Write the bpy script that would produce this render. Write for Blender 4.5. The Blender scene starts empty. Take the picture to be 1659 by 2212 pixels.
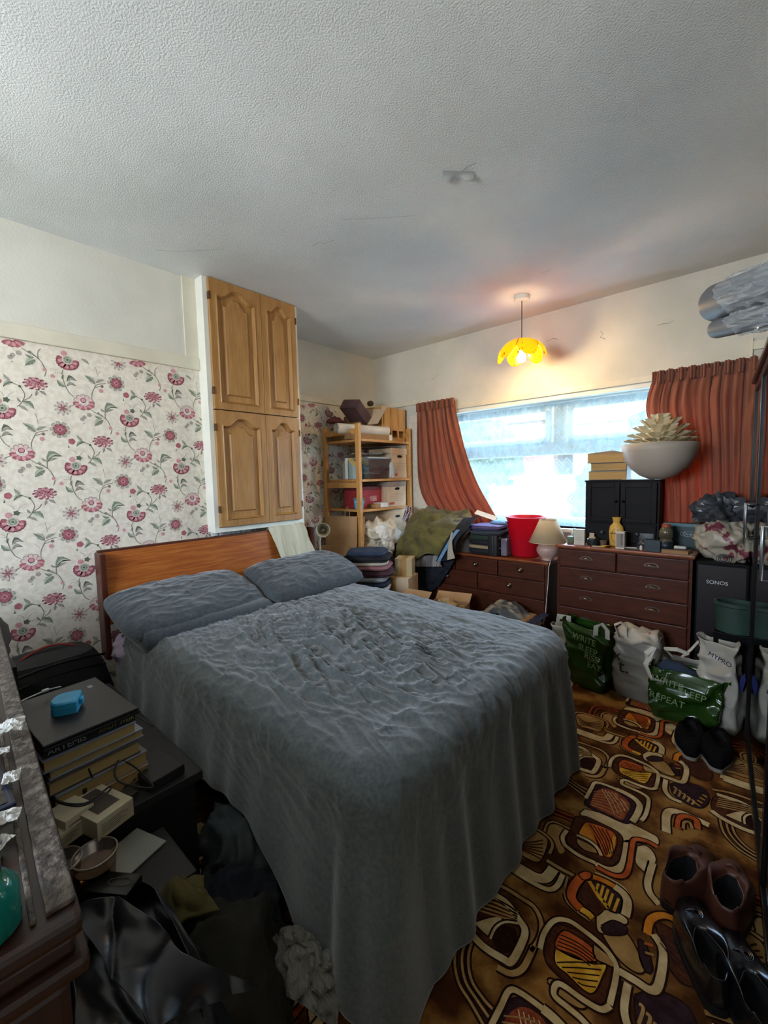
import bpy, bmesh, math, random
from mathutils import Vector, Matrix, Euler, noise
PI = math.pi
random.seed(7)
SC = bpy.context.scene
COL = SC.collection

# ---------------------------------------------------------------- camera
FPX = 929.04
CX, CY = 829.5, 1106.0
FW = Vector((-0.66507367, 0.74236807, -0.08103494))
RT = Vector((0.74585374, 0.6657248, -0.02264265))
DN = Vector((0.03713779, -0.07549925, -0.99645404))
CAM = Vector((0.0, 0.0, 1.36))
cd = bpy.data.cameras.new('camera')
cam = bpy.data.objects.new('camera', cd)
COL.objects.link(cam)
cd.sensor_fit = 'VERTICAL'; cd.sensor_height = 24.0
cd.lens = FPX / 2212.0 * 24.0
cd.clip_start = 0.02
cam.matrix_world = Matrix(((RT.x, -DN.x, -FW.x, CAM.x), (RT.y, -DN.y, -FW.y, CAM.y), (RT.z, -DN.z, -FW.z, CAM.z), (0, 0, 0, 1)))
SC.camera = cam

def H(u, v, ax, val):
    """where the sight line of a photo point meets the plane  axis = val"""
    d = FW * FPX + RT * (u - CX) + DN * (v - CY)
    t = (val - CAM[ax]) / d[ax]
    return CAM + d * t

# ---------------------------------------------------------------- light
vs = SC.view_settings
vs.view_transform = 'Standard'; vs.look = 'None'; vs.gamma = 1.0; vs.use_curve_mapping = False
vs.exposure = 1.45
SC.render.film_transparent = False
try:
    SC.cycles.max_bounces = 10; SC.cycles.transparent_max_bounces = 24
    SC.cycles.diffuse_bounces = 7; SC.cycles.use_denoising = True
    SC.cycles.caustics_reflective = False; SC.cycles.caustics_refractive = False
    SC.cycles.sample_clamp_indirect = 6.0
except Exception:
    pass
W = bpy.data.worlds.new('sky'); SC.world = W; W.use_nodes = True
wn = W.node_tree.nodes; wl = W.node_tree.links
for n in list(wn): wn.remove(n)
wo = wn.new('ShaderNodeOutputWorld'); wb = wn.new('ShaderNodeBackground')
tc = wn.new('ShaderNodeTexCoord'); sx = wn.new('ShaderNodeSeparateXYZ'); rp = wn.new('ShaderNodeValToRGB')
wl.new(tc.outputs['Generated'], sx.inputs[0]); wl.new(sx.outputs[2], rp.inputs[0])
rp.color_ramp.elements[0].color = (0.86, 0.93, 1.0, 1); rp.color_ramp.elements[1].color = (0.45, 0.66, 1.0, 1)
rp.color_ramp.elements[1].position = 0.9
wl.new(rp.outputs[0], wb.inputs[0]); wb.inputs[1].default_value = 14.5
wl.new(wb.outputs[0], wo.inputs[0])

def light(name, kind, loc, energy, color, **k):
    l = bpy.data.lights.new(name, kind); l.energy = energy; l.color = color
    o = bpy.data.objects.new(name, l); COL.objects.link(o); o.location = loc
    for a, b in k.items():
        if a == 'rot': o.rotation_euler = b
        elif a == 'portal': l.cycles.is_portal = b
        else: setattr(l, a, b)
    return o
sun = light('sun', 'SUN', (20, 0, 20), 12.0, (1.0, .95, .88), angle=0.01, rot=Vector((.75, 0, .66)).to_track_quat('Z', 'Y').to_euler())
# portals that guide the sky light through the window and the added rear opening
light('window_portal', 'AREA', (-1.3, 3.66, 1.45), 1, (1, 1, 1), shape='RECTANGLE', size=2.4, size_y=1.04, rot=(-PI/2, 0, 0), portal=True)
light('added_window_portal', 'AREA', (-1.25, -1.68, 1.8), 1, (1, 1, 1), shape='RECTANGLE', size=1.3, size_y=0.85, rot=(PI/2, 0, 0), portal=True)

# ---------------------------------------------------------------- helpers
def lin(h):
    h = h.lstrip('#'); r = []
    for i in (0, 2, 4):
        c = int(h[i:i+2], 16) / 255.0
        r.append(c / 12.92 if c <= 0.04045 else ((c + 0.055) / 1.055) ** 2.4)
    return tuple(r) + (1.0,)

_M = {}
def mat(name, a, b=None, rough=0.7, metal=0.0, scale=8.0, stretch=(1, 1, 1), bump=0.0, bscale=60.0, lo=0.35, hi=0.65,
        detail=4.0, transl=0.0, emit=None, estr=0.0, spec=0.5, coat=0.0, sheen=0.0, alpha=1.0, bdist=0.004, trans=0.0, ior=1.45, c3=None, wood=False, tcol=None):
    if name in _M: return _M[name]
    m = bpy.data.materials.new(name); m.use_nodes = True; _M[name] = m
    nt = m.node_tree; N = nt.nodes; L = nt.links
    p = N['Principled BSDF']; out = N['Material Output']
    p.inputs['Roughness'].default_value = rough; p.inputs['Metallic'].default_value = metal
    p.inputs['Specular IOR Level'].default_value = spec
    p.inputs['Coat Weight'].default_value = coat; p.inputs['Sheen Weight'].default_value = sheen
    p.inputs['Transmission Weight'].default_value = trans; p.inputs['IOR'].default_value = ior
    p.inputs['Alpha'].default_value = alpha
    ca = lin(a); cb = lin(b) if b else ca
    p.inputs['Base Color'].default_value = ca
    t = N.new('ShaderNodeTexCoord'); mp = N.new('ShaderNodeMapping'); mp.inputs['Scale'].default_value = stretch
    L.new(t.outputs['Object'], mp.inputs[0])
    colout = None
    if b:
        n = N.new('ShaderNodeTexNoise'); n.inputs['Scale'].default_value = scale; n.inputs['Detail'].default_value = detail
        if wood: n.inputs['Distortion'].default_value = 0.6
        L.new(mp.outputs[0], n.inputs['Vector'])
        r = N.new('ShaderNodeValToRGB'); r.color_ramp.elements[0].position = lo; r.color_ramp.elements[1].position = hi
        r.color_ramp.elements[0].color = ca; r.color_ramp.elements[1].color = cb
        if c3:
            e = r.color_ramp.elements.new((lo + hi) / 2); e.color = lin(c3)
        L.new(n.outputs[0], r.inputs[0]); L.new(r.outputs[0], p.inputs['Base Color']); colout = r.outputs[0]
    if bump:
        n2 = N.new('ShaderNodeTexNoise'); n2.inputs['Scale'].default_value = bscale; n2.inputs['Detail'].default_value = 3
        L.new(mp.outputs[0], n2.inputs['Vector'])
        bp = N.new('ShaderNodeBump'); bp.inputs['Strength'].default_value = bump; bp.inputs['Distance'].default_value = bdist
        L.new(n2.outputs[0], bp.inputs['Height']); L.new(bp.outputs[0], p.inputs['Normal'])
    if emit:
        p.inputs['Emission Color'].default_value = lin(emit); p.inputs['Emission Strength'].default_value = estr
    if transl > 0:
        tr = N.new('ShaderNodeBsdfTranslucent'); tr.inputs[0].default_value = ca
        if tcol: tr.inputs[0].default_value = lin(tcol)
        elif colout: L.new(colout, tr.inputs[0])
        mx = N.new('ShaderNodeMixShader'); mx.inputs[0].default_value = transl
        L.new(p.outputs[0], mx.inputs[1]); L.new(tr.outputs[0], mx.inputs[2]); L.new(mx.outputs[0], out.inputs[0])
    return m

def glassy(name, tint=(0.9, 0.95, 1, 1), w=0.12, rough=0.03):
    """clear sheet: mostly transparent with a glossy reflection"""
    if name in _M: return _M[name]
    m = bpy.data.materials.new(name); m.use_nodes = True; _M[name] = m
    N = m.node_tree.nodes; L = m.node_tree.links
    for n in list(N): N.remove(n)
    o = N.new('ShaderNodeOutputMaterial'); t = N.new('ShaderNodeBsdfTransparent'); g = N.new('ShaderNodeBsdfGlossy')
    t.inputs[0].default_value = tint; g.inputs['Roughness'].default_value = rough
    x = N.new('ShaderNodeMixShader'); x.inputs[0].default_value = w
    L.new(t.outputs[0], x.inputs[1]); L.new(g.outputs[0], x.inputs[2]); L.new(x.outputs[0], o.inputs[0])
    return m

class MB:
    """collects shapes, becomes one mesh"""
    def __init__(s): s.v = []; s.f = []; s.m = []; s.mi = 0; s.sm = []; s.smooth = False
    def add(s, vs_, fs, M=None):
        b = len(s.v)
        for v in vs_:
            v = Vector(v); s.v.append(M @ v if M else v)
        for f in fs: s.f.append([b + i for i in f]); s.m.append(s.mi); s.sm.append(s.smooth)
        return s
    def box(s, x0, x1, y0, y1, z0, z1, M=None, bev=0.0):
        if bev <= 0:
            return s.add([(x0,y0,z0),(x1,y0,z0),(x1,y1,z0),(x0,y1,z0),(x0,y0,z1),(x1,y0,z1),(x1,y1,z1),(x0,y1,z1)],
                         [(0,3,2,1),(4,5,6,7),(0,1,5,4),(1,2,6,5),(2,3,7,6),(3,0,4,7)], M)
        bm = bmesh.new(); bmesh.ops.create_cube(bm, size=1)
        for v in bm.verts:
            v.co = Vector(((x0+x1)/2 + v.co.x*(x1-x0), (y0+y1)/2 + v.co.y*(y1-y0), (z0+z1)/2 + v.co.z*(z1-z0)))
        bmesh.ops.bevel(bm, geom=bm.edges[:], offset=bev, segments=2, affect='EDGES', profile=0.6)
        bm.verts.index_update()
        s.add([v.co.copy() for v in bm.verts], [[v.index for v in f.verts] for f in bm.faces], M); bm.free(); return s
    def lathe(s, prof, n=24, M=None, sx=1, sy=1):
        vv = []; ff = []
        for r, z in prof:
            for k in range(n):
                a = 2*PI*k/n; vv.append((r*math.cos(a)*sx, r*math.sin(a)*sy, z))
        for j in range(len(prof)-1):
            for k in range(n):
                k2 = (k+1) % n; ff.append((j*n+k, j*n+k2, (j+1)*n+k2, (j+1)*n+k))
        if prof[0][0] > 1e-5: ff.append(tuple(range(n))[::-1])
        if prof[-1][0] > 1e-5: ff.append(tuple((len(prof)-1)*n + k for k in range(n)))
        return s.add(vv, ff, M)
    def lathe_open(s, prof, n=24, M=None, sx=1, sy=1):
        vv = []; ff = []
        for r, z in prof:
            for k in range(n):
                a = 2*PI*k/n; vv.append((r*math.cos(a)*sx, r*math.sin(a)*sy, z))
        for j in range(len(prof)-1):
            for k in range(n):
                k2 = (k+1) % n; ff.append((j*n+k, j*n+k2, (j+1)*n+k2, (j+1)*n+k))
        return s.add(vv, ff, M)
    def tube(s, pts, r, n=8, closed=False, flat=1.0):
        pts = [Vector(p) for p in pts]; vv = []; ff = []; m = len(pts)
        up = Vector((0, 0, 1)); prev = None
        for i, p in enumerate(pts):
            a = pts[(i-1) % m] if (closed or i) else p; b = pts[(i+1) % m] if (closed or i < m-1) else p
            t = (b - a).normalized()
            if prev is None:
                x = t.cross(up)
                if x.length < 1e-3: x = t.cross(Vector((1, 0, 0)))
                x.normalize()
            else:
                x = prev - t * prev.dot(t); x.normalize()
            prev = x; y = t.cross(x)
            rr = r[i] if isinstance(r, (list, tuple)) else r
            for k in range(n):
                an = 2*PI*k/n; vv.append(p + x*math.cos(an)*rr + y*math.sin(an)*rr*flat)
        for i in range(m if closed else m-1):
            i2 = (i+1) % m
            for k in range(n):
                k2 = (k+1) % n; ff.append((i*n+k, i*n+k2, i2*n+k2, i2*n+k))
        if not closed:
            ff.append(tuple(range(n))[::-1]); ff.append(tuple((m-1)*n+k for k in range(n)))
        return s.add(vv, ff)
    def prism(s, poly, h0, h1, M=None):
        n = len(poly)
        vv = [(x, y, h0) for x, y in poly] + [(x, y, h1) for x, y in poly]
        ff = [tuple(range(n))[::-1], tuple(range(n, 2*n))] + [(k, (k+1) % n, n+(k+1) % n, n+k) for k in range(n)]
        return s.add(vv, ff, M)
    def grid(s, fn, nu, nv, closed=False, M=None):
        vv = [fn(i/(nu if closed else nu-1), j/(nv-1)) for j in range(nv) for i in range(nu)]; ff = []
        for j in range(nv-1):
            for i in range(nu if closed else nu-1):
                i2 = (i+1) % nu; ff.append((j*nu+i, j*nu+i2, (j+1)*nu+i2, (j+1)*nu+i))
        return s.add(vv, ff, M)

def frame4(b, x0, x1, z0, z1, wx, wz, y0, y1, bev=0.0):
    b.box(x0, x0+wx, y0, y1, z0, z1, bev=bev); b.box(x1-wx, x1, y0, y1, z0, z1, bev=bev)
    b.box(x0+wx, x1-wx, y0, y1, z0, z0+wz, bev=bev); b.box(x0+wx, x1-wx, y0, y1, z1-wz, z1, bev=bev)

def ob(name, mb, mats, parent=None, loc=None, rz=0.0, rot=None, smooth=False, solid=0.0, subd=0, fix=True):
    me = bpy.data.meshes.new(name)
    me.from_pydata([tuple(v) for v in mb.v], [], mb.f)
    if not isinstance(mats, (list, tuple)): mats = [mats]
    for m in mats: me.materials.append(m)
    me.polygons.foreach_set('material_index', mb.m)
    me.polygons.foreach_set('use_smooth', [bool(smooth or q) for q in mb.sm])
    if fix and len(mb.f) < 60000:
        bm = bmesh.new(); bm.from_mesh(me); bmesh.ops.recalc_face_normals(bm, faces=bm.faces[:]); bm.to_mesh(me); bm.free()
    me.update()
    o = bpy.data.objects.new(name, me); COL.objects.link(o)
    if parent is not None: o.parent = parent
    if loc is not None: o.location = loc
    if rot is not None: o.rotation_euler = rot
    elif rz: o.rotation_euler = (0, 0, rz)
    if solid:
        md = o.modifiers.new('solid', 'SOLIDIFY'); md.thickness = solid; md.offset = 0
    if subd:
        md = o.modifiers.new('sub', 'SUBSURF'); md.levels = subd; md.render_levels = subd
    if smooth == 'auto':
        me.polygons.foreach_set('use_smooth', [True]*len(me.polygons))
        try: me.set_sharp_from_angle(angle=math.radians(38))
        except Exception: pass
    return o
def tag(o, label=None, cat=None, group=None, kind=None):
    if label: o['label'] = label
    if cat: o['category'] = cat
    if group: o['group'] = group
    if kind: o['kind'] = kind
    return o
def thing(name, label, cat, loc=(0, 0, 0), rz=0.0, group=None, rot=None):
    o = bpy.data.objects.new(name, None); COL.objects.link(o); o.empty_display_size = 0.05
    o.location = loc; o.rotation_euler = rot if rot else (0, 0, rz)
    return tag(o, label, cat, group)
def struct(name, mb, mats, **k):
    o = ob(name, mb, mats, **k); o['kind'] = 'structure'; return o
def text(name, s, size, m, parent, loc, rot, ext=0.0006, align='CENTER', sx=1.0):
    cu = bpy.data.curves.new(name, 'FONT'); cu.body = s; cu.size = size; cu.extrude = ext; cu.align_x = align; cu.align_y = 'CENTER'
    t = bpy.data.objects.new(name + '_c', cu); COL.objects.link(t)
    dg = bpy.context.evaluated_depsgraph_get(); dg.update()
    me = bpy.data.meshes.new_from_object(t.evaluated_get(dg)); bpy.data.objects.remove(t); 
    me.materials.clear(); me.materials.append(m)
    for p in me.polygons: p.material_index = 0
    o = bpy.data.objects.new(name, me); COL.objects.link(o)
    if parent is not None: o.parent = parent
    o.location = loc; o.rotation_euler = rot; o.scale = (sx, 1, 1)
    return o
def ease(t): return t*t*(3-2*t)
def cat(P, t):
    """Catmull-Rom through the points P, t in 0..1"""
    n = len(P)-1; x = min(max(t, 0), 1)*n; i = min(int(x), n-1); f = x-i
    p0 = P[max(i-1, 0)]; p1 = P[i]; p2 = P[i+1]; p3 = P[min(i+2, n)]
    return 0.5*((2*p1) + (p2-p0)*f + (2*p0-5*p1+4*p2-p3)*f*f + (3*p1-p0-3*p2+p3)*f**3)
def ridge(p): return 1.0 - min(1.0, abs(noise.noise(p))*2.2)
def folds(p, seed=0.0):
    q = p + Vector((seed, seed*1.7, -seed))
    q = q + noise.noise_vector(q*1.3)*0.35
    return ridge(q)**2*0.65 + ridge(q*2.3)**2*0.3 + noise.noise(q*5)*0.08
def sheet(name, rows, m, nu=40, nv=40, amp=0.01, freq=9.0, seed=0.0, solid=0.003, parent=None, str_=(1, 1, 1), closed=False, smooth=True, loc=None, anch=0.0):
    """cloth surface through rows of control points, creased"""
    R = [[Vector(p) for p in r] for r in rows]
    def base(u, v):
        cols = [cat(r, u) for r in R]; return cat(cols, v)
    def fn(u, v):
        p = base(u, v); e = 0.01
        a = base(min(u+e, 1), v)-base(max(u-e, 0), v); b = base(u, min(v+e, 1))-base(u, max(v-e, 0))
        n = a.cross(b)
        if n.length > 1e-9: n.normalize()
        q = Vector((p.x*str_[0], p.y*str_[1], p.z*str_[2]))*freq
        k = 1.0
        if anch: k = min(1, min(v, 1-v)/anch*1.0+0.15)
        return p + n*(folds(q, seed)-0.3)*amp*k
    mb = MB(); mb.grid(fn, nu, nv)
    return ob(name, mb, m, parent=parent, smooth=smooth, solid=solid, loc=loc)
def heap(mb, c, r, amp=0.02, freq=8.0, seed=0.0, n=4, flat=True, sq=1.0, M=None, str_=(1, 1, 1)):
    """crumpled soft lump resting at c"""
    bm = bmesh.new(); bmesh.ops.create_icosphere(bm, subdivisions=n, radius=1)
    c = Vector(c); r = Vector(r); vv = []
    for v in bm.verts:
        d = v.co.copy()
        if sq != 1.0:
            d = Vector([math.copysign(abs(k)**sq, k) for k in d])
        p = Vector((d.x*r.x, d.y*r.y, d.z*r.z))
        q = Vector((p.x*str_[0], p.y*str_[1], p.z*str_[2]))
        p = p + v.co*(folds(q*freq, seed)-0.35)*amp*2
        if flat and p.z < 0: p.z *= 0.12
        vv.append(p + c)
    bm.verts.index_update()
    mb.add(vv, [[v.index for v in f.verts] for f in bm.faces], M); bm.free(); return mb
def copy_tree(o, parent=None):
    c = o.copy(); COL.objects.link(c)
    if parent is not None: c.parent = parent
    for ch in list(o.children): copy_tree(ch, c)
    return c
def T(x, y, z, rz=0.0, rx=0.0, ry=0.0):
    return Matrix.Translation((x, y, z)) @ Euler((rx, ry, rz)).to_matrix().to_4x4()
# ================================================================ SETTING
XN, XA, YB, ZC, ZR = -2.70, -3.166, 3.43, 2.60, 2.08   # near left wall, alcove wall, back wall, ceiling, picture rail
YF, XR = -1.60, 0.70                                    # wall behind the camera, right wall
YC = 2.06                                               # end of the chimney breast
WX0, WX1, WZ0, WZ1 = -2.50, -0.12, 0.93, 1.96           # window opening

plaster = mat('upper_wall_paint', '#c8c5b8', '#d3d0c3', rough=0.85, scale=3, bump=0.3, bscale=70, bdist=0.005)
ceil_m = mat('ceiling_plaster', '#cdcfcb', '#e0e1dd', rough=0.9, scale=1.6, bump=0.5, bscale=165, bdist=0.005, lo=0.3, hi=0.7, detail=6)
rail_m = mat('cream_gloss_paint', '#d9d2bd', '#cdc6b2', rough=0.4, scale=6)
paper = mat('wallpaper_ground', '#d6cdbb', '#e2dacb', rough=0.6, scale=40, lo=0.4, hi=0.6, bump=0.1, bscale=200)
white_gloss = mat('white_gloss_paint', '#e6e6dc', '#dcdcd0', rough=0.35, scale=5)
# wallpaper inks
ink = dict(
    rose=mat('ink_rose', '#9a5058', '#ab686e', scale=60), deep=mat('ink_deep_rose', '#74414b', '#864c56', scale=60),
    pink=mat('ink_pink', '#bf858b', '#cc9a9c', scale=60), blush=mat('ink_blush', '#d5b3ae', '#dcc4bc', scale=60),
    leaf=mat('ink_leaf', '#6f7866', '#87907b', scale=70), dark=mat('ink_dark_leaf', '#4e5648', '#5f6757', scale=60),
    pale=mat('ink_pale_leaf', '#a3a793', '#b1b4a2', scale=60), grey=mat('ink_grey', '#9b928a', '#aaa097', scale=60),
    taupe=mat('ink_taupe', '#7a615c', '#8c736c', scale=60), white=mat('ink_white', '#ddd5c8', rough=0.6))
INK = list(ink.keys())

class Print:
    """flat printed shapes on a plane; depth layers of a fraction of a millimetre"""
    def __init__(s, place): s.mb = MB(); s.place = place; s.lay = 0
    def poly(s, pts, c, dz=0):
        n = len(pts)
        if n < 3: return
        cx = sum(p[0] for p in pts)/n; cy = sum(p[1] for p in pts)/n
        h = 0.0004 + dz*0.00025
        vv = [s.place(cx, cy, h)] + [s.place(p[0], p[1], h) for p in pts]
        s.mb.mi = c; s.mb.add(vv, [(0, 1+k, 1+(k+1) % n) for k in range(n)])
    def quadstrip(s, pts, w, c, dz=0, taper=False):
        n = len(pts); h = 0.0004 + dz*0.00025; L = []; R = []
        for i, p in enumerate(pts):
            a = pts[max(i-1, 0)]; b = pts[min(i+1, n-1)]
            dx, dy = b[0]-a[0], b[1]-a[1]; l = math.hypot(dx, dy) or 1
            ww = w*0.5*((1-i/(n-1)*0.75) if taper else 1)
            L.append((p[0]-dy/l*ww, p[1]+dx/l*ww)); R.append((p[0]+dy/l*ww, p[1]-dx/l*ww))
        vv = [s.place(a, b, h) for a, b in L] + [s.place(a, b, h) for a, b in R]
        s.mb.mi = c; s.mb.add(vv, [(i, i+1, n+i+1, n+i) for i in range(n-1)])
def smooth2(pts, k=6):
    V = [Vector((p[0], p[1], 0)) for p in pts]
    n = (len(pts)-1)*k
    return [(q.x, q.y) for q in (cat(V, i/n) for i in range(n+1))]

# one repeat of the wallpaper, in wall metres relative to the green hearted rose
def wp(u, v):
    p = H(120+u/8.295, 900+v/8.295, 0, XN); q = H(120+365/8.295, 900+890/8.295, 0, XN)
    return (p.y-q.y, p.z-q.z)
def flower_unit(P, oy, oz, clip):
    C = {k: i+1 for i, k in enumerate(INK)}
    def A(p): return (p[0]+oy, p[1]+oz)
    def ok(p): return clip(p[0], p[1])
    def petals(c, n, r0, r1, wd, col, dz, ph=0, sy=1.0, a0=0, a1=2*PI, notch=True):
        for k in range(n):
            a = a0 + (a1-a0)*(k+0.5)/n + ph; ca, sa = math.cos(a), math.sin(a); pts = []
            for t in range(13):
                th = -PI/2*0 + 2*PI*t/13
                rr = (r0+r1)/2 + (r1-r0)/2*math.cos(th); ww = wd*math.sin(th)*(0.55+0.45*rr/r1)
                if notch and abs(th-0) < 0.3: rr -= (r1-r0)*0.10
                x = rr*ca - ww*sa; y = (rr*sa + ww*ca)*sy
                pts.append((c[0]+x, c[1]+y))
            if ok((c[0]+ca*r1, c[1]+sa*r1)): P.poly(pts, C[col], dz)
    def disc(c, r, col, dz, sx=1.0, sy=1.0, n=12, jag=0):
        if not ok((c[0], c[1])): return
        P.poly([(c[0]+r*sx*math.cos(2*PI*k/n)*(1+jag*(k % 2)), c[1]+r*sy*math.sin(2*PI*k/n)*(1+jag*(k % 2))) for k in range(n)], C[col], dz)
    def leaf(a, b, wd=0.3, bend=0.25, col='leaf'):
        a = A(wp(*a)); b = A(wp(*b))
        if not (ok(a) and ok(b)): return
        dx, dy = b[0]-a[0], b[1]-a[1]; nx, ny = -dy, dx
        mid = [(a[0]+dx*t+nx*bend*math.sin(PI*t), a[1]+dy*t+ny*bend*math.sin(PI*t)) for t in [i/7 for i in range(8)]]
        up = []; dn = []
        for i, (x, y) in enumerate(mid):
            w_ = wd*math.sin(PI*(i/7)**0.8)*0.5*(1+0.28*(i % 2))
            up.append((x+nx*w_, y+ny*w_)); dn.append((x-nx*w_, y-ny*w_))
        P.poly(up[:-1]+[mid[-1]]+dn[-2:0:-1], C[col], 1)
        P.poly(mid+dn[-2:0:-1], C['pale' if col == 'leaf' else 'grey'], 2)
        P.quadstrip(mid, 0.0016, C['dark'], 3)
    def vine(pts, w_=0.0034):
        q = [A(wp(*p)) for p in pts]
        if all(ok(p) for p in q): P.quadstrip(smooth2(q, 4), w_, C['taupe'], 1); P.quadstrip(smooth2(q, 4), w_*0.5, C['leaf'], 2)
    def dots(a, b, c, n=7):
        a, b, c = A(wp(*a)), A(wp(*b)), A(wp(*c))
        for k in range(n):
            t = k/(n-1); x = (1-t)**2*a[0]+2*t*(1-t)*b[0]+t*t*c[0]; y = (1-t)**2*a[1]+2*t*(1-t)*b[1]+t*t*c[1]
            disc((x, y), 0.0024*(1.1-0.5*t), 'grey', 1, n=6)
    for v_ in ([(430,430),(560,480),(620,510),(680,600),(690,670),(640,780),(580,840)], [(660,740),(760,680),(800,620)],
               [(985,320),(1010,240)], [(985,190),(940,90),(860,10),(790,-50)], [(290,1060),(270,1120),(290,1230),(340,1360),(400,1450),(480,1500)],
               [(790,1480),(790,1400),(830,1300),(880,1230),(1030,1190)], [(1320,780),(1430,740)], [(780,1690),(860,1730),(960,1770),(1040,1800)],
               [(1020,1790),(1020,1700),(1060,1640)], [(830,1290),(940,1250)]): vine(v_)
    vine([(890,1090), (850,930)], 0.0016); vine([(235,500), (235,550)], 0.002)
    for l_ in ([(520,450),(375,540),.36,-.2], [(480,430),(380,330),.4,.1,'pale'], [(635,765),(580,690),.4,.1,'pale'], [(650,750),(835,860),.42,.15], [(600,820),(740,900),.34,.1,'pale'],
               [(870,560),(850,645),.45,.05,'grey'], [(910,560),(1015,630),.4,.1,'grey'], [(850,60),(700,170),.5,-.1], [(830,30),(700,-20),.4,.1], [(350,1260),(520,1220),.45,.45,'dark'],
               [(350,1340),(515,1310),.36,.4,'pale'], [(330,1350),(180,1245),.42,.12], [(850,1220),(660,1100),.36,-.1], [(850,1230),(720,1180),.3,-.05,'pale'], [(860,1200),(1010,1130),.34,.1,'pale'],
               [(1010,1690),(1245,1590),.34,.4], [(1030,1690),(1170,1625),.3,.1,'pale'], [(1010,1690),(935,1640),.4,.1,'pale'], [(280,1230),(300,1150),.4,.1]): leaf(*l_)
    dots((380,670),(350,610),(280,600)); dots((450,680),(480,610),(570,600)); dots((260,1120),(170,1040),(30,1090)); dots((240,1130),(140,1110),(110,1160), 5)
    dots((770,1350),(720,1260),(620,1270)); dots((900,1040),(930,990),(990,990), 5); dots((480,740),(520,750),(560,740), 4)
    # rose with a green heart
    c = A(wp(365,910))
    petals(c, 7, 0.014, 0.052, 0.019, 'deep', 3, ph=-0.2, sy=0.86, a0=-PI*1.15, a1=PI*0.15)
    petals(c, 7, 0.012, 0.047, 0.016, 'rose', 4, ph=-0.2, sy=0.86, a0=-PI*1.15, a1=PI*0.15); petals(c, 5, 0.020, 0.042, 0.009, 'pink', 5, ph=-0.1, sy=0.86, a0=-PI*1.1, a1=PI*0.1)
    t_ = A(wp(420,740)); disc(t_, 0.015, 'dark', 3, n=10, jag=-0.35); disc(A(wp(300,770)), 0.014, 'pink', 3)
    c = A(wp(360,880)); disc(c, 0.0235, 'blush', 6); disc(c, 0.0205, 'pale', 7); disc(c, 0.0165, 'leaf', 8, n=9, jag=-0.2); disc(c, 0.010, 'pale', 9); disc(c, 0.0055, 'dark', 10)
    # peony
    c = A(wp(850,450))
    petals(c, 11, 0.018, 0.052, 0.010, 'deep', 3, sy=0.62); petals(c, 9, 0.012, 0.046, 0.010, 'blush', 4, ph=.2, sy=0.60); petals(c, 9, 0.012, 0.036, 0.008, 'rose', 5, sy=0.6)
    for dx, dz_ in ((-.018, .012), (-.004, .018), (.012, .012), (.022, .004), (-.026, .002), (0, .004)):
        d_ = (c[0]+dx, c[1]+dz_); disc(d_, 0.0115, 'deep', 6, n=10); disc(d_, 0.0095, 'pink', 7, n=10); disc((d_[0], d_[1]-.003), 0.005, 'rose', 8, n=8)
    # lotus rose
    c = A(wp(650,1590))
    petals(c, 5, 0.012, 0.050, 0.013, 'grey', 3, a0=PI*0.1, a1=PI*0.95); petals(c, 5, 0.012, 0.045, 0.010, 'blush', 4, a0=PI*0.1, a1=PI*0.95)
    petals(c, 6, 0.008, 0.052, 0.015, 'rose', 5, sy=0.75, a0=-PI*1.05, a1=PI*0.15); petals(c, 5, 0.015, 0.044, 0.009, 'pink', 6, sy=0.75, a0=-PI*1.0, a1=PI*0.1)
    disc((c[0], c[1]+.004), 0.021, 'white', 7, sx=1.1, sy=.8); disc((c[0]-.002, c[1]+.014), 0.0135, 'deep', 8); disc((c[0]-.002, c[1]+.015), 0.010, 'pink', 9)
    for k in range(9): disc((c[0]-.016+.0045*k, c[1]-.004-.004*math.sin(k*2.1)), 0.0017, 'dark', 9, n=5)
    # open rose with a grey outer ring
    c = A(wp(1210,1160))
    petals(c, 9, 0.012, 0.045, 0.012, 'grey', 3); petals(c, 9, 0.012, 0.040, 0.009, 'pale', 4, ph=0.05); petals(c, 8, 0.006, 0.031, 0.011, 'deep', 5, ph=.2); petals(c, 8, 0.004, 0.027, 0.008, 'rose', 6); disc(c, 0.012, 'pink', 7, n=8, jag=-.2); disc(c, 0.006, 'deep', 8)
    # small spiky flower
    c = A(wp(1250,810)); petals(c, 10, 0.004, 0.038, 0.0065, 'grey', 3, notch=False); petals(c, 10, 0.006, 0.032, 0.0035, 'blush', 4, notch=False); petals(c, 6, 0.004, 0.022, 0.004, 'taupe', 5, ph=.3, notch=False); disc(c, 0.009, 'rose', 6, n=8)
    for p_, r_, col in (((290,445), .0165, 'rose'), ((985,210), .009, 'pink'), ((105,1200), .010, 'pink'), ((945,1330), .0115, 'pink'), ((965,1250), .008, 'taupe'), ((480,50), .011, 'grey'), ((510,120), .004, 'grey'), ((745,1780), .012, 'grey'), ((660,1830), .010, 'grey'), ((235,545), .004, 'dark'), ((620,510), .006, 'dark'), ((900,1730), .007, 'leaf')):
        disc(A(wp(*p_)), r_, col, 2, n=10, jag=-0.12)

def paper_wall(place, y0, y1, z0, z1):
    P = Print(place)
    clip = lambda y, z: y0 < y < y1 and z0 < z < z1
    q = H(120+365/8.295, 900+890/8.295, 0, XN)
    for i in range(-8, 14):
        for j in range(-5, 6):
            oy = q.y + 0.2705*i; oz = q.z + 0.5375*j - (0.26875 if i % 2 else 0)
            if y0-0.3 < oy < y1+0.3 and z0-0.3 < oz < z1+0.3: flower_unit(P, oy, oz, clip)
    return P.mb

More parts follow.
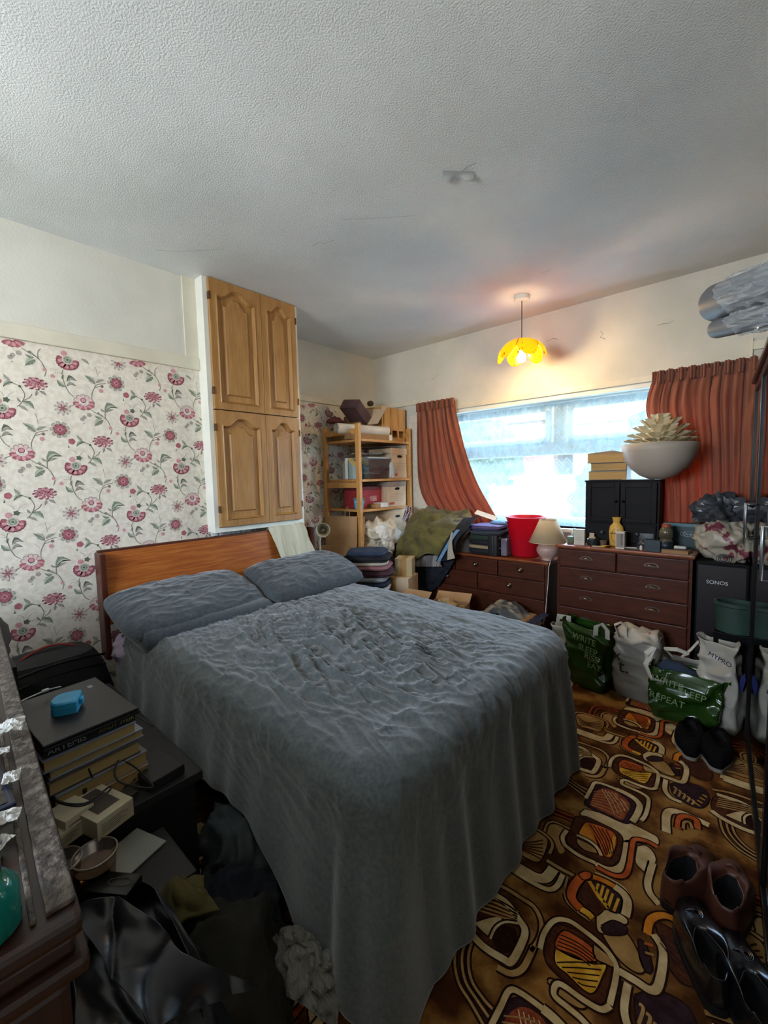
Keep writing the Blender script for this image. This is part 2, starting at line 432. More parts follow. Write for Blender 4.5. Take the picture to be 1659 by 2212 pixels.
# near left wall (chimney breast) with its wallpaper
inks = [ink[k] for k in INK]
mb = MB(); mb.box(XN-0.12, XN, YF, YC, ZR-0.02, ZC)
b2 = MB(); b2.mi = 1; b2.box(XN-0.12, XN, YF, YC, 0, ZR-0.02); b2.box(XA-0.12, XA, YC, YB, 0, ZR-0.02)
b2.mi = 0; b2.box(XA-0.12, XA, YC, YB, ZR-0.02, ZC); b2.mi = 0; b2.box(XA-0.12, XN-0.12, YC-0.12, YC, 0, ZC)
for s_ in (b2,): mb.v += []; 
b2.add(mb.v, mb.f)
for pm in (paper_wall(lambda a, b, h: Vector((XN+h, a, b)), -0.1, YC-0.02, 0.25, ZR-0.05), paper_wall(lambda a, b, h: Vector((XA+h, a, b)), YC+0.02, YB-0.02, 0.3, ZR-0.05)):
    base = len(b2.v); b2.v += pm.v; b2.f += [[base+i for i in f] for f in pm.f]; b2.m += [i+1 for i in pm.m]; b2.sm += pm.sm
struct('wall_left', b2, [plaster, paper]+inks, fix=False)

# back wall with the window opening
b = MB()
b.mi = 0; b.box(XA-0.12, XR, YB, YB+0.22, max(WZ1, 0)+0.0, ZC)
b.mi = 1; b.box(XA-0.12, WX0, YB, YB+0.22, 0, WZ1); b.box(WX1, XR, YB, YB+0.22, 0, WZ1); b.box(WX0, WX1, YB, YB+0.22, 0, WZ0)
pm = paper_wall(lambda a, b_, h: Vector((a, YB-h, b_)), WX1+0.03, 0.5, 0.3, WZ1-0.02)
base = len(b.v); b.v += pm.v; b.f += [[base+i for i in f] for f in pm.f]; b.m += [i+1 for i in pm.m]; b.sm += pm.sm
struct('wall_back', b, [plaster, paper]+inks, fix=False)
b = MB(); b.box(XR, XR+0.12, YF, YB, 0, ZC); struct('wall_right', b, paper)
# wall behind the camera, with an opening added to let in fill daylight
b = MB(); b.box(XN-0.12, -1.9, YF-0.12, YF, 0, ZC); b.box(-.6, XR, YF-0.12, YF, 0, ZC); b.box(-1.9, -.6, YF-0.12, YF, 0, 1.38); b.box(-1.9, -.6, YF-0.12, YF, 2.22, ZC)
struct('wall_front', b, paper)
b = MB(); b.box(XA-0.12, XR+0.12, YF-0.12, YB+0.22, ZC, ZC+0.1)
# peeling patch of lining paper
pc = H(990, 375, 2, ZC)
def peel(u, v):
    x = (u-0.5)*0.13; y = (v-0.5)*0.042*(1-0.5*u); return Vector((pc.x, pc.y, ZC-0.001)) + Vector((x*0.75-y*0.66, x*0.66+y*0.75, -0.018*v*v*(0.6+0.4*math.sin(u*9))))
b.mi = 1; b.grid(peel, 12, 6)
crack = mat('crack_line', '#6f6c64', rough=0.9)
b.mi = 2
def ccrack(pts, w_=0.002):
    q = [H(u, v, 2, ZC) for u, v in pts]; vv = []
    for i, p in enumerate(q):
        j = noise.noise(p*9)*0.006; d = (q[min(i+1, len(q)-1)]-q[max(i-1, 0)]); d.z = 0; d.normalize(); nn = Vector((-d.y, d.x, 0))
        vv += [Vector((p.x, p.y, ZC-0.0006))+nn*(j-w_), Vector((p.x, p.y, ZC-0.0006))+nn*(j+w_)]
    b.add(vv, [(2*i, 2*i+1, 2*i+3, 2*i+2) for i in range(len(q)-1)])
ccrack([(965,390),(990,378),(1010,360),(1030,352)], 0.0012); ccrack([(675,530),(690,522),(700,526),(720,519)], .001); ccrack([(335,540),(380,543),(430,541),(485,538)], .0008)
ccrack([(1490,600),(1500,597),(1520,594),(1535,590)], .0025); ccrack([(1165,592),(1180,586),(1190,583)], .001); ccrack([(740,475),(830,470),(900,466)], .0006)
struct('ceiling', b, [ceil_m, mat('peel_paper', '#9a9c98', '#acaea9'), crack], fix=False)

# picture rails and ceiling edge
b = MB(); b.box(XN, XN+0.022, YF, 1.30, ZR-0.03, ZR+0.045, bev=0.006); b.box(XN, XN+0.012, 1.22, 1.30, ZR+0.045, ZC); struct('trim_1', b, rail_m)
b = MB(); b.box(XA, XA+0.02, YC, YB, ZR-0.02, ZR+0.03, bev=0.005); struct('trim_2', b, rail_m)
b = MB(); b.box(XA, -2.56, YB-0.02, YB, ZR-0.02, ZR+0.03, bev=0.005); b.box(-0.10, XR, YB-0.02, YB, ZR-0.02, ZR+0.03, bev=0.005); b.box(-2.56, -0.10, YB-0.03, YB, WZ1, WZ1+0.045, bev=0.004)
b.box(-0.115, -0.10, YB-0.02, YB, ZR-0.06, ZR+0.05); struct('trim_3', b, rail_m)
b = MB(); b.box(XN, XN+0.018, YF, YC, 0, 0.12, bev=0.004); struct('baseboard_left', b, rail_m)
b = MB(); b.box(XA, XR, YB-0.018, YB, 0, 0.12, bev=0.004); struct('baseboard_back', b, rail_m)
# hairline cracks on the wall over the window
b = MB()
for pts in ([(1180,738),(1195,731),(1205,733)], [(1297,715),(1303,722),(1296,728),(1308,733)], [(1420,703),(1430,700),(1445,698),(1455,692)], [(955,770),(952,790),(948,806),(932,822)], [(1230,800),(1222,820),(1217,838)]):
    q = [H(u, v, 1, YB) for u, v in pts]; vv = []
    for p in q: vv += [Vector((p.x, YB-0.0008, p.z-0.0015)), Vector((p.x+0.001, YB-0.0008, p.z+0.0015))]
    b.add(vv, [(2*i, 2*i+1, 2*i+3, 2*i+2) for i in range(len(q)-1)])
struct('trim_4', b, crack, fix=False)

# ---------------------------------------------------------------- carpet
db, br, bk, tn, cr, yl, og, ro, du = range(1, 10)
cpal = [mat('carpet_ground', '#43240f', '#9c7038', scale=6.5, rough=0.95, bump=0.8, bscale=240, lo=0.4, hi=0.6, detail=7, c3='#6e451f', spec=0.1),
        mat('carpet_dark_brown', '#22100a', '#301810', scale=60, rough=0.95, bump=0.8, bscale=240, spec=0.1), mat('carpet_brown', '#3d1d12', '#55301c', scale=50, rough=0.95, bump=0.8, bscale=240, spec=0.1),
        mat('carpet_brick', '#7c3420', '#96492c', scale=50, rough=0.95, bump=0.8, bscale=240, spec=0.1), mat('carpet_tan', '#96703c', '#b68f58', scale=14, rough=0.95, bump=0.8, bscale=240, detail=6, spec=0.1),
        mat('carpet_cream', '#b89a68', '#d6bd8e', scale=20, rough=0.95, bump=0.8, bscale=240, detail=6, spec=0.1), mat('carpet_yellow', '#c08a1e', '#e0b040', scale=22, rough=0.95, bump=0.8, bscale=240, spec=0.1),
        mat('carpet_orange', '#c0651a', '#d98a2c', scale=18, rough=0.95, bump=0.8, bscale=240, spec=0.1), mat('carpet_red_orange', '#a84a1e', '#c4602c', scale=30, rough=0.95, bump=0.8, bscale=240, spec=0.1),
        mat('carpet_dusk', '#2a1a1c', '#38242a', scale=40, rough=0.95, bump=0.8, bscale=240, spec=0.1)]
def ca(u, v): p = H(1100+u/5.184, 1700+v/5.184, 2, 0); return (p.x, p.y)
def cb_(u, v): p = H(1200+u/5.184, 1490+v/5.184, 2, 0); return (p.x, p.y)
KM = 1/5.184/929*1.5   # rough metres per crop pixel
carpet_items = []
def CL(src, pts, w_, c, dz=3, outline=True):
    q = smooth2([src(*p) for p in pts], 6)
    if outline: carpet_items.append(('l', q, w_+0.011, db, dz-1))
    carpet_items.append(('l', q, w_, c, dz))
def CP(src, pts, c, dz=3, outline=True):
    q = [src(*p) for p in pts]; q = smooth2(q+[q[0]], 5)[:-1]
    if outline: carpet_items.append(('l', q+[q[0]], 0.010, db, dz-1))
    carpet_items.append(('p', q, 0, c, dz))
A_, B_ = ca, cb_
# big cream shape and fields
CP(A_, [(850,250),(1000,290),(1180,350),(1380,420),(1560,510),(1659,570),(1659,650),(1520,600),(1400,575),(1360,620),(1340,760),(1300,950),(1240,985),(1130,960),(970,890),(985,850),(1130,900),(1230,850),(1270,700),(1260,570),(1150,480),(950,380),(800,310)], cr, 2)
CP(A_, [(740,340),(850,335),(1000,400),(1180,490),(1255,560),(1260,640),(1230,790),(1180,860),(1090,880),(950,810),(720,680),(650,600),(690,480)], br, 4)
CP(A_, [(800,480),(870,400),(940,520),(1030,700),(900,620),(790,540)], og, 6); CP(A_, [(880,400),(1040,450),(1170,520),(1200,610),(1165,740),(1120,795),(1040,745),(960,580)], ro, 6)
for k in range(5): CL(A_, [(900+k*45,425+k*14),(990+k*38,560+k*12),(1060+k*26,700+k*6),(1085+k*18,770-k*6)], .004, db, 8, False)
CL(A_, [(1180,560),(1150,690),(1110,780)], .010, yl, 7, False)
CP(A_, [(760,585),(880,640),(960,700),(985,745),(850,710),(770,640)], tn, 6); CL(A_, [(755,545),(860,590),(950,650),(1000,710),(1030,775)], .011, cr, 9)
CL(A_, [(645,490),(600,560),(615,640),(680,700),(800,780),(965,855)], .014, cr, 5)
CL(A_, [(980,900),(1130,980),(1240,1005),(1310,975),(1345,880),(1370,720),(1390,610),(1440,590),(1560,620),(1659,680)], .015, ro, 5)
CP(A_, [(1440,670),(1520,660),(1600,720),(1640,820),(1600,900),(1580,1010),(1500,940),(1420,850),(1425,740)], cr, 3)
CL(A_, [(1610,850),(1565,1000),(1550,1100),(1580,1200),(1680,1320)], .02, cr, 4)
CP(A_, [(0,450),(60,410),(180,430),(320,500),(410,570),(425,640),(370,790),(300,840),(150,770),(0,680)], tn, 3)
for k in range(6): CL(A_, [(10,470+k*45),(150,620+k*18),(380,600+k*45)], .006, br, 5, False)
CL(A_, [(0,390),(60,375),(200,420),(350,500),(450,580),(485,660),(450,750)], .010, tn, 5)
CL(A_, [(220,420),(270,300),(350,230),(480,245),(620,300),(720,335)], .013, bk, 5); CL(A_, [(290,450),(335,340),(410,285),(540,315),(700,380)], .011, bk, 6); CL(A_, [(395,505),(425,420),(495,393),(590,430),(680,475)], .008, tn, 6)
CP(A_, [(420,520),(450,430),(560,430),(620,480),(590,620),(620,720),(560,740),(500,600)], tn, 2, False)
CL(A_, [(-60,800),(0,840),(150,930),(300,1015),(400,1025),(455,975),(495,915)], .034, cr, 5); CL(A_, [(-60,870),(0,915),(200,1040),(370,1130),(470,1150),(545,1100),(600,985)], .016, cr, 5); CL(A_, [(420,825),(560,910),(740,1005)], .013, tn, 5)
CL(A_, [(655,1010),(620,1130)], .007, tn, 4); CL(A_, [(690,1040),(660,1140)], .006, tn, 4)
# orange ringed square with comb
CL(A_, [(800,1020),(735,1100),(695,1210),(725,1290),(800,1370)], .026, ro, 6); CL(A_, [(800,1370),(880,1420),(935,1475)], .020, yl, 6)
CP(A_, [(780,985),(850,955),(915,975),(900,1025),(830,1040)], ro, 8)
CP(A_, [(830,1050),(900,1070),(1000,1200),(1085,1340),(1000,1450),(930,1450),(850,1370),(760,1270),(760,1180),(800,1100)], br, 5)
for k in range(4): CL(A_, [(790+k*25,1210-k*40),(880+k*28,1310-k*45),(960+k*26,1400-k*45)], .003, du, 7, False)
CP(A_, [(900,1050),(1060,1100),(1200,1190),(1265,1270),(1240,1420),(1090,1380),(1000,1230)], du, 5)
CL(A_, [(895,1060),(950,1150),(1000,1230),(1050,1290),(1110,1370)], .012, yl, 8, False)
for a_, b_ in (((970,1170),(1000,1090)), ((1020,1230),(1055,1110)), ((1060,1300),(1110,1150)), ((1105,1360),(1160,1200)), ((1170,1400),(1225,1255))): CL(A_, [a_, ((a_[0]+b_[0])/2, (a_[1]+b_[1])/2), b_], .008, yl, 8, False)
CL(A_, [(940,1010),(1060,1055),(1180,1120)], .018, og, 6); CL(A_, [(1180,1120),(1280,1200),(1325,1300),(1300,1450)], .024, cr, 6)
CL(A_, [(960,960),(1100,1020),(1260,1110),(1340,1200)], .005, cr, 4, False); CL(A_, [(620,1200),(650,1290),(760,1400),(900,1500)], .006, tn, 4)
CP(A_, [(980,1460),(1050,1390),(1180,1400),(1310,1480),(1300,1540),(1150,1500),(1080,1530),(1060,1640),(990,1600)], cr, 5)
# fan square and red and yellow square (upper crop)
CP(B_, [(380,1200),(450,1090),(560,1085),(700,1140),(830,1220),(895,1290),(880,1380),(830,1480),(760,1490),(560,1400),(380,1320),(330,1270)], du, 4)
CP(B_, [(400,1250),(460,1140),(560,1110),(700,1160),(830,1280),(790,1400),(740,1460),(600,1400),(400,1300)], bk, 5, False)
for k in range(7): CL(B_, [(395+k*6,1290-k*24),(560+k*14,1350-k*30),(735+k*12,1440-k*25)], .0035, tn, 7, False)
for k in range(5): CL(B_, [(520+k*36,1120+k*10),(600+k*42,1260+k*3),(660+k*40,1400-k*12)], .003, cr, 7, False)
CL(B_, [(340,1220),(360,1180),(400,1110),(440,1045),(520,1055),(680,1115)], .014, cr, 6)
CL(B_, [(680,1115),(780,1160),(880,1220),(940,1290),(930,1360),(890,1440),(860,1480)], .022, cr, 6)
CL(B_, [(1130,1100),(1070,1115),(950,1080),(770,1015),(745,1060),(850,1110),(950,1155),(1030,1210),(1040,1280),(1010,1400),(960,1470)], .014, cr, 7)
CP(B_, [(640,870),(660,790),(720,765),(900,805),(1060,880),(1120,940),(1120,1010),(1095,1095),(1010,1085),(720,960),(650,900)], br, 4)
CP(B_, [(735,800),(790,795),(970,865),(1010,935),(880,905),(715,860)], ro, 6); CP(B_, [(715,870),(880,915),(1065,925),(1050,990),(1010,1045),(950,1040),(820,975),(730,930)], yl, 6)
for k in range(5): CL(B_, [(735-k*5,808+k*15),(870,845+k*14),(1000-k*8,900+k*10)], .0035, db, 8, False)
for k in range(5): CL(B_, [(735+k*40,928+k*20),(880+k*15,925+k*24),(1055-k*8,932+k*24)], .0035, db, 8, False)
CP(B_, [(980,850),(1090,900),(1130,940),(1080,930),(1000,905)], tn, 7)
CL(B_, [(605,870),(620,800),(680,745),(780,745),(900,790),(1050,860),(1140,930),(1150,990),(1125,1095)], .014, cr, 7)
CP(B_, [(690,1005),(730,1000),(960,1080),(930,1110),(780,1060)], tn, 3)
# the left big square with the curl
CP(B_, [(20,690),(100,615),(250,640),(420,740),(470,800),(450,880),(390,920),(200,860),(40,770)], br, 4)
for k in range(5): CL(B_, [(60+k*14,690-k*14),(220+k*10,720-k*16),(410,750-k*10)], .006, tn, 6, False)
CP(B_, [(110,760),(230,735),(300,740),(250,820)], cr, 6); CP(B_, [(280,830),(320,780),(400,790),(420,830),(390,880),(310,870)], db, 7)
CL(B_, [(245,830),(270,780),(330,755),(420,760)], .007, cr, 8)
CL(B_, [(120,600),(300,660),(420,740),(480,790),(470,850),(420,925),(360,915),(200,860),(60,780),(0,725)], .020, cr, 6)
CL(B_, [(100,560),(260,590),(420,645),(520,685),(585,750),(590,820),(545,880)], .012, tn, 5); CL(B_, [(560,860),(510,950),(430,975),(330,950)], .016, tn, 5)
for dx in (0, 50, 95): CL(B_, [(40+dx,790+dx*.2),(20+dx,900),(80+dx*.9,1010-dx*.1),(200+dx*.8,1100-dx*.2),(330+dx*.3,1200-dx*.8)], .007, tn, 5)
# right hand shapes
CL(B_, [(1235,1010),(1225,1120),(1290,1210),(1410,1265)], .018, cr, 6); CP(B_, [(1290,1060),(1440,1040),(1640,1100),(1720,1220),(1640,1320),(1500,1290),(1330,1180)], du, 5)
for k in range(5): CL(B_, [(1320+k*50,1090+k*36),(1350+k*50,1110+k*36),(1325+k*50,1170+k*30)], .008, tn, 7, False)
for k in range(4): CL(B_, [(1560+k*28,1270-k*30),(1620+k*26,1310-k*34)], .007, yl, 7, False)
CP(B_, [(1400,745),(1560,790),(1720,850),(1740,1000),(1600,1000),(1480,900)], br, 5); CL(B_, [(1345,800),(1365,735),(1460,715),(1600,755),(1740,810)], .020, og, 7)
for k in range(4): CL(B_, [(1440,800+k*12),(1560,850+k*26),(1700,880+k*40)], .004, du, 7, False)
CL(B_, [(1390,800),(1455,860),(1465,930),(1440,1020),(1390,1035),(1290,1000),(1170,960)], .020, cr, 7)
CP(B_, [(1030,800),(1180,790),(1290,880),(1340,950),(1280,960),(1150,900)], tn, 4); CP(B_, [(1020,770),(1100,745),(1190,770),(1180,800),(1060,800)], du, 7)
CP(B_, [(1290,820),(1340,850),(1390,940),(1360,960),(1310,900)], du, 5); CL(B_, [(1330,840),(1390,850)], .008, ro, 8, False); CL(B_, [(1340,880),(1400,890)], .007, tn, 8, False)
CL(B_, [(1240,1600),(1240,1420),(1290,1360),(1400,1380),(1550,1440),(1720,1520)], .028, cr, 5); CL(B_, [(1370,1560),(1390,1440),(1460,1420),(1570,1460),(1590,1560)], .020, ro, 6)
CL(B_, [(1430,1560),(1440,1490),(1500,1490),(1530,1560)], .010, tn, 7)
FX0, FX1, FY0, FY1 = XA, XR, YF, YB
PR = Print(lambda a, b_, h: Vector((a, b_, h)))
for iy in range(-1, 3):
    for ix in range(-3, 3):
        dx = 0.60*ix - 0.060*iy; dy = 0.96*iy + 0.045*ix
        for kind_, q, w_, c_, dz in carpet_items:
            qq = [(x+dx, y+dy) for x, y in q]
            if not all(FX0 < x < FX1 and FY0 < y < FY1 for x, y in qq): continue
            if max(x for x, y in qq) < -1.5: continue
            if kind_ == 'l': PR.quadstrip(qq, w_, c_, dz)
            else: PR.poly(qq, c_, dz)
b = MB(); b.box(XA, XR, YF, YB, -0.05, 0.0); b.v += PR.mb.v
b.f += [[8+i for i in f] for f in PR.mb.f]; b.m += PR.mb.m; b.sm += PR.mb.sm
struct('floor', b, cpal, fix=False)

# ---------------------------------------------------------------- window
upvc = mat('white_plastic_frame', '#dfe6ea', rough=0.35); glass = glassy('window_glass', (0.97, 0.99, 1, 1), 0.05)
YW = 3.56
b = MB(); fz0, fz1 = WZ0, WZ1
tr = H(1150, 985, 1, YW).z; t2 = H(1150, 958, 1, YW).z; m0 = H(1192, 930, 1, YW).x; m1 = H(1226, 930, 1, YW).x
b.box(WX0, WX1, YW, YW+0.06, fz1-0.055, fz1, bev=.004); b.box(WX0, WX1, YW, YW+0.06, fz0, fz0+0.07, bev=.004)
b.box(WX0, WX0+0.06, YW, YW+0.06, fz0, fz1, bev=.004); b.box(WX1-0.06, WX1, YW, YW+0.06, fz0, fz1, bev=.004)
b.box(WX0, WX1, YW+.002, YW+0.058, tr, t2, bev=.004); b.box(m0+0.01, m1-0.01, YW+.001, YW+0.059, t2-.01, fz1, bev=.004)
w1 = struct('window_1', b, upvc)
for x0, x1 in ((WX0+0.06, m0), (m1, WX1-0.06)):
    s_ = MB(); z0, z1 = t2+0.0, fz1-0.055
    frame4(s_, x0, x1, z0, z1, .05, .045, YW-0.015, YW+0.045, .004)
    o = ob('window_sash', s_, upvc, w1)
    g = MB(); g.box(x0+.05, x1-.05, YW+0.01, YW+0.016, z0+.045, z1-.045); ob('window_pane', g, glass, w1)
g = MB(); g.box(WX0+0.06, WX1-.06, YW+0.02, YW+0.026, fz0+0.07, tr); ob('window_pane', g, glass, w1)
g = MB(); g.box(WX0-0.02, WX1+.02, YB-0.04, YW, WZ0-0.03, WZ0+0.0, bev=.006); struct('trim_5', g, white_gloss)
g = MB(); g.box(WX0, WX1, YB-0.012, YB+0.05, WZ1-0.035, WZ1, bev=.004); ob('curtain_track', g, white_gloss, w1)

# made-up window frame behind the camera, added out of view to brighten the near side
b = MB()
for q in ((-1.85, -.65, 1.38, 1.43), (-1.85, -.65, 2.17, 2.22), (-1.9, -1.85, 1.38, 2.22), (-.65, -.6, 1.38, 2.22), (-1.27, -1.23, 1.43, 2.17)): b.box(q[0], q[1], YF-0.09, YF-0.03, q[2], q[3])
struct('added_fill_window', b, upvc)

# net curtain: lace with chevrons and flowers
nm = bpy.data.materials.new('lace_net'); nm.use_nodes = True; N = nm.node_tree.nodes; L = nm.node_tree.links
for n_ in list(N): N.remove(n_)
def nd(t, **k):
    n_ = N.new(t)
    for a, v in k.items():
        if a in ('operation', 'wave_type', 'bands_direction', 'wave_profile', 'feature'): setattr(n_, a, v)
        else: n_.inputs[a].default_value = v
    return n_
def mth(op, a, b_=None, c_=None):
    n_ = N.new('ShaderNodeMath'); n_.operation = op
    for i, x in enumerate((a, b_, c_)):
        if x is None: continue
        if isinstance(x, (int, float)): n_.inputs[i].default_value = x
        else: L.new(x, n_.inputs[i])
    return n_.outputs[0]
uv = N.new('ShaderNodeTexCoord'); sp = N.new('ShaderNodeSeparateXYZ'); L.new(uv.outputs['Object'], sp.inputs[0])
X, Z = sp.outputs[0], sp.outputs[2]
tri = mth('ABSOLUTE', mth('SUBTRACT', mth('FRACT', mth('MULTIPLY', X, 13.0)), 0.5))       # 0..0.5 zigzag
chev = mth('FRACT', mth('ADD', mth('MULTIPLY', Z, 10.0), mth('MULTIPLY', tri, 1.1)))
line1 = mth('LESS_THAN', mth('ABSOLUTE', mth('SUBTRACT', chev, 0.5)), 0.06)
line2 = mth('LESS_THAN', mth('ABSOLUTE', mth('SUBTRACT', chev, 0.22)), 0.03)
vo = nd('ShaderNodeTexVoronoi', Scale=26.0); L.new(uv.outputs['Object'], vo.inputs['Vector'])
flo = mth('LESS_THAN', vo.outputs['Distance'], 0.25)
no_ = nd('ShaderNodeTexNoise', Scale=6.0); L.new(uv.outputs['Object'], no_.inputs['Vector'])
flo = mth('MULTIPLY', flo, mth('GREATER_THAN', no_.outputs[0], 0.5))
pat = mth('MINIMUM', mth('ADD', mth('ADD', line1, line2), flo), 1.0)
top = mth('GREATER_THAN', Z, 0.93)
solid_ = mth('MINIMUM', mth('ADD', mth('ADD', mth('MULTIPLY', pat, 0.34), 0.38), mth('MULTIPLY', top, 0.22)), 0.9)
di = nd('ShaderNodeBsdfDiffuse', Color=(0.60, 0.72, 0.76, 1)); tl = nd('ShaderNodeBsdfTranslucent', Color=(0.20, 0.31, 0.35, 1)); tp = nd('ShaderNodeBsdfTransparent', Color=(0.74, 0.90, 1, 1))
mx = nd('ShaderNodeMixShader', Fac=0.4); L.new(di.outputs[0], mx.inputs[1]); L.new(tl.outputs[0], mx.inputs[2])
m2 = N.new('ShaderNodeMixShader'); L.new(solid_, m2.inputs[0]); L.new(tp.outputs[0], m2.inputs[1]); L.new(mx.outputs[0], m2.inputs[2])
oo = N.new('ShaderNodeOutputMaterial'); L.new(m2.outputs[0], oo.inputs[0])
b = MB(); b.smooth = True
def net(u, v):
    x = (WX0+0.01) + (WX1-WX0-0.02)*u; z = 0.01 + (WZ1-WZ0-0.06)*v
    y = 0.007*math.sin(x*75+noise.noise(Vector((x*3, z*2, 0)))*5) + 0.006*math.sin(x*31+2*z)
    return Vector((x, y, z))
b.grid(net, 520, 14)
o = ob('net_curtain', b, nm, loc=(0, 3.50, WZ0+0.0)); tag(o, 'white lace net curtain hanging across the whole window', 'curtain')

# ---------------------------------------------------------------- curtains
cur = mat('terracotta_velvet', '#9c6048', '#ad7056', rough=0.9, scale=30, transl=0.38, tcol='#b8583a', sheen=0.3, stretch=(1, 1, 0.2))
lining = mat('curtain_lining_tape', '#b58a76', rough=0.9)
def curtain(label, rows, pl, nu=260, nv=60, yb=3.36, amp=0.019):
    t = thing('curtain', label, 'curtain', (0, 0, 0), group='window curtains')
    def body(u, v):
        L_ = []
        zs = [r[2] for r in rows]
        l = cat([Vector((r[0], r[3] if len(r) > 3 else 0, r[2])) for r in rows], v); r_ = cat([Vector((r[1], r[3] if len(r) > 3 else 0, r[2])) for r in rows], v)
        x = l.x + (r_.x-l.x)*u
        z = l.z
        ph = u*pl*2*PI + 2.6*noise.noise(Vector((u*4, v*0.7, pl))) + 0.8*math.sin(u*9)
        y = yb + amp*(0.75+0.9*noise.noise(Vector((u*7, v*1.2, 3+pl))))*math.sin(ph) + l.y + .006*math.sin(ph*2.3+1)
        y += 0.010*noise.noise(Vector((u*30, v*7, 1)))
        return Vector((x + 0.006*math.cos(ph), y, z + (0.012*math.sin(ph*0.5) if v > 0.97 else 0)))
    b_ = MB(); b_.grid(body, nu, nv); ob('curtain_cloth', b_, cur, t, smooth=True, solid=0.003)
    # gathered heading
    h_ = MB(); x0, x1, z0 = rows[0][0], rows[0][1], rows[0][2]
    def head(u, v):
        ph = u*pl*3.5*2*PI; 
        return Vector((x0+(x1-x0)*u, yb-0.006+0.012*math.sin(ph)+0.02*math.sin(u*pl*2*PI), z0-0.055+0.08*v+0.006*noise.noise(Vector((u*20, 0, 0)))))
    h_.grid(head, nu, 8); ob('curtain_heading', h_, cur, t, smooth=True, solid=0.003)
    return t
cl = curtain('terracotta curtain swept sideways at the left end of the window', [(-2.56, -2.13, 2.03), (-2.56, -2.09, 1.80), (-2.56, -1.98, 1.45), (-2.52, -1.86, 1.20), (-2.40, -1.73, 1.0), (-2.38, -1.70, 0.93)], 8)
crr = curtain('terracotta curtain hanging straight at the right end of the window', [(-0.60, -0.075, 1.985), (-0.64, -0.075, 1.78), (-0.58, -0.08, 1.55), (-0.53, -0.08, 1.2), (-0.52, -0.085, 0.75)], 9)
# ================================================================ CUPBOARD ON THE CHIMNEY BREAST
oak = mat('oak_veneer', '#94693a', '#b1854d', rough=0.4, scale=5, stretch=(14, 14, 1.1), lo=0.3, hi=0.7, detail=6, wood=True, bump=0.05)
hinge_m = mat('bronze_hinge', '#6b4a2c', rough=0.4, metal=0.7)
CF = -2.60
t = thing('wall_cupboard', 'tall oak cupboard with four arched panel doors in a white frame above the headboard', 'cupboard', (CF, 1.30, 1.03))
b = MB(); W_ = 0.70; HH = ZC-1.03
b.box(XN-CF+0.001, 0.0, 0, 0.03, 0, HH); b.box(XN-CF+0.001, 0.0, W_-0.03, W_, 0, HH); b.box(XN-CF+0.001, 0.0, 0.03, W_-0.03, 0, 0.03); b.box(XN-CF+0.001, XN-CF+0.012, 0.03, W_-0.03, 0.03, HH)
ob('frame', b, white_gloss, t)
def arch_door(w, h):
    """frame, sloped mouldings and raised field of an arched panel door, in local y (width) and z"""
    b = MB(); fr = 0.040; sh = 0.050
    def top(y, off):   # cathedral arch
        u = (y-w/2)/(w/2-fr)
        k = min(1, max(0, abs(u)-.12)/0.66); return h-fr-off - sh*(0.5-0.5*math.cos(PI*k))*1.0
    ys = [fr+(w-2*fr)*i/20 for i in range(21)]
    def ring(ins, x):
        q = [(x, fr+ins, fr+ins), (x, w-fr-ins, fr+ins)]
        for i in range(20, -1, -1):
            y = fr+ins+(w-2*fr-2*ins)*i/20; q.append((x, y, top(fr+(w-2*fr)*i/20, ins)))
        return q
    # front face between the door edge and the arched opening
    outer = [(0.022, 0, 0), (0.022, w, 0)] + [(0.022, w*i/20, h) for i in range(20, -1, -1)]
    R = [outer, ring(0, 0.022), ring(0.006, 0.027), ring(0.018, 0.003), ring(0.052, 0.004), ring(0.060, 0.015)]
    vv = [p for r in R for p in r]; n = len(outer); ff = []
    for j in range(len(R)-1):
        for k in range(n): ff.append((j*n+k, j*n+(k+1) % n, (j+1)*n+(k+1) % n, (j+1)*n+k))
    ff.append(tuple((len(R)-1)*n+k for k in range(n)))
    b.add(vv, ff); b.box(0.0, 0.0025, 0.001, w-.001, 0.001, h-.001); b.add([(0,0,0),(0,w,0),(0,w,h),(0,0,h),(.022,0,0),(.022,w,0),(.022,w,h),(.022,0,h)], [(0,1,5,4),(1,2,6,5),(2,3,7,6),(3,0,4,7)]); return b
dw = (W_-0.065)/2; zs = ((0.035, 0.735), (0.777, HH-0.775-0.01))
dws = (.355, .28)
for i, y0 in enumerate((0.030, 0.388)):
    dw = dws[i]
    for z0, h_ in zs:
        h_ = 0.735 if z0 < 0.1 else HH-z0-0.006
        d = ob('door', arch_door(dw, h_), oak, t, loc=(0.002, y0, z0))
        for hz in (0.09, h_-0.13):
            hb = MB(); yy = -0.006 if i == 0 else dw-0.004; hb.box(0.004, 0.028, yy, yy+0.010, hz, hz+0.045, bev=.002); ob('hinge', hb, hinge_m, d)
b = MB(); b.box(XN+0.001, XN+0.02, 1.32, 1.98, 0.72, 1.028)
for k in range(17): b.box(XN+0.02, XN+0.026, 1.33+k*0.039, 1.352+k*0.039, 0.72, 1.028)
tag(ob('vent_panel', b, mat('pale_blue_white_paint', '#c3ccca', '#d3dad6', rough=.5)), 'pale ribbed panel between the oak cupboard and the headboard', 'panel')

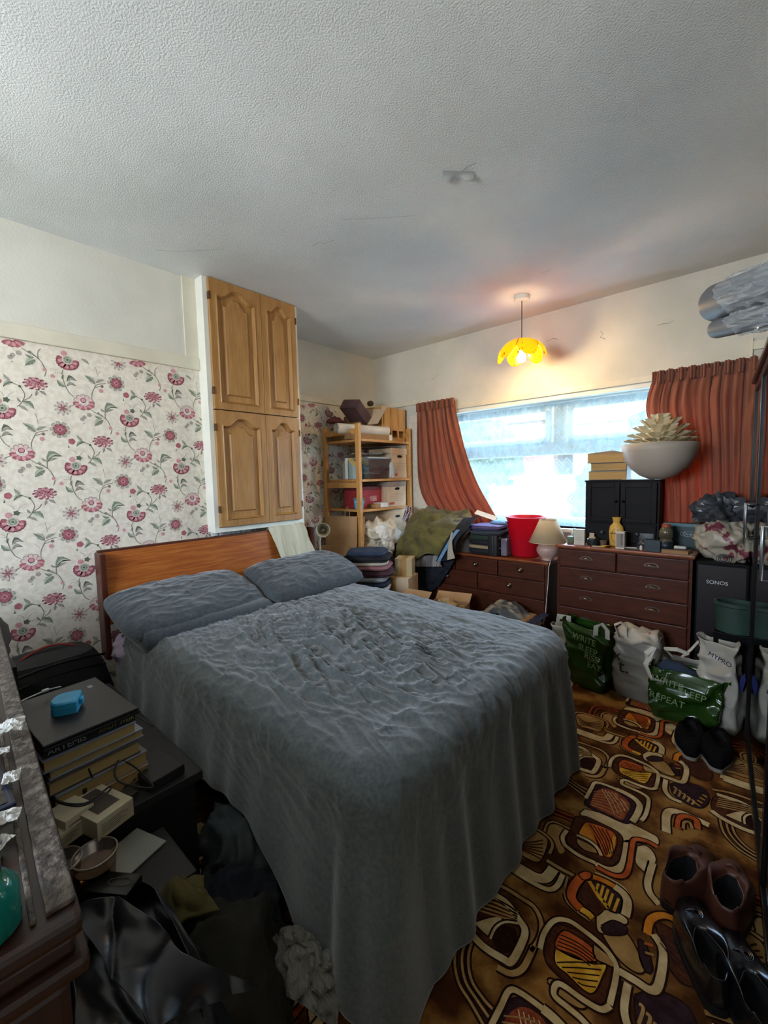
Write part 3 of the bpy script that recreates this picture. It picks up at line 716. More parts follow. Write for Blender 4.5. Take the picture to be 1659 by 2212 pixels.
# ================================================================ BED
teak = mat('teak_veneer', '#84421a', '#ae6a2c', rough=0.32, scale=6, stretch=(10, 0.9, 16), lo=0.3, hi=0.7, detail=7, wood=True, c3='#9a5422')
dteak = mat('dark_teak', '#3a160b', '#4d2010', rough=0.35, scale=8)
linen_l = mat('lavender_sheet', '#8f8096', '#a798ab', rough=0.9, scale=8)
bed = thing('bed', 'double bed with a teak headboard against the floral wall', 'bed', (-1.6, 1.4, 0))
BX, BY = 1.6, -1.4
b = MB()
def hbp(y0, y1, th=0.022):
    # the back leans and curves towards the wall at its top
    def f(u, v):
        z = 0.62+0.375*v; x = -2.555 - 0.055*v**1.5; return Vector((x+BX, y0+(y1-y0)*u+BY, z))
    return f
b.grid(hbp(0.665, 2.02), 30, 10); ob('headboard', b, teak, bed, solid=0.022)
b = MB(); b.tube([(-2.612+BX, 0.655+BY, 0.998), (-2.612+BX, 2.03+BY, 0.998)], 0.013, 8); b.box(-2.63+BX, -2.53+BX, 0.645+BY, 0.672+BY, 0.44, 1.0, bev=.008); b.box(-2.63+BX, -2.53+BX, 2.015+BY, 2.04+BY, 0.44, 1.0, bev=.008); ob('headboard_frame', b, dteak, bed)
b = MB(); b.box(-2.50+BX, -0.76+BX, 0.80+BY, 2.02+BY, 0.05, 0.34); ob('base', b, mat('divan_cloth', '#3c3a38', rough=.95), bed)
for y_ in (0.86, 1.96):
    for x_ in (-2.42, -0.84):
        b = MB(); b.lathe([(0.03, 0), (0.035, 0.055)], 12, M=T(x_+BX, y_+BY, 0)); ob('leg', b, dteak, bed)
b = MB(); b.box(-2.50+BX, -0.74+BX, 0.76+BY, 2.04+BY, 0.345, 0.585, bev=.05); mt = ob('mattress', b, linen_l, bed, smooth=True)
# bulge of lavender sheet showing past the duvet by the headboard
b = MB(); heap(b, (-2.44+BX, 0.715+BY, 0.50), (0.10, 0.065, 0.085), 0.012, 14, 3.0, 4, flat=False); tag(ob('sheet_fold', b, linen_l, bed, smooth=True))

# duvet: lies over the mattress and hangs down at the sides
linen = mat('slate_linen', '#383f42', '#4e5452', rough=0.85, scale=90, stretch=(1, 1, 1), bump=0.5, bscale=420, bdist=0.0015, sheen=0.35, lo=0.3, hi=0.7)
DX0, DX1, DY0, DY1, DZ = -2.47, -0.66, 0.68, 2.10, 0.63
def bz(x, y): return DZ + 0.018*math.exp(-((x+1.9)/0.5)**2) - 0.012*((y-1.4)/0.7)**2 - 0.012*((x+1.55)/0.9)**2
def wr(x, y):
    q = Vector((x*0.9+y*0.25, y*1.25-0.2*x, 0.3))
    d1 = ridge(Vector((x*2.6-y*1.2, y*9.5+x*3.4, 1.7)) + noise.noise_vector(q*2.4)*0.8)**3
    d2 = ridge(Vector((x*6.5+y*7.5, y*13-x*11, 5.0)) + noise.noise_vector(q*4)*0.9)**3
    d3 = ridge(Vector((x*9+y*4, y*30+x*7, 9.0)) + noise.noise_vector(q*5)*0.7)**2.5
    d4 = ridge(Vector((x*3.0+y*2.4, y*3.0-x*1.2, 21.0)))**5
    mid = 0.16+0.84*math.exp(-(((x+1.42)/0.60)**2+((y-1.25)/0.45)**2))
    return d1*0.024*mid + d2*0.017*mid + d3*0.010*(0.25+mid*.75) + d4*0.010*(0.3+0.7*mid) - 0.006 + 0.010*noise.noise(Vector((x*2.2, y*2.2, 4)))
def duvet():
    R_ = 0.16
    # perimeter of the top: from the near head corner along the near side, foot, far side, back to head
    P = []
    def arc(cx, cy, r, a0, a1, n):
        for k in range(n): a = a0+(a1-a0)*k/n; P.append((cx+r*math.cos(a), cy+r*math.sin(a), math.cos(a), math.sin(a)))
    def seg(x0, y0, x1, y1, nx, ny, n):
        for k in range(n): f = k/n; P.append((x0+(x1-x0)*f, y0+(y1-y0)*f, nx, ny))
    seg(DX0, DY0, DX1-R_, DY0, 0, -1, 150); arc(DX1-R_, DY0+R_, R_, -PI/2, 0, 44)
    seg(DX1, DY0+R_, DX1, DY1-R_, 1, 0, 120); arc(DX1-R_, DY1-R_, R_, 0, PI/2, 30)
    seg(DX1-R_, DY1, DX0, DY1, 0, 1, 100); seg(DX0, DY1, DX0, DY0, -1, 0, 70)
    n = len(P); spine0, spine1 = Vector((-2.0, 1.39, 0)), Vector((-1.1, 1.39, 0))
    NT, ND = 120, 90
    vv = []
    for j in range(NT+ND+1):
        for i, (x, y, nx, ny) in enumerate(P):
            b0 = Vector((x, y, 0)); sx_ = min(max(x, spine0.x), spine1.x); sp_ = Vector((sx_, 1.39, 0))
            if j <= NT:
                f = (j/NT)**0.9; rr = 0.10
                inn = b0 - Vector((nx, ny, 0))*rr
                p = sp_.lerp(inn, f); z = DZ
                p.z = bz(p.x, p.y)
                if i >= 150+44+120+30+100: pass
                p.z += wr(p.x, p.y)
                q = Vector((p.x*0.9+p.y*0.25, p.y*1.25-0.2*p.x, 0.3))
                ang = Vector((p.x*5.0-p.y*1.5, p.y*9.5+p.x*2.0, 1.7))
                d1 = ridge(ang + noise.noise_vector(q*3)*0.9)**2
                d2 = ridge(Vector((p.x*14+p.y*5, p.y*18-p.x*6, 5.0)) + noise.noise_vector(q*7)*0.8)**2
                d3 = ridge(Vector((p.x*26+p.y*16, p.y*30-p.x*18, 9.0)))**2
                mid = 0.35+0.65*math.exp(-(((p.x+1.45)/0.62)**2+((p.y-1.25)/0.55)**2))
            else:
                s = (j-NT)/ND
                side = 0 if i < 150 else 1 if i < 194 else 2 if i < 314 else 3 if i < 344 else 4 if i < 444 else 5
                if side == 0: hem = 0.27 + 0.03*math.sin(i*0.07) - 0.0*i; hem -= 0.16*ease(max(0, (i-105)/45)); head = i/150
                elif side == 1: hem = 0.11 - 0.095*ease(min(1, (i-150)/22))
                elif side in (2, 3): hem = 0.018
                elif side == 4: hem = 0.2
                else: hem = 0.50
                ztop = bz(x-nx*.10, y-ny*.10)
                rr = 0.10; L_ = ztop-rr*0.9-hem + PI/2*rr
                d = s*L_; inn = b0 - Vector((nx, ny, 0))*rr
                if d < PI/2*rr:
                    a = d/rr; out = rr*math.sin(a); dz = rr*0.9*(1-math.cos(a))
                else:
                    e_ = d-PI/2*rr; out = rr + e_*0.10; dz = rr*0.9 + e_
                k = max(0, min(1, (d-0.05)/0.35))
                arcp = i*0.0125
                fo = math.sin(arcp*15+1.5*noise.noise(Vector((arcp*2.2, 0, 7))))*0.5 + 0.5*math.sin(arcp*29+2*noise.noise(Vector((arcp*3, 1, 2))))
                amp = 0.017 if side in (2, 3) else 0.020 if side == 1 else 0.010
                out += fo*amp*k**1.2
                if side == 1:
                    out += 0.05*k*math.sin(PI*(i-150)/44)
                p = inn + Vector((nx, ny, 0))*out; p.z = ztop-dz
                q3 = Vector((p.x*7, p.y*7, p.z*3))
                wv = wr(inn.x+nx*d, inn.y+ny*d)*math.exp(-(d/.30)**2); aa = min(d/rr, PI/2)
                p += (Vector((nx, ny, 0))*math.sin(aa) + Vector((0, 0, 1))*math.cos(aa))*wv
            vv.append(p)
    ff = []
    for j in range(NT+ND):
        for i in range(n):
            i2 = (i+1) % n; ff.append((j*n+i, j*n+i2, (j+1)*n+i2, (j+1)*n+i))
    b_ = MB(); b_.add(vv, ff); return b_
o = ob('duvet', duvet(), linen, smooth=True, solid=0.006, fix=False)
tag(o, 'crumpled slate grey linen duvet spread over the bed and hanging to the carpet', 'duvet')

pil_m = mat('slate_pillow_linen', '#2e3439', '#3d4347', rough=0.85, scale=60, bump=0.4, bscale=400, bdist=0.0015, sheen=0.35)
def pillow(cx, cy, cz, lx, ly, h, rz, tilt, label, seed, rx=0.0):
    b_ = MB(); n, m_ = 90, 60
    def f(side):
        def g(u, v):
            x = (u-0.5)*2; y = (v-0.5)*2
            e = (1-abs(x)**3.6)*(1-abs(y)**5); e = max(e, 0)**0.5
            pin = 1-0.07*abs(x)**4; pin2 = 1-0.10*abs(y)**4
            p = Vector((x*lx/2*pin2, y*ly/2*pin, side*h/2*e))
            if side > 0:
                w = ridge(Vector((p.x*5+p.y*7, p.y*3.0-p.x*8, seed))+noise.noise_vector(Vector((p.x*4, p.y*4, seed)))*0.6)**2
                w2 = ridge(Vector((p.x*8+p.y*10, p.y*5-p.x*22, seed+3)))**2
                p.z += (w*0.009+w2*0.006)*min(1, e*1.6) - 0.004
            return p
        return g
    b_.grid(f(1), n, m_); b_.grid(f(-1), n, m_)
    # flange hem along one end
    o_ = ob('pillow', b_, pil_m, smooth=True, rot=(rx, tilt, rz), loc=(cx, cy, cz)); bm = bmesh.new(); bm.from_mesh(o_.data)
    bmesh.ops.remove_doubles(bm, verts=bm.verts[:], dist=0.0008); bmesh.ops.recalc_face_normals(bm, faces=bm.faces[:]); bm.to_mesh(o_.data); bm.free()
    return tag(o_, label, 'pillow', 'pillows on the bed')
pillow(-2.305, 0.995, 0.715, 0.42, 0.76, 0.15, 0.07, 0.36, 'slate grey pillow nearest the floral wall corner, its end open, under the headboard', 1.0)
pillow(-2.28, 1.76, 0.725, 0.42, 0.78, 0.15, 0.02, 0.36, 'slate grey pillow on the window side of the bed, next to the draped towel', 5.0)
b = MB(); b.box(-0.2, 0.2, -0.35, 0.35, -0.06, 0.06, bev=.05)
tag(ob('pillow', b, pil_m, smooth=True, loc=(-2.27, 1.02, 0.645), rot=(0, 0.15, 0.03)), 'dark grey pillow lying flat underneath the left pillow', 'pillow', 'pillows on the bed')

towel_m = mat('pale_striped_towel', '#b9b49a', '#d2cfb9', rough=0.95, scale=3, stretch=(1, 9, 0.5), bump=0.5, bscale=300)
sheet('towel', [[(-2.66, 1.70, 0.93), (-2.66, 1.83, 0.94), (-2.66, 1.98, 0.93)], [(-2.625, 1.695, 1.025), (-2.625, 1.83, 1.03), (-2.625, 1.975, 1.03)], [(-2.585, 1.69, 1.00), (-2.585, 1.83, 1.01), (-2.58, 1.985, 1.01)], [(-2.545, 1.715, 0.88), (-2.535, 1.85, 0.88), (-2.54, 2.01, 0.88)], [(-2.50, 1.75, 0.73), (-2.49, 1.88, 0.72), (-2.49, 2.05, 0.73)]], towel_m, 60, 50, 0.016, 11, 2.0, 0.006, str_=(1, 1, 0.15))
tag(bpy.data.objects['towel'], 'pale cream and green towel draped over the end of the headboard', 'towel')

# ================================================================ PINE SHELVING IN THE ALCOVE
pine = mat('pine_wood', '#b07a3c', '#c99556', rough=0.5, scale=5, stretch=(9, 2, 2), lo=0.3, hi=0.7, detail=5, wood=True)
pineD = mat('pine_knot', '#8a5526', rough=.6)
SXB, SXF, SY0, SY1 = -3.14, -2.66, 2.66, 3.40
sh = thing('shelving_unit', 'open pine shelving unit standing in the alcove and loaded with boxes', 'shelves', (SXB, SY0, 0))
L_ = SXF-SXB; D_ = SY1-SY0
for i, (x, y) in enumerate(((0, 0), (L_-0.045, 0), (0, D_-0.035), (L_-0.045, D_-0.035))):
    b = MB(); b.box(x, x+0.045, y, y+0.033, 0, 1.83, bev=.004); p_ = ob('post', b, pine, sh)
for y in (0, D_-0.035):
    for z in (1.74, 1.27, 0.75, 0.2):
        b = MB(); b.box(0.045, L_-0.045, y+0.004, y+0.029, z, z+0.05, bev=.003); ob('rail', b, pine, sh)
shz = (1.70, 1.345, 1.075, 0.745, 0.3)
for z in shz:
    b = MB(); b.box(0.01, L_-0.004, 0.036, D_-0.038, z-0.022, z, bev=.002)
    ob('shelf', b, pine, sh)
card = mat('cardboard', '#a98761', '#b9976f', rough=0.85, scale=5); cardp = mat('pale_card', '#b9a184', '#cab294', rough=0.85, scale=6)
grayc = mat('grey_card', '#8b8177', '#989088', rough=0.8); cardd = mat('brown_kraft', '#8f6b45', '#a37c53', rough=0.85, scale=6)
inkb = mat('black_print', '#2a2624', rough=.7); inkr = mat('red_print', '#a8473c', rough=.7); darkhole = mat('dark_hole', '#120e0c', rough=.9)
def archive(x0, x1, y0, y1, z, h, label, lid=0.055, lidm=None):
    """document box with lid, hand hole, ruled label; front faces +x, hole side faces the room"""
    t_ = thing('archive_box', label, 'box', ((x0+x1)/2, (y0+y1)/2, z), group='document boxes on the pine shelves')
    w, d = (x1-x0)/2, (y1-y0)/2
    b_ = MB(); b_.box(-w, w, -d, d, 0, h, bev=.002); ob('box_body', b_, cardp, t_)
    b_ = MB(); b_.box(-w-.004, w+.004, -d-.004, d+.004, h-lid, h+.004, bev=.002); ob('lid', b_, lidm or cardp, t_)
    b_ = MB(); n = 14; c_ = []
    for k in range(n): a = 2*PI*k/n; c_.append((0.035*math.copysign(abs(math.cos(a))**.6, math.cos(a)), 0.012*math.copysign(abs(math.sin(a))**.6, math.sin(a))))
    b_.add([(w+.0052, y_, z_+h-lid-0.02) for y_, z_ in c_], [tuple(range(n))]); ob('hand_hole', b_, darkhole, t_)
    b_ = MB()
    for k in range(4): b_.box(w+.0008, w+.0014, -d*.75, d*.75, h*.5-k*.022, h*.5-k*.022+.0014)
    ob('ruled_label', b_, inkb, t_)
    b_ = MB(); b_.box(w+.0008, w+.0016, -d*.85, -d*.3, h*.08, h*.17); ob('red_stamp', b_, inkr, t_)
    return t_
archive(-2.98, -2.69, 3.13, 3.355, 1.346, 0.285, 'pale document box with red stamp on the second shelf beside the clear tub')
archive(-3.00, -2.69, 3.06, 3.335, 1.076, 0.235, 'document box with a grey lid and black hand hole on the third shelf', 0.045, grayc)
archive(-3.02, -2.70, 3.07, 3.345, 0.746, 0.305, 'plain lidded document box on the lowest visible shelf behind the white bedding')
# things on the top
shtop = 1.70
b = MB(); b.smooth = True; b.tube([(-2.74, 2.70, 1.80), (-2.74, 3.15, 1.80)], 0.047, 24); b.smooth = False
b = MB(); b.smooth = True
pa, pb = Vector((-2.83, 2.56, 1.795)), Vector((-2.73, 3.12, 1.793))
def roll(u, v): 
    a = u*2*PI; p = pa.lerp(pb, v); ax = (pb-pa).normalized(); sx_ = ax.cross(Vector((0, 0, 1))).normalized(); return p + (sx_*math.cos(a)+Vector((0, 0, 1))*math.sin(a))*(0.045+0.002*math.sin(3*a))
b.grid(roll, 24, 10, closed=True)
def roll2(u, v):
    a = u*2*PI*2.5; ax = (pb-pa).normalized(); sx_ = ax.cross(Vector((0, 0, 1))).normalized(); r_ = 0.043*(1-0.35*u); return pa.lerp(pb, v) + (sx_*math.cos(a)+Vector((0, 0, 1))*math.sin(a))*r_
b.grid(roll2, 50, 6)
tag(ob('paper_roll', b, mat('cream_paper', '#c8bfae', '#d6cebf', rough=.8)), 'roll of cream paper lying along the top shelf above a flat box', 'paper roll')
t = thing('flat_box', 'long flat cardboard box with a white plastic end on the top shelf', 'box', (-2.72, 2.90, 1.702), rz=-0.13)
b = MB(); b.box(-0.075, 0, -0.26, 0.24, 0, 0.052, bev=.002); ob('box_body', b, cardd, t)
b = MB(); b.box(-0.078, 0.003, 0.205, 0.245, -0.0, 0.056, bev=.006); ob('end_cap', b, mat('white_plastic', '#d9d8d2', rough=.4), t)
# wooden crate with slats (a row of vertical boards)
t = thing('slatted_crate', 'pine crate with upright slats standing on the top shelf by the curtain', 'crate', (-2.72, 3.22, 1.702))
for k in range(4):
    b = MB(); y0 = -0.15+k*0.098; b.box(-0.014, -0.002, y0, y0+0.02, 0.0, 0.315, bev=.002); ob('slat', b, pine, t)
b = MB(); b.box(-0.020, -0.014, -0.168, 0.18, 0.105, 0.32); ob('front_panel', b, mat('pale_ply', '#c29a62', '#cda872', rough=.6, scale=4, stretch=(1, 8, 1)), t)
b = MB(); b.box(-0.02, -0.012, -0.165, 0.175, 0, 0.04); b.box(-0.36, -0.02, -0.168, -0.155, 0, 0.32); b.box(-0.36, -0.02, 0.165, 0.178, 0, 0.32); b.box(-0.37, -0.36, -0.168, 0.178, 0, 0.32); ob('crate_body', b, mat('pine_ply', '#a9824e', rough=.7), t)
b = MB(); b.box(-0.19, 0.03, -0.02, 0.20, 0.0, 0.004); tag(ob('cardboard_sheet', b, cardp, loc=(-2.84, 3.18, 2.035), rot=(0.05, -0.08, 0.3)), 'loose sheet of buff card lying over the slatted crate', 'cardboard')
b = MB(); b.box(-0.16, 0.10, -0.01, -0.004, -0.12, 0.13); tag(ob('cardboard_sheet', b, cardp, loc=(-2.78, 3.0, 1.93), rot=(-0.75, 0, 0.1)), 'sheet of card leaning at an angle against the slatted crate', 'cardboard')
t = thing('shoe_box', 'dark maroon open box tilted on top of the shelving', 'box', (-2.86, 2.84, 1.95), rot=(-0.6, 0.1, 0.15))
mar = mat('maroon_card', '#4a3436', '#5a4244', rough=.7)
b = MB()
for q in ((-.09, .09, -.13, .13, -.05, -.046), (-.09, -.086, -.13, .13, -.05, .05), (.086, .09, -.13, .13, -.05, .05), (-.09, .09, -.13, -.126, -.05, .05), (-.09, .09, .126, .13, -.05, .05)): b.box(*q)
ob('box_body', b, mar, t)
b = MB(); b.box(-.087, .085, .13, .134, .05, .11); ob('flap', b, mar, t)
b = MB(); heap(b, (0, 0, 0), (0.07, 0.09, 0.05), .015, 16, 8, 3); tag(ob('pouch', b, mat('dark_red_cloth', '#5a2a30', '#6e3a3c', rough=.9), loc=(-3.02, 2.72, 1.87)), 'small dark red pouch poking out on top of the shelving by the wall', 'bag')
b = MB(); b.smooth = True; b.lathe([(0.0, -.03), (.026, -.02), (.034, 0), (.026, .02), (0, .03)], 16); tag(ob('brown_ball', b, mat('brown_felt', '#4a3a2c', rough=.95), loc=(-2.98, 3.16, 2.09)), 'round brown object behind the loose card on top of the shelving', 'ornament')
b = MB(); b.box(-.12, .10, -.1, .1, 0, .10); ob_ = ob('storage_box', b, cardd, loc=(-2.93, 2.96, 1.84)); tag(ob_, 'brown box buried under the card on the top shelf', 'box')
b = MB(); b.box(-.15, .13, -.12, .12, 0, .137, bev=.003); tag(ob('storage_box', b, cardd, loc=(-2.98, 2.88, 1.702)), 'brown box standing behind the paper roll on the top shelf', 'box')
# second shelf
clearp = glassy('clear_plastic', (0.86, 0.92, 0.95, 1), 0.16, 0.15)
t = thing('plastic_tub', 'clear plastic storage tub of odds and ends on the second shelf', 'box', (-2.80, 2.955, 1.347))
b = MB(); b.add([(-.10,-.13,.002),(.10,-.13,.002),(.10,.13,.002),(-.10,.13,.002),(-.115,-.15,.19),(.115,-.15,.19),(.115,.15,.19),(-.115,.15,.19)], [(0,3,2,1),(0,1,5,4),(1,2,6,5),(2,3,7,6),(3,0,4,7)])
ob('tub_body', b, clearp, t, solid=.002)
b = MB()
for q in ((-.12, .12, -.158, -.148, .183, .197), (-.12, .12, .148, .158, .183, .197), (.112, .122, -.155, .155, .183, .197), (-.122, -.112, -.155, .155, .183, .197)): b.box(*q, bev=.002)
ob('rim', b, mat('frosted_plastic', '#a9b9bd', rough=.3, alpha=.75), t)
cols = ['#7d6f5c', '#b8b1a0', '#4d5c66', '#8e8470', '#d0c9bb', '#5f5548']
for k in range(9):
    b = MB(); heap(b, (0, 0, 0), (.03+.01*(k % 3), .035, .022), .012, 30, k, 2)
    tag(ob('small_part', b, mat('oddment_%d' % (k % 6), cols[k % 6], rough=.8), loc=(-2.86+.055*(k % 3), 2.86+.09*(k//3), 1.352+.04*((k*7) % 3))), 'small odd part among others inside the clear tub', 'part', 'odds and ends in the clear tub')
sheet('plastic_bag', [[(-2.90, 2.76, 1.575), (-2.90, 2.9, 1.60), (-2.90, 3.06, 1.575)], [(-2.82, 2.80, 1.585), (-2.82, 2.93, 1.575), (-2.82, 3.09, 1.60)], [(-2.72, 2.84, 1.568), (-2.72, 2.96, 1.575), (-2.71, 3.10, 1.59)]], mat('cloudy_plastic', '#c6cbc8', rough=.25, alpha=.7), 30, 24, .02, 16, 4, .001)
tag(bpy.data.objects['plastic_bag'], 'crumpled clear bag lying on the clear tub', 'bag')
t = thing('bird_house', 'pale blue and yellow house shaped box at the wall end of the second shelf', 'box', (-2.87, 2.745, 1.347))
b = MB(); b.add([(-.06,-.03,0),(.07,-.03,0),(.07,-.03,.13),(.005,-.03,.185),(-.06,-.03,.13),(-.06,.03,0),(.07,.03,0),(.07,.03,.13),(.005,.03,.185),(-.06,.03,.13)], [(0,1,2,3,4),(9,8,7,6,5),(0,5,6,1),(1,6,7,2),(4,9,5,0)]); ob('house_body', b, mat('pale_blue_tin', '#8fa3a4', rough=.5), t)
b = MB(); b.add([(.078,-.034,.122),(.005,-.034,.19),(-.068,-.034,.122),(.078,.034,.122),(.005,.034,.19),(-.068,.034,.122)], [(0,1,4,3),(1,2,5,4)]); ob('roof', b, mat('pale_yellow', '#c9bb7c', rough=.5), t, solid=.006)
b = MB(); b.box(-.015, .01, -.008, .008, 0, .19, bev=.004); tag(ob('white_stick', b, mat('white_plastic', '#d9d8d2', rough=.4), loc=(-2.86, 2.70, 1.347)), 'white plastic strip standing upright beside the house shaped box', 'strip')
sheet('plastic_bag', [[(-2.70, 3.10, 1.49), (-2.69, 3.14, 1.51), (-2.70, 3.18, 1.48)], [(-2.685, 3.09, 1.42), (-2.675, 3.14, 1.43), (-2.685, 3.19, 1.42)], [(-2.70, 3.10, 1.35), (-2.68, 3.14, 1.352), (-2.70, 3.18, 1.35)]], mat('cloudy_plastic', '#c6cbc8', rough=.25, alpha=.7), 20, 20, .012, 30, 9, .001)
tag(bpy.data.objects['plastic_bag.001'], 'small crumpled clear bag in front of the upper document box', 'bag')
# third shelf
t = thing('paint_tub', 'small round blue tub with grey lid and handle on the third shelf', 'tub', (-2.76, 2.745, 1.077))
b = MB(); b.smooth = True; b.lathe([(.040, 0), (.047, .085)], 24); ob('tub_body', b, mat('sky_blue_plastic', '#3f95b5', '#55a9c6', rough=.4, scale=30), t, smooth='auto')
b = MB(); b.lathe([(.05, .082), (.052, .088), (.052, .1), (.045, .104), (0.0, .104)], 24); ob('lid', b, mat('blue_grey_plastic', '#5f7f8a', rough=.4), t, smooth='auto')
b = MB(); b.tube([(.05*math.cos(a), .05*math.sin(a), .085-.028*abs(math.sin((a+.6)))) for a in [i*PI/12-1.6 for i in range(13)]], .003, 6); ob('handle', b, mat('white_plastic', '#d9d8d2', rough=.4), t)
t = thing('gift_box', 'wide dark red box with white lettering patch on the third shelf', 'box', (-2.84, 2.92, 1.077))
red = mat('red_printed_card', '#8c1f28', '#a8323a', rough=.6, scale=60)
b = MB(); b.box(-.13, .07, -.16, .17, 0, .19, bev=.003); ob('box_body', b, red, t)
b = MB(); b.box(-.13, .075, -.165, .175, .165, .2, bev=.003); ob('lid', b, mat('dark_red_card', '#6c1f26', rough=.6), t)
b = MB(); b.box(.0702, .071, -.02, .07, .06, .11); ob('white_patch', b, mat('worn_white_print', '#c9a8a4', '#b25a5c', rough=.6, scale=80, lo=.5, hi=.55), t)
t = thing('white_box', 'flat white box at the shelf edge in front of the red box', 'box', (-2.72, 3.0, 1.077))
b = MB(); b.box(-.05, .045, -.13, .04, 0, .035, bev=.002); ob('box_body', b, cardd, t); b = MB(); b.box(-.052, .047, -.06, .042, .0355, .045, bev=.002); b.box(.0455, .0475, -.06, .042, 0.002, .04); ob('lid', b, mat('white_card', '#d8d5cd', rough=.6), t)
b = MB(); b.box(-.2, .12, -.17, .15, 0, .004, bev=.001); tag(ob('dark_folder', b, mat('black_brown_folder', '#2b201e', rough=.6), loc=(-2.82, 3.14, 1.638)), 'thin dark folder lying on the upper document box under the top shelf', 'folder')
# lower: bags and bedding
kraft = mat('kraft_paper', '#9b7650', '#ab865f', rough=.8, scale=6)
def pbag(loc, w, h, d, rz, rx, label, handles=True, ry=0):
    t_ = thing('paper_bag', label, 'bag', loc, rot=(rx, ry, rz), group='flattened brown paper bags')
    b_ = MB(); b_.box(-w/2, w/2, -d/2, d/2, 0, h, bev=.003); ob('bag_body', b_, kraft, t_)
    b_ = MB(); b_.box(-w/2+.01, w/2-.01, -d/2-.0012, -d/2-.0004, h*.88, h*.885); ob('crease', b_, cardd, t_)
    if handles:
        b_ = MB(); b_.tube([(w*.1, -d/2-.003, h-.03), (w*.1, -d/2-.004, h+.05), (w*.16, -d/2-.005, h+.09), (w*.25, -d/2-.004, h+.05), (w*.25, -d/2-.003, h-.03)], .0018, 6); ob('handle', b_, cardp, t_)
    return t_
pbag((-2.82, 2.56, 0.60), .30, .42, .012, 0.3, -0.12, 'large brown paper bag with rope handle leaning on the shelving', True)
pbag((-2.80, 2.60, 0.58), .34, .44, .01, 0.36, -0.13, 'second large brown paper bag just behind the front one', False)
pbag((-2.84, 2.50, 0.50), .30, .26, .016, 0.25, -0.10, 'smaller brown paper bag with folded triangular base behind the desk lamp', False)
t = bpy.data.objects['paper_bag.002']
b = MB(); 
for q in ([(.02, .03), (.10, .13), (.02, .23)], [(.10, .13), (.15, .23)]): b.tube([(x_, -.0095, z_) for x_, z_ in q], .0016, 5)
ob('fold_line', b, cardd, t)
bw = mat('cream_bedding', '#cbbfa6', '#ddd4c0', rough=.9, scale=5)
b = MB(); heap(b, (-2.74, 2.98, 0.80), (.14, .22, .17), .045, 7, 2.2, 5, flat=False); tag(ob('bedding_bundle', b, bw, smooth=True), 'bundle of crumpled cream bedding stuffed on the low shelf', 'bedding')
sheet('bed_linen', [[(-2.66, 2.80, .90), (-2.62, 2.88, .93), (-2.62, 2.98, .90)], [(-2.58, 2.80, .84), (-2.55, 2.89, .84), (-2.57, 2.99, .82)], [(-2.56, 2.84, .75), (-2.54, 2.90, .74), (-2.55, 2.98, .73)], [(-2.56, 2.89, .66), (-2.545, 2.92, .65), (-2.55, 2.95, .66)]], mat('white_linen', '#cfccc2', '#e0ddd4', rough=.9), 40, 44, .03, 13, 7, .004)
tag(bpy.data.objects['bed_linen'], 'white sheet spilling in folds out of the bedding bundle', 'bedding')
b = MB(); heap(b, (-2.86, 3.0, 0.305), (.22, .3, .3), .03, 6, 3, 4); tag(ob('dark_bag', b, mat('black_nylon', '#17181b', '#1f2124', rough=.6), smooth=True), 'black bag filling the bottom shelf below the bedding', 'bag')

# desk lamp by the shelves, stands on a bedside stand hidden by the bed
t = thing('desk_lamp', 'small cream spotlight lamp on a curved stem beside the bed', 'lamp', (-2.86, 2.36, 0.42))
crm = mat('cream_enamel', '#cfc8b0', rough=.35)
b = MB(); b.smooth = True; b.lathe([(.07, 0), (.07, .012), (.02, .025), (0, .03)], 24); ob('base', b, crm, t, smooth='auto')
b = MB(); b.smooth = True; b.tube([(0, 0, .02), (.005, 0, .15), (.0, 0, .28), (-.005, .0, .40), (0.0, .01, .45)], .009, 10); ob('stem', b, crm, t)
hd = MB(); hd.smooth = True; hd.lathe_open([(.0, -.075), (.028, -.07), (.03, -.02), (.034, -.01), (.052, .02), (.060, .045)], 24)
# head looks towards the camera
hm = ob('lamp_shade', hd, crm, t, smooth=True, solid=.002, loc=(.02, .02, .50)); 
hm.rotation_euler = Vector((0.75, -0.62, 0.05)).to_track_quat('Z', 'Y').to_euler()
bb = MB(); bb.smooth = True; bb.lathe([(.016, -.02), (.022, .0), (.024, .018), (0.0, .03)], 16); ob('bulb', bb, mat('reflector_bulb', '#8f8e88', rough=.15, metal=.6), hm)
b = MB(); b.box(-.17, .15, -.15, .16, 0, .42, bev=.004); tag(ob('bedside_stand', b, mat('dark_box_wood', '#2b1c14', rough=.5), loc=(-2.86, 2.36, 0.0)), 'low dark stand beside the bed under the cream lamp', 'stand')

# ================================================================ CLOTHES PILE BY THE BED
def folded(x, y, z, lx, ly, h, m, label, seed, rz=0.0, group='folded clothes stacked beside the bed', name='folded_garment'):
    b_ = MB(); n = 48; m_ = 14
    def f(u, v):
        a = u*2*PI; c_, s_ = math.cos(a), math.sin(a); k = 0.38
        ex = math.copysign(abs(c_)**k, c_); ey = math.copysign(abs(s_)**k, s_)
        ph = (v-0.5)*PI; rr = math.cos(ph)**0.35 if abs(ph) < PI/2-1e-3 else 0.0
        zz = h/2 + h/2*math.copysign(abs(math.sin(ph))**0.7, math.sin(ph))
        x_ = lx/2*ex*rr; y_ = ly/2*ey*rr
        nn = folds(Vector((x_*6, y_*6, zz*18)), seed); 
        lay = 0.006*math.sin(zz/h*PI*5)*rr
        return Vector((x_*(1+.05*nn)+lay*ex, y_*(1+.05*nn)+lay*ey, zz + (nn-.3)*h*.22*(1 if v > .5 else 0)))
    b_.grid(f, n, m_+8, closed=True)
    o_ = ob(name, b_, m, smooth=True, loc=(x, y, z), rz=rz); return tag(o_, label, 'clothes', group)
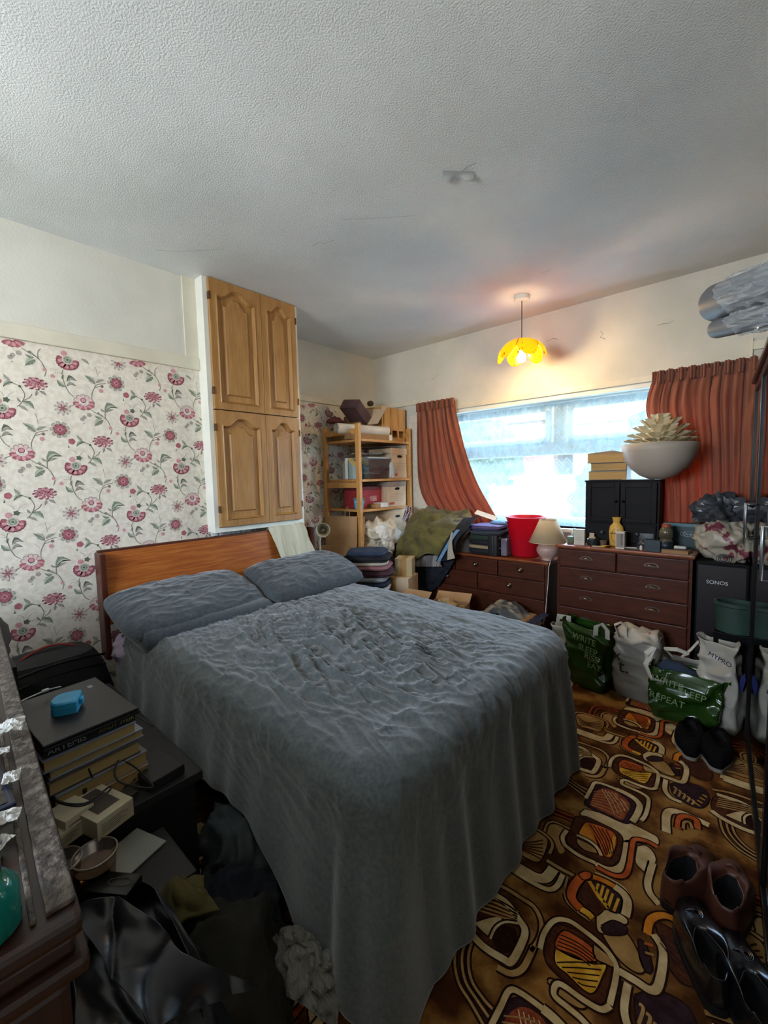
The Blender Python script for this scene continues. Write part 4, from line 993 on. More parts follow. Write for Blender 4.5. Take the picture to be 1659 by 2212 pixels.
navy = mat('navy_cotton', '#1d2836', '#2a3850', rough=.9, scale=20); blk = mat('black_cotton', '#15161a', '#1e1f24', rough=.9, scale=20)
wine = mat('plum_knit', '#3b2428', '#4d3036', rough=.95, scale=20); pinkc = mat('dusty_pink_knit', '#7d5257', '#8f6267', rough=.95); ltc = mat('pale_grey_cotton', '#a9adb3', '#bcbfc4', rough=.9); crmc = mat('cream_knit', '#a89f8e', '#b8ae9c', rough=.95)
px, py = -2.34, 2.42
b = MB(); b.box(-.2, .2, -.16, .16, 0, .44, bev=.004); tag(ob('storage_box', b, cardd, loc=(px, py, 0)), 'cardboard box hidden under the folded clothes beside the bed', 'box')
z = .442
for m_, h_, lx, ly, lab in ((blk, .05, .36, .30, 'black folded garment at the bottom of the bedside clothes stack'), (ltc, .03, .34, .30, 'pale grey folded shirt near the bottom of the clothes stack'), (navy, .04, .36, .30, 'navy folded garment between two pale ones in the clothes stack'),
                            (ltc, .045, .30, .28, 'light blue grey folded shirt in the middle of the clothes stack'), (wine, .06, .38, .31, 'dark plum folded jumper in the clothes stack'), (pinkc, .035, .34, .29, 'dusty pink folded knit in the clothes stack'),
                            (crmc, .025, .33, .28, 'cream folded knit under the top garments of the clothes stack'), (blk, .055, .36, .28, 'black folded garment second from the top of the clothes stack'), (navy, .04, .30, .26, 'navy blue folded garment topmost of the clothes stack')):
    folded(px+random.uniform(-.015, .015), py+random.uniform(-.01, .01), z, lx, ly, h_, m_, lab, random.random()*9, random.uniform(-.1, .1)+.6); z += h_*.93
# boxes between the bed and the dresser
def cbox(name, x, y, z, w, d, h, rz, m, label, openf=False, rot=None):
    t_ = thing(name, label, 'box', (x, y, z), rz=rz, rot=rot)
    b_ = MB()
    if not openf: b_.box(-w/2, w/2, -d/2, d/2, 0, h, bev=.002)
    else:
        for q in ((-w/2, w/2, -d/2, d/2, 0, .004), (-w/2, -w/2+.004, -d/2, d/2, 0, h), (w/2-.004, w/2, -d/2, d/2, 0, h), (-w/2, w/2, -d/2, -d/2+.004, 0, h), (-w/2, w/2, d/2-.004, d/2, 0, h)): b_.box(*q)
    ob('box_body', b_, m, t_)
    b_ = MB()
    if openf: 
        b_.add([(-w/2, d/2, h), (w/2, d/2, h), (w/2, d/2+.07, h+.05), (-w/2, d/2+.07, h+.05)], [(0, 1, 2, 3)]); ob('flap', b_, m, t_, solid=.003)
    else: b_.box(-.025, .025, -d/2-.001, d/2+.001, -0.0, h+.001); ob('tape', b_, mat('parcel_tape', '#a8824e', rough=.3), t_)
    return t_
cbox('cardboard_box', -2.24, 2.66, .0, .26, .22, .56, .3, cardp, 'pale cardboard box standing between the clothes stack and the dresser')
cbox('cardboard_box', -2.20, 2.70, .562, .14, .16, .14, .5, mat('yellow_card', '#b5a27a', rough=.8), 'small yellowish box behind the clothes stack')
cbox('cardboard_box', -1.98, 2.44, .0, .24, .20, .43, .1, card, 'open topped carton low beside the bed edge', True)
cbox('cardboard_box', -1.80, 2.72, .0, .28, .20, .38, .25, card, 'open brown carton with wrapping paper in front of the left dresser', True)
b = MB(); heap(b, (0, 0, 0), (.12, .09, .1), .03, 12, 4, 4); tag(ob('packing_paper', b, mat('buff_paper', '#b39a6e', '#c6ad80', rough=.8)), 'crumpled buff packing paper in the open carton', 'paper'); bpy.data.objects['packing_paper'].location = (-1.78, 2.70, .31)
# ================================================================ DRESSERS
dwood = mat('dark_pine_stain', '#3c1c10', '#54291a', rough=0.42, spec=.25, scale=4, stretch=(2, 2, 9), lo=.3, hi=.7, detail=6, wood=True)
twood = mat('red_pine_top', '#6e3418', '#8c4a26', rough=0.3, scale=4, stretch=(1.2, 9, 1), detail=6, wood=True)
brass = mat('old_brass', '#7d6f62', rough=0.3, metal=0.9)
def cup(parent, x, z):
    b_ = MB(); b_.smooth = True
    def f(u, v):
        a = PI*u; r = .030
        ph = v*PI/2
        return Vector((x+r*math.cos(a)*math.cos(ph*.0+0)*(1-.12*v), -.002-.016*math.sin(ph)*math.sin(a)**.6, z+.016*math.sin(a)*(1-.55*v)-.004))
    b_.grid(f, 14, 7); b_.smooth = False
    b_.grid(lambda u, v: Vector((x+.040*math.cos(PI*u)*(.75+.25*v), -.0015, z+.022*math.sin(PI*u)*(.75+.25*v)-.003)), 14, 3)
    b_.box(x-.040, x+.040, -.004, -.001, z-.006, z-.002)
    return ob('cup_handle', b_, brass, parent, solid=.0012)
def knob_oval(parent, x, z):
    b_ = MB(); b_.smooth = True; b_.lathe([(.018, 0), (.020, .003), (.010, .006), (.008, .012), (.013, .018), (.008, .024), (0, .025)], 16, M=T(x, 0, z)@Euler((PI/2, 0, 0)).to_matrix().to_4x4(), sx=1.3); return ob('knob', b_, brass, parent)
def dresser(name, label, x0, x1, yf, yb, top, rows, hand, legs=.07):
    t_ = thing(name, label, 'chest of drawers', ((x0+x1)/2, yf, 0)); w = (x1-x0)/2; d = yb-yf
    b_ = MB(); b_.box(-w-.012, w+.012, -.018, d, top-.022, top, bev=.008); ob('dresser_top', b_, twood, t_)
    b_ = MB(); b_.box(-w, -w+.02, 0.0, d, legs, top-.022); b_.box(w-.02, w, 0.0, d, legs, top-.022); b_.box(-w+.02, w-.02, d-.012, d, legs, top-.022)
    b_.box(-w, w, .004, d-.012, legs, legs+.02); b_.box(-w+.02, w-.02, .012, .03, legs+.02, top-.022); b_.box(-w-.004, w+.004, -.006, .02, .0, legs, bev=.003); b_.box(-w-.002, w+.002, .02, d, 0, legs-.002); ob('carcass', b_, dwood, t_)
    for zb, zt, cuts in rows:
        for k in range(len(cuts)-1):
            a0 = cuts[k]-(x0+x1)/2+.004; a1 = cuts[k+1]-(x0+x1)/2-.004
            b_ = MB(); b_.box(a0, a1, -.012, .011, zb+.003, zt-.003, bev=.006); dr = ob('drawer', b_, dwood, t_)
            xs = [(a0+a1)/2] if (hand == 'oval' and a1-a0 < .6) else [(a0+a1)/2] if a1-a0 < .45 else [a0+(a1-a0)*.24, a0+(a1-a0)*.76]
            for hx in xs:
                if hand == 'oval': h_ = knob_oval(dr, hx, (zb+zt)/2+.005); h_.location.y = -.012
                else: h_ = cup(dr, hx, (zb+zt)/2+.005); h_.location.y = -.0125
    return t_
YD = 3.05
dresser('chest_of_drawers', 'dark wooden chest with cup handles under the small cabinet, right of the bucket', -1.095, -.315, YD, YB-.02, .862,
        [(.71, .835, (-1.083, -.717, -.327)), (.567, .71, (-1.083, -.327)), (.43, .567, (-1.083, -.327)), (.28, .43, (-1.083, -.327)), (.09, .28, (-1.083, -.327))], 'cup')
dresser('chest_of_drawers', 'lower dark wooden chest with oval handles under the window, left of the table lamp', -2.30, -1.165, YD, YB-.02, .722,
        [(.575, .70, (-2.285, -1.935, -1.55, -1.18)), (.44, .575, (-2.285, -1.73, -1.18)), (.10, .44, (-2.285, -1.18))], 'oval')

# red bucket
t = thing('bucket', 'bright red flexible plastic bucket on the left dresser by the lamp', 'bucket', (-1.40, 3.21, .723))
redp = mat('red_plastic', '#c8102a', '#d01c34', rough=.35, transl=.35, scale=2)
b = MB(); b.smooth = True; b.lathe_open([(0.0, .002), (.095, .002), (.100, .01), (.142, .295), (.148, .30), (.150, .308)], 40); ob('bucket_body', b, redp, t, smooth=True, solid=.004)
for a in (-2.5, .35):
    b = MB(); b.smooth = True; b.tube([(.143*math.cos(a+k*.06), .143*math.sin(a+k*.06), .268 - .012*math.cos(k*PI/5)*0 + (0.0 if abs(k) == 5 else -.014*0)) for k in range(-5, 6)], .007, 8); ob('hand_slot', b, mat('dark_red_plastic', '#5a0a14', rough=.4), t)
# table lamp
t = thing('table_lamp', 'small table lamp with pink round base and cream shade', 'lamp', (-1.195, 3.13, .723))
b = MB(); b.smooth = True; b.lathe([(.042, 0), (.044, .006), (.036, .014), (.062, .035), (.078, .065), (.078, .09), (.060, .118), (.028, .132), (.018, .15), (.018, .17), (0, .17)], 32); ob('base', b, mat('pink_ceramic', '#b8968c', '#c4a298', rough=.3, scale=3), t)
b = MB(); b.smooth = True; b.lathe_open([(.131, .135), (.0585, .30)], 40); shd = ob('lamp_shade', b, mat('cream_lamp_cloth', '#d0b894', rough=.9, transl=.35, bump=.3, bscale=300), t, smooth=True, solid=.0015)
b = MB(); b.tube([(.131*math.cos(a*PI/20), .131*math.sin(a*PI/20), .135) for a in range(40)], .002, 6, closed=True); b.tube([(.0585*math.cos(a*PI/20), .0585*math.sin(a*PI/20), .30) for a in range(40)], .002, 6, closed=True); ob('shade_trim', b, cardp, shd)
b = MB(); b.tube([(0.0, 0, .16), (0, 0, .24)], .012, 8); ob('bulb_holder', b, mat('white_plastic', '#d9d8d2', rough=.4), t)
b = MB(); b.smooth = True; b.tube([(.03, -.03, .012), (.05, -.08, .01), (.048, -.105, -.03), (.045, -.11, -.15), (.03, -.11, -.35), (.0, -.10, -.52), (-.01, -.09, -.70)], .0025, 6); ob('cord', b, mat('white_plastic', '#d9d8d2', rough=.4), t)

# clothes and bags on the left dresser
olive = mat('olive_cotton', '#4f4a26', '#68612f', rough=.85, scale=10, sheen=.2)
heapm = MB(); heap(heapm, (-2.06, 3.20, .725), (.27, .16, .29), .03, 6, 2, 5); tag(ob('clothes_heap', heapm, mat('grey_brown_cloth', '#4f4842', rough=.9), smooth=True), 'heap of clothes underneath the olive jacket', 'clothes')
def Q(u, v, y): return H(u, v, 1, y)
rows = [[Q(905,1100,3.30), Q(935,1094,3.33), Q(975,1106,3.32), Q(1012,1100,3.30)],
        [Q(885,1120,3.16), Q(925,1112,3.15), Q(980,1120,3.15), Q(1018,1118,3.16)],
        [Q(872,1145,3.03), Q(915,1145,3.00), Q(965,1148,3.00), Q(1000,1140,3.02)],
        [Q(860,1175,2.96), Q(905,1175,2.93), Q(950,1172,2.93), Q(980,1160,2.96)],
        [Q(857,1208,2.94), Q(900,1207,2.90), Q(925,1196,2.90), Q(946,1200,2.93)]]
sheet('jacket', rows, olive, 90, 80, .040, 4.6, 3, .006); tag(bpy.data.objects['jacket'], 'olive green cotton jacket thrown over the left end of the dresser', 'jacket')
rows = [[Q(1002,1118,3.05), Q(1018,1118,3.06), Q(1034,1112,3.08)], [Q(985,1140,2.95), Q(1000,1140,2.95), Q(1012,1140,2.97)], [Q(962,1170,2.925), Q(976,1170,2.925), Q(986,1172,2.93)], [Q(942,1212,2.93), Q(960,1212,2.92), Q(984,1206,2.94)]]
tb = sheet('tracksuit_top', rows, mat('black_sports_cloth', '#16181e', rough=.7), 30, 50, .008, 10, 5, .005); tag(tb, 'black sports top with blue and cream stripes hanging by the olive jacket', 'jacket')
rows = [[Q(1000,1128,3.0), Q(1008,1128,3.0)], [Q(974,1160,2.905), Q(982,1160,2.905)], [Q(944,1212,2.90), Q(951,1213,2.90)]]
s1_ = sheet('blue_stripe', rows, mat('pale_blue_cloth', '#6e93b4', rough=.8), 8, 40, .004, 10, 5, .003, parent=tb)
rows = [[Q(975,1150,2.905), Q(978,1150,2.905)], [Q(968,1180,2.89), Q(977,1180,2.89)], [Q(966,1210,2.89), Q(983,1206,2.89)]]
s2_ = sheet('cream_stripe', rows, mat('cream_knit', '#a89f8e'), 8, 40, .004, 10, 5, .003, parent=tb)
rows = [[Q(862,1205,2.96), Q(905,1200,2.935), Q(950,1200,2.945)], [Q(862,1213,2.955), Q(905,1216,2.925), Q(952,1217,2.935)], [Q(880,1222,2.95), Q(905,1224,2.92), Q(955,1224,2.93)]]
sheet('checked_shirt', rows, mat('grey_check_cotton', '#5f5a5c', '#8b8684', rough=.9, scale=8, stretch=(6, 1, .4), lo=.45, hi=.55), 40, 16, .012, 12, 7, .004); tag(bpy.data.objects['checked_shirt'], 'hem of a grey checked shirt showing below the olive jacket', 'shirt')
rows = [[Q(868,1210,2.99), Q(905,1212,2.97), Q(935,1212,2.98), Q(985,1205,2.99)], [Q(880,1245,3.0), Q(915,1245,2.97), Q(945,1240,2.98), Q(968,1235,3.0)], [Q(895,1285,3.0), Q(918,1283,2.98), Q(935,1275,3.0), Q(948,1265,3.01)]]
sheet('trousers', rows, mat('black_denim', '#12151c', '#1a1f2a', rough=.85), 40, 40, .018, 8, 8, .006); tag(bpy.data.objects['trousers'], 'black trousers hanging down the front of the left dresser', 'trousers')
sheet('striped_shirt', [[Q(876,1090,3.25), Q(888,1096,3.25)], [Q(874,1108,3.2), Q(888,1112,3.2)], [Q(868,1125,3.15), Q(884,1128,3.15)]], mat('purple_striped_cotton', '#3a2a40', '#c0b8c0', rough=.9, scale=14, stretch=(8, 1, 1), lo=.5, hi=.52), 12, 20, .012, 14, 3, .003); tag(bpy.data.objects['striped_shirt'], 'purple and white striped shirt at the left edge of the heap', 'shirt')
# folded clothes + holdall
px = -1.68
fz = .7245
for m_, h_, lab in ((blk, .05, 'black garment at the bottom of the pile beside the holdall'), (mat('tan_cloth', '#a08a6c', rough=.9), .03, 'tan garment low in the pile beside the holdall'), (blk, .045, 'black fleece in the middle of the pile beside the holdall'), (mat('dark_green_cloth', '#2d3a30', rough=.9), .045, 'dark green garment in the pile beside the holdall'), (mat('grey_fleece', '#3a3f48', rough=.9), .04, 'dark grey garment under the purple top'), (mat('purple_cloth', '#4b3f63', '#5d5078', rough=.9), .04, 'purple garment topmost on the pile beside the holdall')):
    folded(px+random.uniform(-.01, .01), 3.16, fz, .28, .26, h_, m_, lab, random.random()*9, random.uniform(-.06, .06), 'folded clothes on the left dresser'); fz += h_*.93
t = thing('holdall', 'black holdall beside the red bucket on the left dresser', 'bag', (-1.57, 3.15, .7235), rz=-.05)
b = MB(); b.box(-.055, .03, -.13, .12, 0, .17, bev=.02); ob('bag_body', b, mat('black_nylon', '#17181b', '#1f2124', rough=.6), t, smooth='auto')
b = MB(); b.tube([(-.0, -.132, .03), (-.0, -.134, .10), (.0, -.132, .16)], .004, 6); ob('zip', b, mat('steel', '#8a8c90', rough=.3, metal=.9), t)
b = MB(); b.box(.0, .05, -.10, .11, .03, .165, bev=.01); tag(ob('plastic_sleeve', b, mat('violet_cellophane', '#6d6478', '#8a8394', rough=.15, alpha=.8), loc=(-1.535, 3.16, .70)), 'shiny violet plastic packet squeezed between holdall and bucket', 'packet')
b = MB(); b.box(-.09, .09, -.03, .03, 0, .004); tag(ob('envelope', b, cardp, loc=(-1.76, 3.24, 1.02), rot=(.5, .3, .2)), 'buff envelope on the heap by the curtain', 'envelope')
b = MB(); heap(b, (0, 0, 0), (.08, .06, .03), .01, 12, 4, 3); tag(ob('blue_cloth', b, mat('sky_blue_cloth', '#6e93b4', rough=.8), loc=(-1.62, 3.22, .965), smooth=True), 'pale blue cloth on top of the clothes pile', 'cloth')

# dark cabinet with doors and small drawers
dk = mat('black_brown_wood', '#080506', '#0e090b', rough=.5, spec=.15, scale=6)
CBX0, CBX1, CBY0, CBY1, CBZ0, CBZ1 = -.96, -.515, 3.205, 3.40, .863, 1.305
t = thing('small_cabinet', 'dark two-door cabinet with two small drawers standing on the right dresser', 'cabinet', ((CBX0+CBX1)/2, CBY0, CBZ0))
w = (CBX1-CBX0)/2; hh = CBZ1-CBZ0
b = MB(); b.box(-w, w, .0, CBY1-CBY0, 0, hh-.012); b.box(-w-.006, w+.006, -.01, CBY1-CBY0, hh-.012, hh, bev=.003); ob('cabinet_body', b, dk, t)
for s_ in (-1, 1):
    x0, x1 = (-w+.012, -.003) if s_ < 0 else (.003, w-.012)
    b = MB(); z0, z1 = .16, hh-.02; b.box(x0, x1, -.014, -.001, z0, z1, bev=.002)
    frame4(b, x0, x1, z0, z1, .03, .032, -.022, -.0142, .002)
    d = ob('door', b, dk, t)
    b = MB(); b.smooth = True; b.lathe([(.005, 0), (.009, .012), (0, .016)], 12, M=T(-.022*s_*-1, -.022, .30)@Euler((PI/2, 0, 0)).to_matrix().to_4x4()); ob('knob', b, dk, d)
    b = MB(); b.box(x0, x1, -.014, -.001, .02, .148, bev=.004); d = ob('drawer', b, dk, t)
    b = MB(); b.smooth = True; b.lathe([(.007, 0), (.014, .012), (.010, .02), (0, .022)], 14, M=T((x0+x1)/2, -.014, .085)@Euler((PI/2, 0, 0)).to_matrix().to_4x4()); ob('knob', b, mat('grey_knob', '#3c3e48', rough=.3), d)
# book like boxes on the cabinet
def bookbox(x, y, z, w_, d_, h_, rz, label, spine, dome=False):
    t_ = thing('book', label, 'book', (x, y, z), rz=rz, group='thick books stacked on the cabinet')
    b_ = MB(); b_.box(-w_/2+.003, w_/2-.002, -d_/2+.002, d_/2-.003, .004, h_-.004); ob('pages', b_, mat('page_block_tan', '#b08a52', '#bf9a62', rough=.8, scale=10, stretch=(1, 1, 40)), t_)
    b_ = MB(); b_.box(-w_/2, w_/2, -d_/2, d_/2, 0, .004); b_.box(-w_/2, w_/2, -d_/2, d_/2, h_-.004, h_); b_.box(w_/2-.002, w_/2+.002, -d_/2, d_/2, 0, h_)
    if dome: b_.add([(-w_/2,-d_/2,h_),(w_/2,-d_/2,h_),(w_/2,d_/2,h_),(-w_/2,d_/2,h_),(w_*.2,-d_/2,h_+.014),(w_*.2,d_/2,h_+.014)], [(0,1,4),(1,2,5,4),(2,3,5),(3,0,4,5)])
    ob('cover', b_, spine, t_); return t_
bookbox(-.83, 3.29, 1.306, .235, .17, .060, 0.05, 'thick grey-brown book at the bottom of the stack on the cabinet', mat('taupe_cover', '#6c6058', rough=.6))
bookbox(-.82, 3.29, 1.3665, .225, .16, .056, 0.0, 'thick dark book in the middle of the stack on the cabinet', mat('dark_cover', '#3a3230', rough=.6))
bookbox(-.845, 3.285, 1.423, .225, .17, .066, 0.08, 'thick tan book with a bent cover, topmost of the stack on the cabinet', mat('tan_cover', '#8b6a44', '#9a8672', rough=.7, scale=4), True)
b = MB(); b.box(-.07, .11, -.05, .05, 0, .002); tag(ob('paper_sheet', b, mat('white_paper', '#c9c6c0', rough=.7), loc=(-.66, 3.24, 1.306), rz=.05), 'white paper under the pale bowl on the cabinet', 'paper')
# pale bowl with an artichoke-leaf shade lying in it
t = thing('lamp_bowl', 'large pale grey hemispherical bowl resting on the cabinet corner', 'bowl', (-.513, 3.13, 1.309))
b = MB(); b.smooth = True; b.lathe_open([(.0, 0), (.05, .002), (.10, .024), (.15, .068), (.185, .125), (.198, .175), (.205, .215), (.200, .217)], 56); ob('bowl_shell', b, mat('pale_grey_enamel', '#a79a8c', '#b2a698', rough=.45, scale=3), t, smooth=True, solid=.003)
t = thing('leaf_lampshade', 'cream shade of many pointed paper leaves lying in the pale bowl', 'lampshade', (-.51, 3.13, 1.50))
leafm = mat('cream_leaf_plastic', '#d6caa8', '#dfd4b6', rough=.6, transl=.2)
rings = [(.030, 6, .050, .042, 1.15, .190), (.060, 8, .070, .046, .85, .155), (.085, 11, .075, .048, .58, .122), (.108, 14, .075, .050, .36, .090), (.122, 16, .075, .050, .20, .066), (.126, 16, .070, .050, .05, .045)]
b = MB()
for ri, (r0, n, ln, wd, el, z0) in enumerate(rings):
    for k in range(n):
        a = 2*PI*k/n + ri*.37; ca_, sa_ = math.cos(a), math.sin(a)
        o_ = Vector((ca_*r0, sa_*r0, z0-.03)); d = Vector((ca_*math.cos(el), sa_*math.cos(el), math.sin(el))); s_ = Vector((-sa_, ca_, 0)); nn = d.cross(s_)
        p = []
        for f, wf, bf in ((0, .6, 0), (.45, 1.0, .006), (.8, 1.15, .010), (1.0, .95, .012)):
            p += [o_+d*ln*f-s_*wd*wf/2-nn*bf*.3, o_+d*ln*f+nn*bf*.9, o_+d*ln*f+s_*wd*wf/2-nn*bf*.3]
        p[9] = o_+d*ln*1.02-s_*wd*.62; p[11] = o_+d*ln*1.02+s_*wd*.62; p[10] = o_+d*ln*.88+nn*.006
        b.add(p, [(0, 1, 4, 3), (1, 2, 5, 4), (3, 4, 7, 6), (4, 5, 8, 7), (6, 7, 10, 9), (7, 8, 11, 10)])
ob('paper_leaves', b, leafm, t, solid=.0012, fix=False)
b = MB(); b.smooth = True; b.lathe([(.11, -.06), (.12, .01), (.09, .07), (.05, .13), (0, .15)], 20); ob('shade_core', b, leafm, t)
b = MB(); b.lathe_open([(.026, .125), (.036, .205)], 5, M=T(0, 0, 0, .3)); ob('top_collar', b, leafm, t, solid=.0015)

# things on the right dresser
ZT = .8625
def onD(u, y=3.12): return Q(u, 1180, y).x
def item(name, label, cat_, u, y, m, build, rz=0.0, z=ZT, grp=None):
    b_ = MB(); build(b_); o_ = ob(name, b_, m, loc=(onD(u, y), y, z), rz=rz, smooth='auto'); return tag(o_, label, cat_, grp)
wb_ = mat('white_carton', '#c6bfae', '#d0cabb', rough=.6)
t = thing('medicine_box', 'white upright carton at the left end of the right dresser', 'box', (onD(1252, 3.10), 3.10, ZT), rz=.1)
b = MB(); b.box(-.034, .034, -.018, .018, 0, .108, bev=.001); ob('carton', b, wb_, t); b = MB(); b.box(-.024, .024, -.0188, -.0182, .035, .037); b.box(-.024, .018, -.0188, -.0182, .05, .0515); ob('print', b, grayc, t)
t = thing('lotion_bottle', 'yellow lotion bottle with flip cap in front of the dark cabinet', 'bottle', (onD(1331, 3.16), 3.16, ZT))
ylw = mat('yellow_lotion_plastic', '#c99c46', '#d4a954', rough=.35)
b = MB(); b.smooth = True; b.lathe([(.030, 0), (.040, .01), (.044, .06), (.046, .10), (.040, .135), (.022, .155), (.020, .16)], 28, sy=.6); ob('bottle_body', b, ylw, t)
b = MB(); b.smooth = True; b.lathe([(.021, .16), (.022, .17), (.028, .195), (0, .197)], 20, sy=.6); ob('cap', b, ylw, t, smooth='auto')
b = MB(); b.tube([(.024*math.cos(a*PI/12), -.029, .075+.045*math.sin(a*PI/12)) for a in range(24)], .0012, 5, closed=True); ob('label_outline', b, cardd, t)
text('label_text', "Johnson's", .016, inkb, t, (0, -.0305, .09), (PI/2, 0, 0))
t = thing('cream_box', 'tall narrow white carton with grey lettering in front of the lotion bottle', 'box', (onD(1341, 3.08), 3.08, ZT), rz=-.05)
b = MB(); b.box(-.026, .026, -.02, .02, 0, .112, bev=.001); ob('carton', b, wb_, t); b = MB(); b.box(-.022, .022, -.0208, -.0202, .01, .10); ob('grey_panel', b, grayc, t); text('print', 'PALE SKIN', .016, inkb, t, (.010, -.0215, .06), (PI/2, PI/2, 0))
t = thing('supplement_bottle', 'clear brown bottle with an orange lid near the right end of the dresser', 'bottle', (onD(1438, 3.10), 3.10, ZT))
b = MB(); b.smooth = True; b.lathe([(.032, 0), (.036, .006), (.036, .07), (.031, .078), (.031, .085), (.037, .092), (.036, .13), (.026, .150), (.022, .153)], 24); ob('bottle_body', b, mat('murky_bottle', '#4a4436', '#6c6450', rough=.15, scale=14), t)
b = MB(); b.smooth = True; b.lathe([(.024, .153), (.024, .172), (0, .173)], 20); ob('lid', b, mat('orange_cap', '#9c4a30', rough=.4), t, smooth='auto')
b = MB(); b.smooth = True; b.lathe([(.0372, .012), (.0372, .066)], 24); ob('dark_label', b, mat('dark_label', '#16232c', rough=.4), t)
t = thing('gift_carton', 'square dark grey carton beside the clear brown bottle', 'box', (onD(1410, 3.085), 3.085, ZT), rz=.06)
b = MB(); b.box(-.043, .043, -.03, .03, 0, .072, bev=.002); ob('carton', b, mat('slate_carton', '#1b2a30', '#23343a', rough=.4), t); b = MB(); b.box(-.038, .038, -.0308, -.0302, .006, .008); b.box(-.038, .038, -.0308, -.0302, .064, .066); ob('edge_line', b, mat('grey_knob', '#3c3e48'), t)
t = thing('toothbrush_box', 'wide teal box at the back right of the dresser', 'box', (-.385, 3.27, ZT))
teal = mat('teal_carton', '#0c262c', '#123238', rough=.35)
b = MB(); b.box(-.11, .12, -.03, .03, 0, .165, bev=.002); ob('carton', b, teal, t); b = MB(); b.box(-.11, .12, -.0308, -.0302, .145, .165); ob('top_band', b, mat('pale_teal', '#3d7078', rough=.4), t)
text('print', 'Oral-B', .026, mat('pale_print', '#9fb4b6', rough=.5), t, (.03, -.0315, .10), (PI/2, 0, 0))
b = MB(); b.tube([(.03+.05*math.cos(a*PI/12), -.031, .10+.016*math.sin(a*PI/12)) for a in range(24)], .0011, 5, closed=True); ob('logo_outline', b, mat('pale_print', '#9fb4b6', rough=.5), t)
item('black_jar', 'low round black tin beside the white carton', 'tin', 1281, 3.13, mat('black_tin', '#1c2424', rough=.4), lambda b_: b_.lathe([(.036, 0), (.038, .004), (.038, .042), (.034, .046), (0, .046)], 24))
item('card_stub', 'small folded card on the black tin', 'card', 1279, 3.135, cardp, lambda b_: (b_.box(-.02, .022, -.012, .012, 0, .008), b_.box(-.018, .012, .0, .004, .008, .035)), z=ZT+.047)
item('ring_dish', 'small glass jar with a metal rim next to the black tin', 'jar', 1303, 3.12, mat('smoky_glass', '#6f6259', rough=.1, metal=.3), lambda b_: b_.lathe([(.018, 0), (.022, .03), (.024, .038), (.02, .040), (0, .038)], 20))
item('yellow_tube', 'yellow and black tube lying in front of the lotion bottle', 'tube', 1309, 3.08, mat('yellow_black', '#c9a22a', '#1d1a14', rough=.4, scale=30, lo=.49, hi=.5), lambda b_: b_.box(-.028, .028, -.008, .008, 0, .012, bev=.003), rz=.6)
item('white_tube', 'white tube lying in front of the dark cabinet', 'tube', 1362, 3.09, wb_, lambda b_: b_.box(-.035, .035, -.007, .007, 0, .013, bev=.004), rz=.25)
item('black_case', 'flat black case beneath the white tube', 'case', 1364, 3.075, mat('black_tin', '#1c2424', rough=.4), lambda b_: b_.box(-.04, .045, -.006, .006, 0, .008, bev=.002), rz=.0)
item('small_vial', 'tiny white capped vial beside the dark carton', 'bottle', 1385, 3.09, wb_, lambda b_: b_.lathe([(.008, 0), (.009, .02), (.006, .026), (0, .03)], 12))
item('framed_card', 'thin framed card leaning against the dark cabinet drawers', 'frame', 1394, 3.185, mat('black_tin', '#1c2424', rough=.4), lambda b_: (b_.box(-.04, .045, 0, .004, 0, .095, bev=.001)))
item('silver_trinkets', 'small heap of silvery trinkets by the dark cabinet', 'jewellery', 1388, 3.165, mat('tarnished_silver', '#4a4c52', rough=.3, metal=.6), lambda b_: heap(b_, (0, 0, 0), (.035, .018, .05), .01, 40, 3, 3))
item('green_tin', 'small dull green box behind the white carton', 'box', 1233, 3.13, mat('dull_green', '#56634c', rough=.6), lambda b_: b_.box(-.02, .02, -.02, .02, 0, .05, bev=.002))
item('paper_scrap', 'scrap of white paper by the black tin', 'paper', 1290, 3.08, wb_, lambda b_: b_.box(-.03, .03, -.012, .012, 0, .003), rz=.1)
item('glass_bottle', 'small pale glass bottle at the window end of the right dresser', 'bottle', 1240, 3.20, mat('pale_glass', '#9fb0a4', rough=.1, alpha=.7), lambda b_: b_.lathe([(.022, 0), (.026, .03), (.02, .06), (.008, .08), (.008, .1), (0, .1)], 16))
t = thing('book', 'worn brown book lying at the front right corner of the dresser', 'book', (-.40, 3.09, ZT+.0015), rz=-.12)
b = MB(); b.box(-.068, .068, -.045, .045, .002, .020); ob('pages', b, cardd, t); b = MB(); b.box(-.07, .07, -.047, .047, 0, .002); b.box(-.07, .07, -.047, .047, .020, .0225); ob('cover', b, mat('worn_brown_cover', '#5d4a3c', '#6d5848', rough=.7), t)
b = MB(); b.box(-.09, .07, -.028, .05, 0, .001); tag(ob('paper_sheet', b, mat('cream_sheet', '#bca888', rough=.8), loc=(-.385, 3.065, ZT), rz=-.1), 'cream paper sheet under the brown book on the dresser corner', 'paper')
b = MB(); b.smooth = True; b.box(-.032, .032, -.014, .014, 0, .018, bev=.008); tag(ob('soap_bar', b, mat('white_soap', '#cfc9bd', rough=.5), loc=(-.385, 3.10, ZT+.0245), smooth=True), 'rounded white block lying on the brown book', 'soap')
# clutter between the window and cabinet
for k, (x_, s_) in enumerate(((-1.03, .045), (-1.00, .03), (-.985, .05))):
    b = MB(); heap(b, (0, 0, 0), (s_*.5, s_*.4, s_*1.4), .01, 25, k*3, 3)
    tag(ob('ornament', b, mat('ornament_%d' % k, ('#8f8a92', '#a7767a', '#5b6a80')[k], rough=.5), loc=(x_, 3.24+.02*k, ZT), smooth=True), ('grey ornament nearest the window on the right dresser', 'small pink ornament between two larger ones by the window', 'blue grey ornament touching the dark cabinet side')[k], 'ornament')

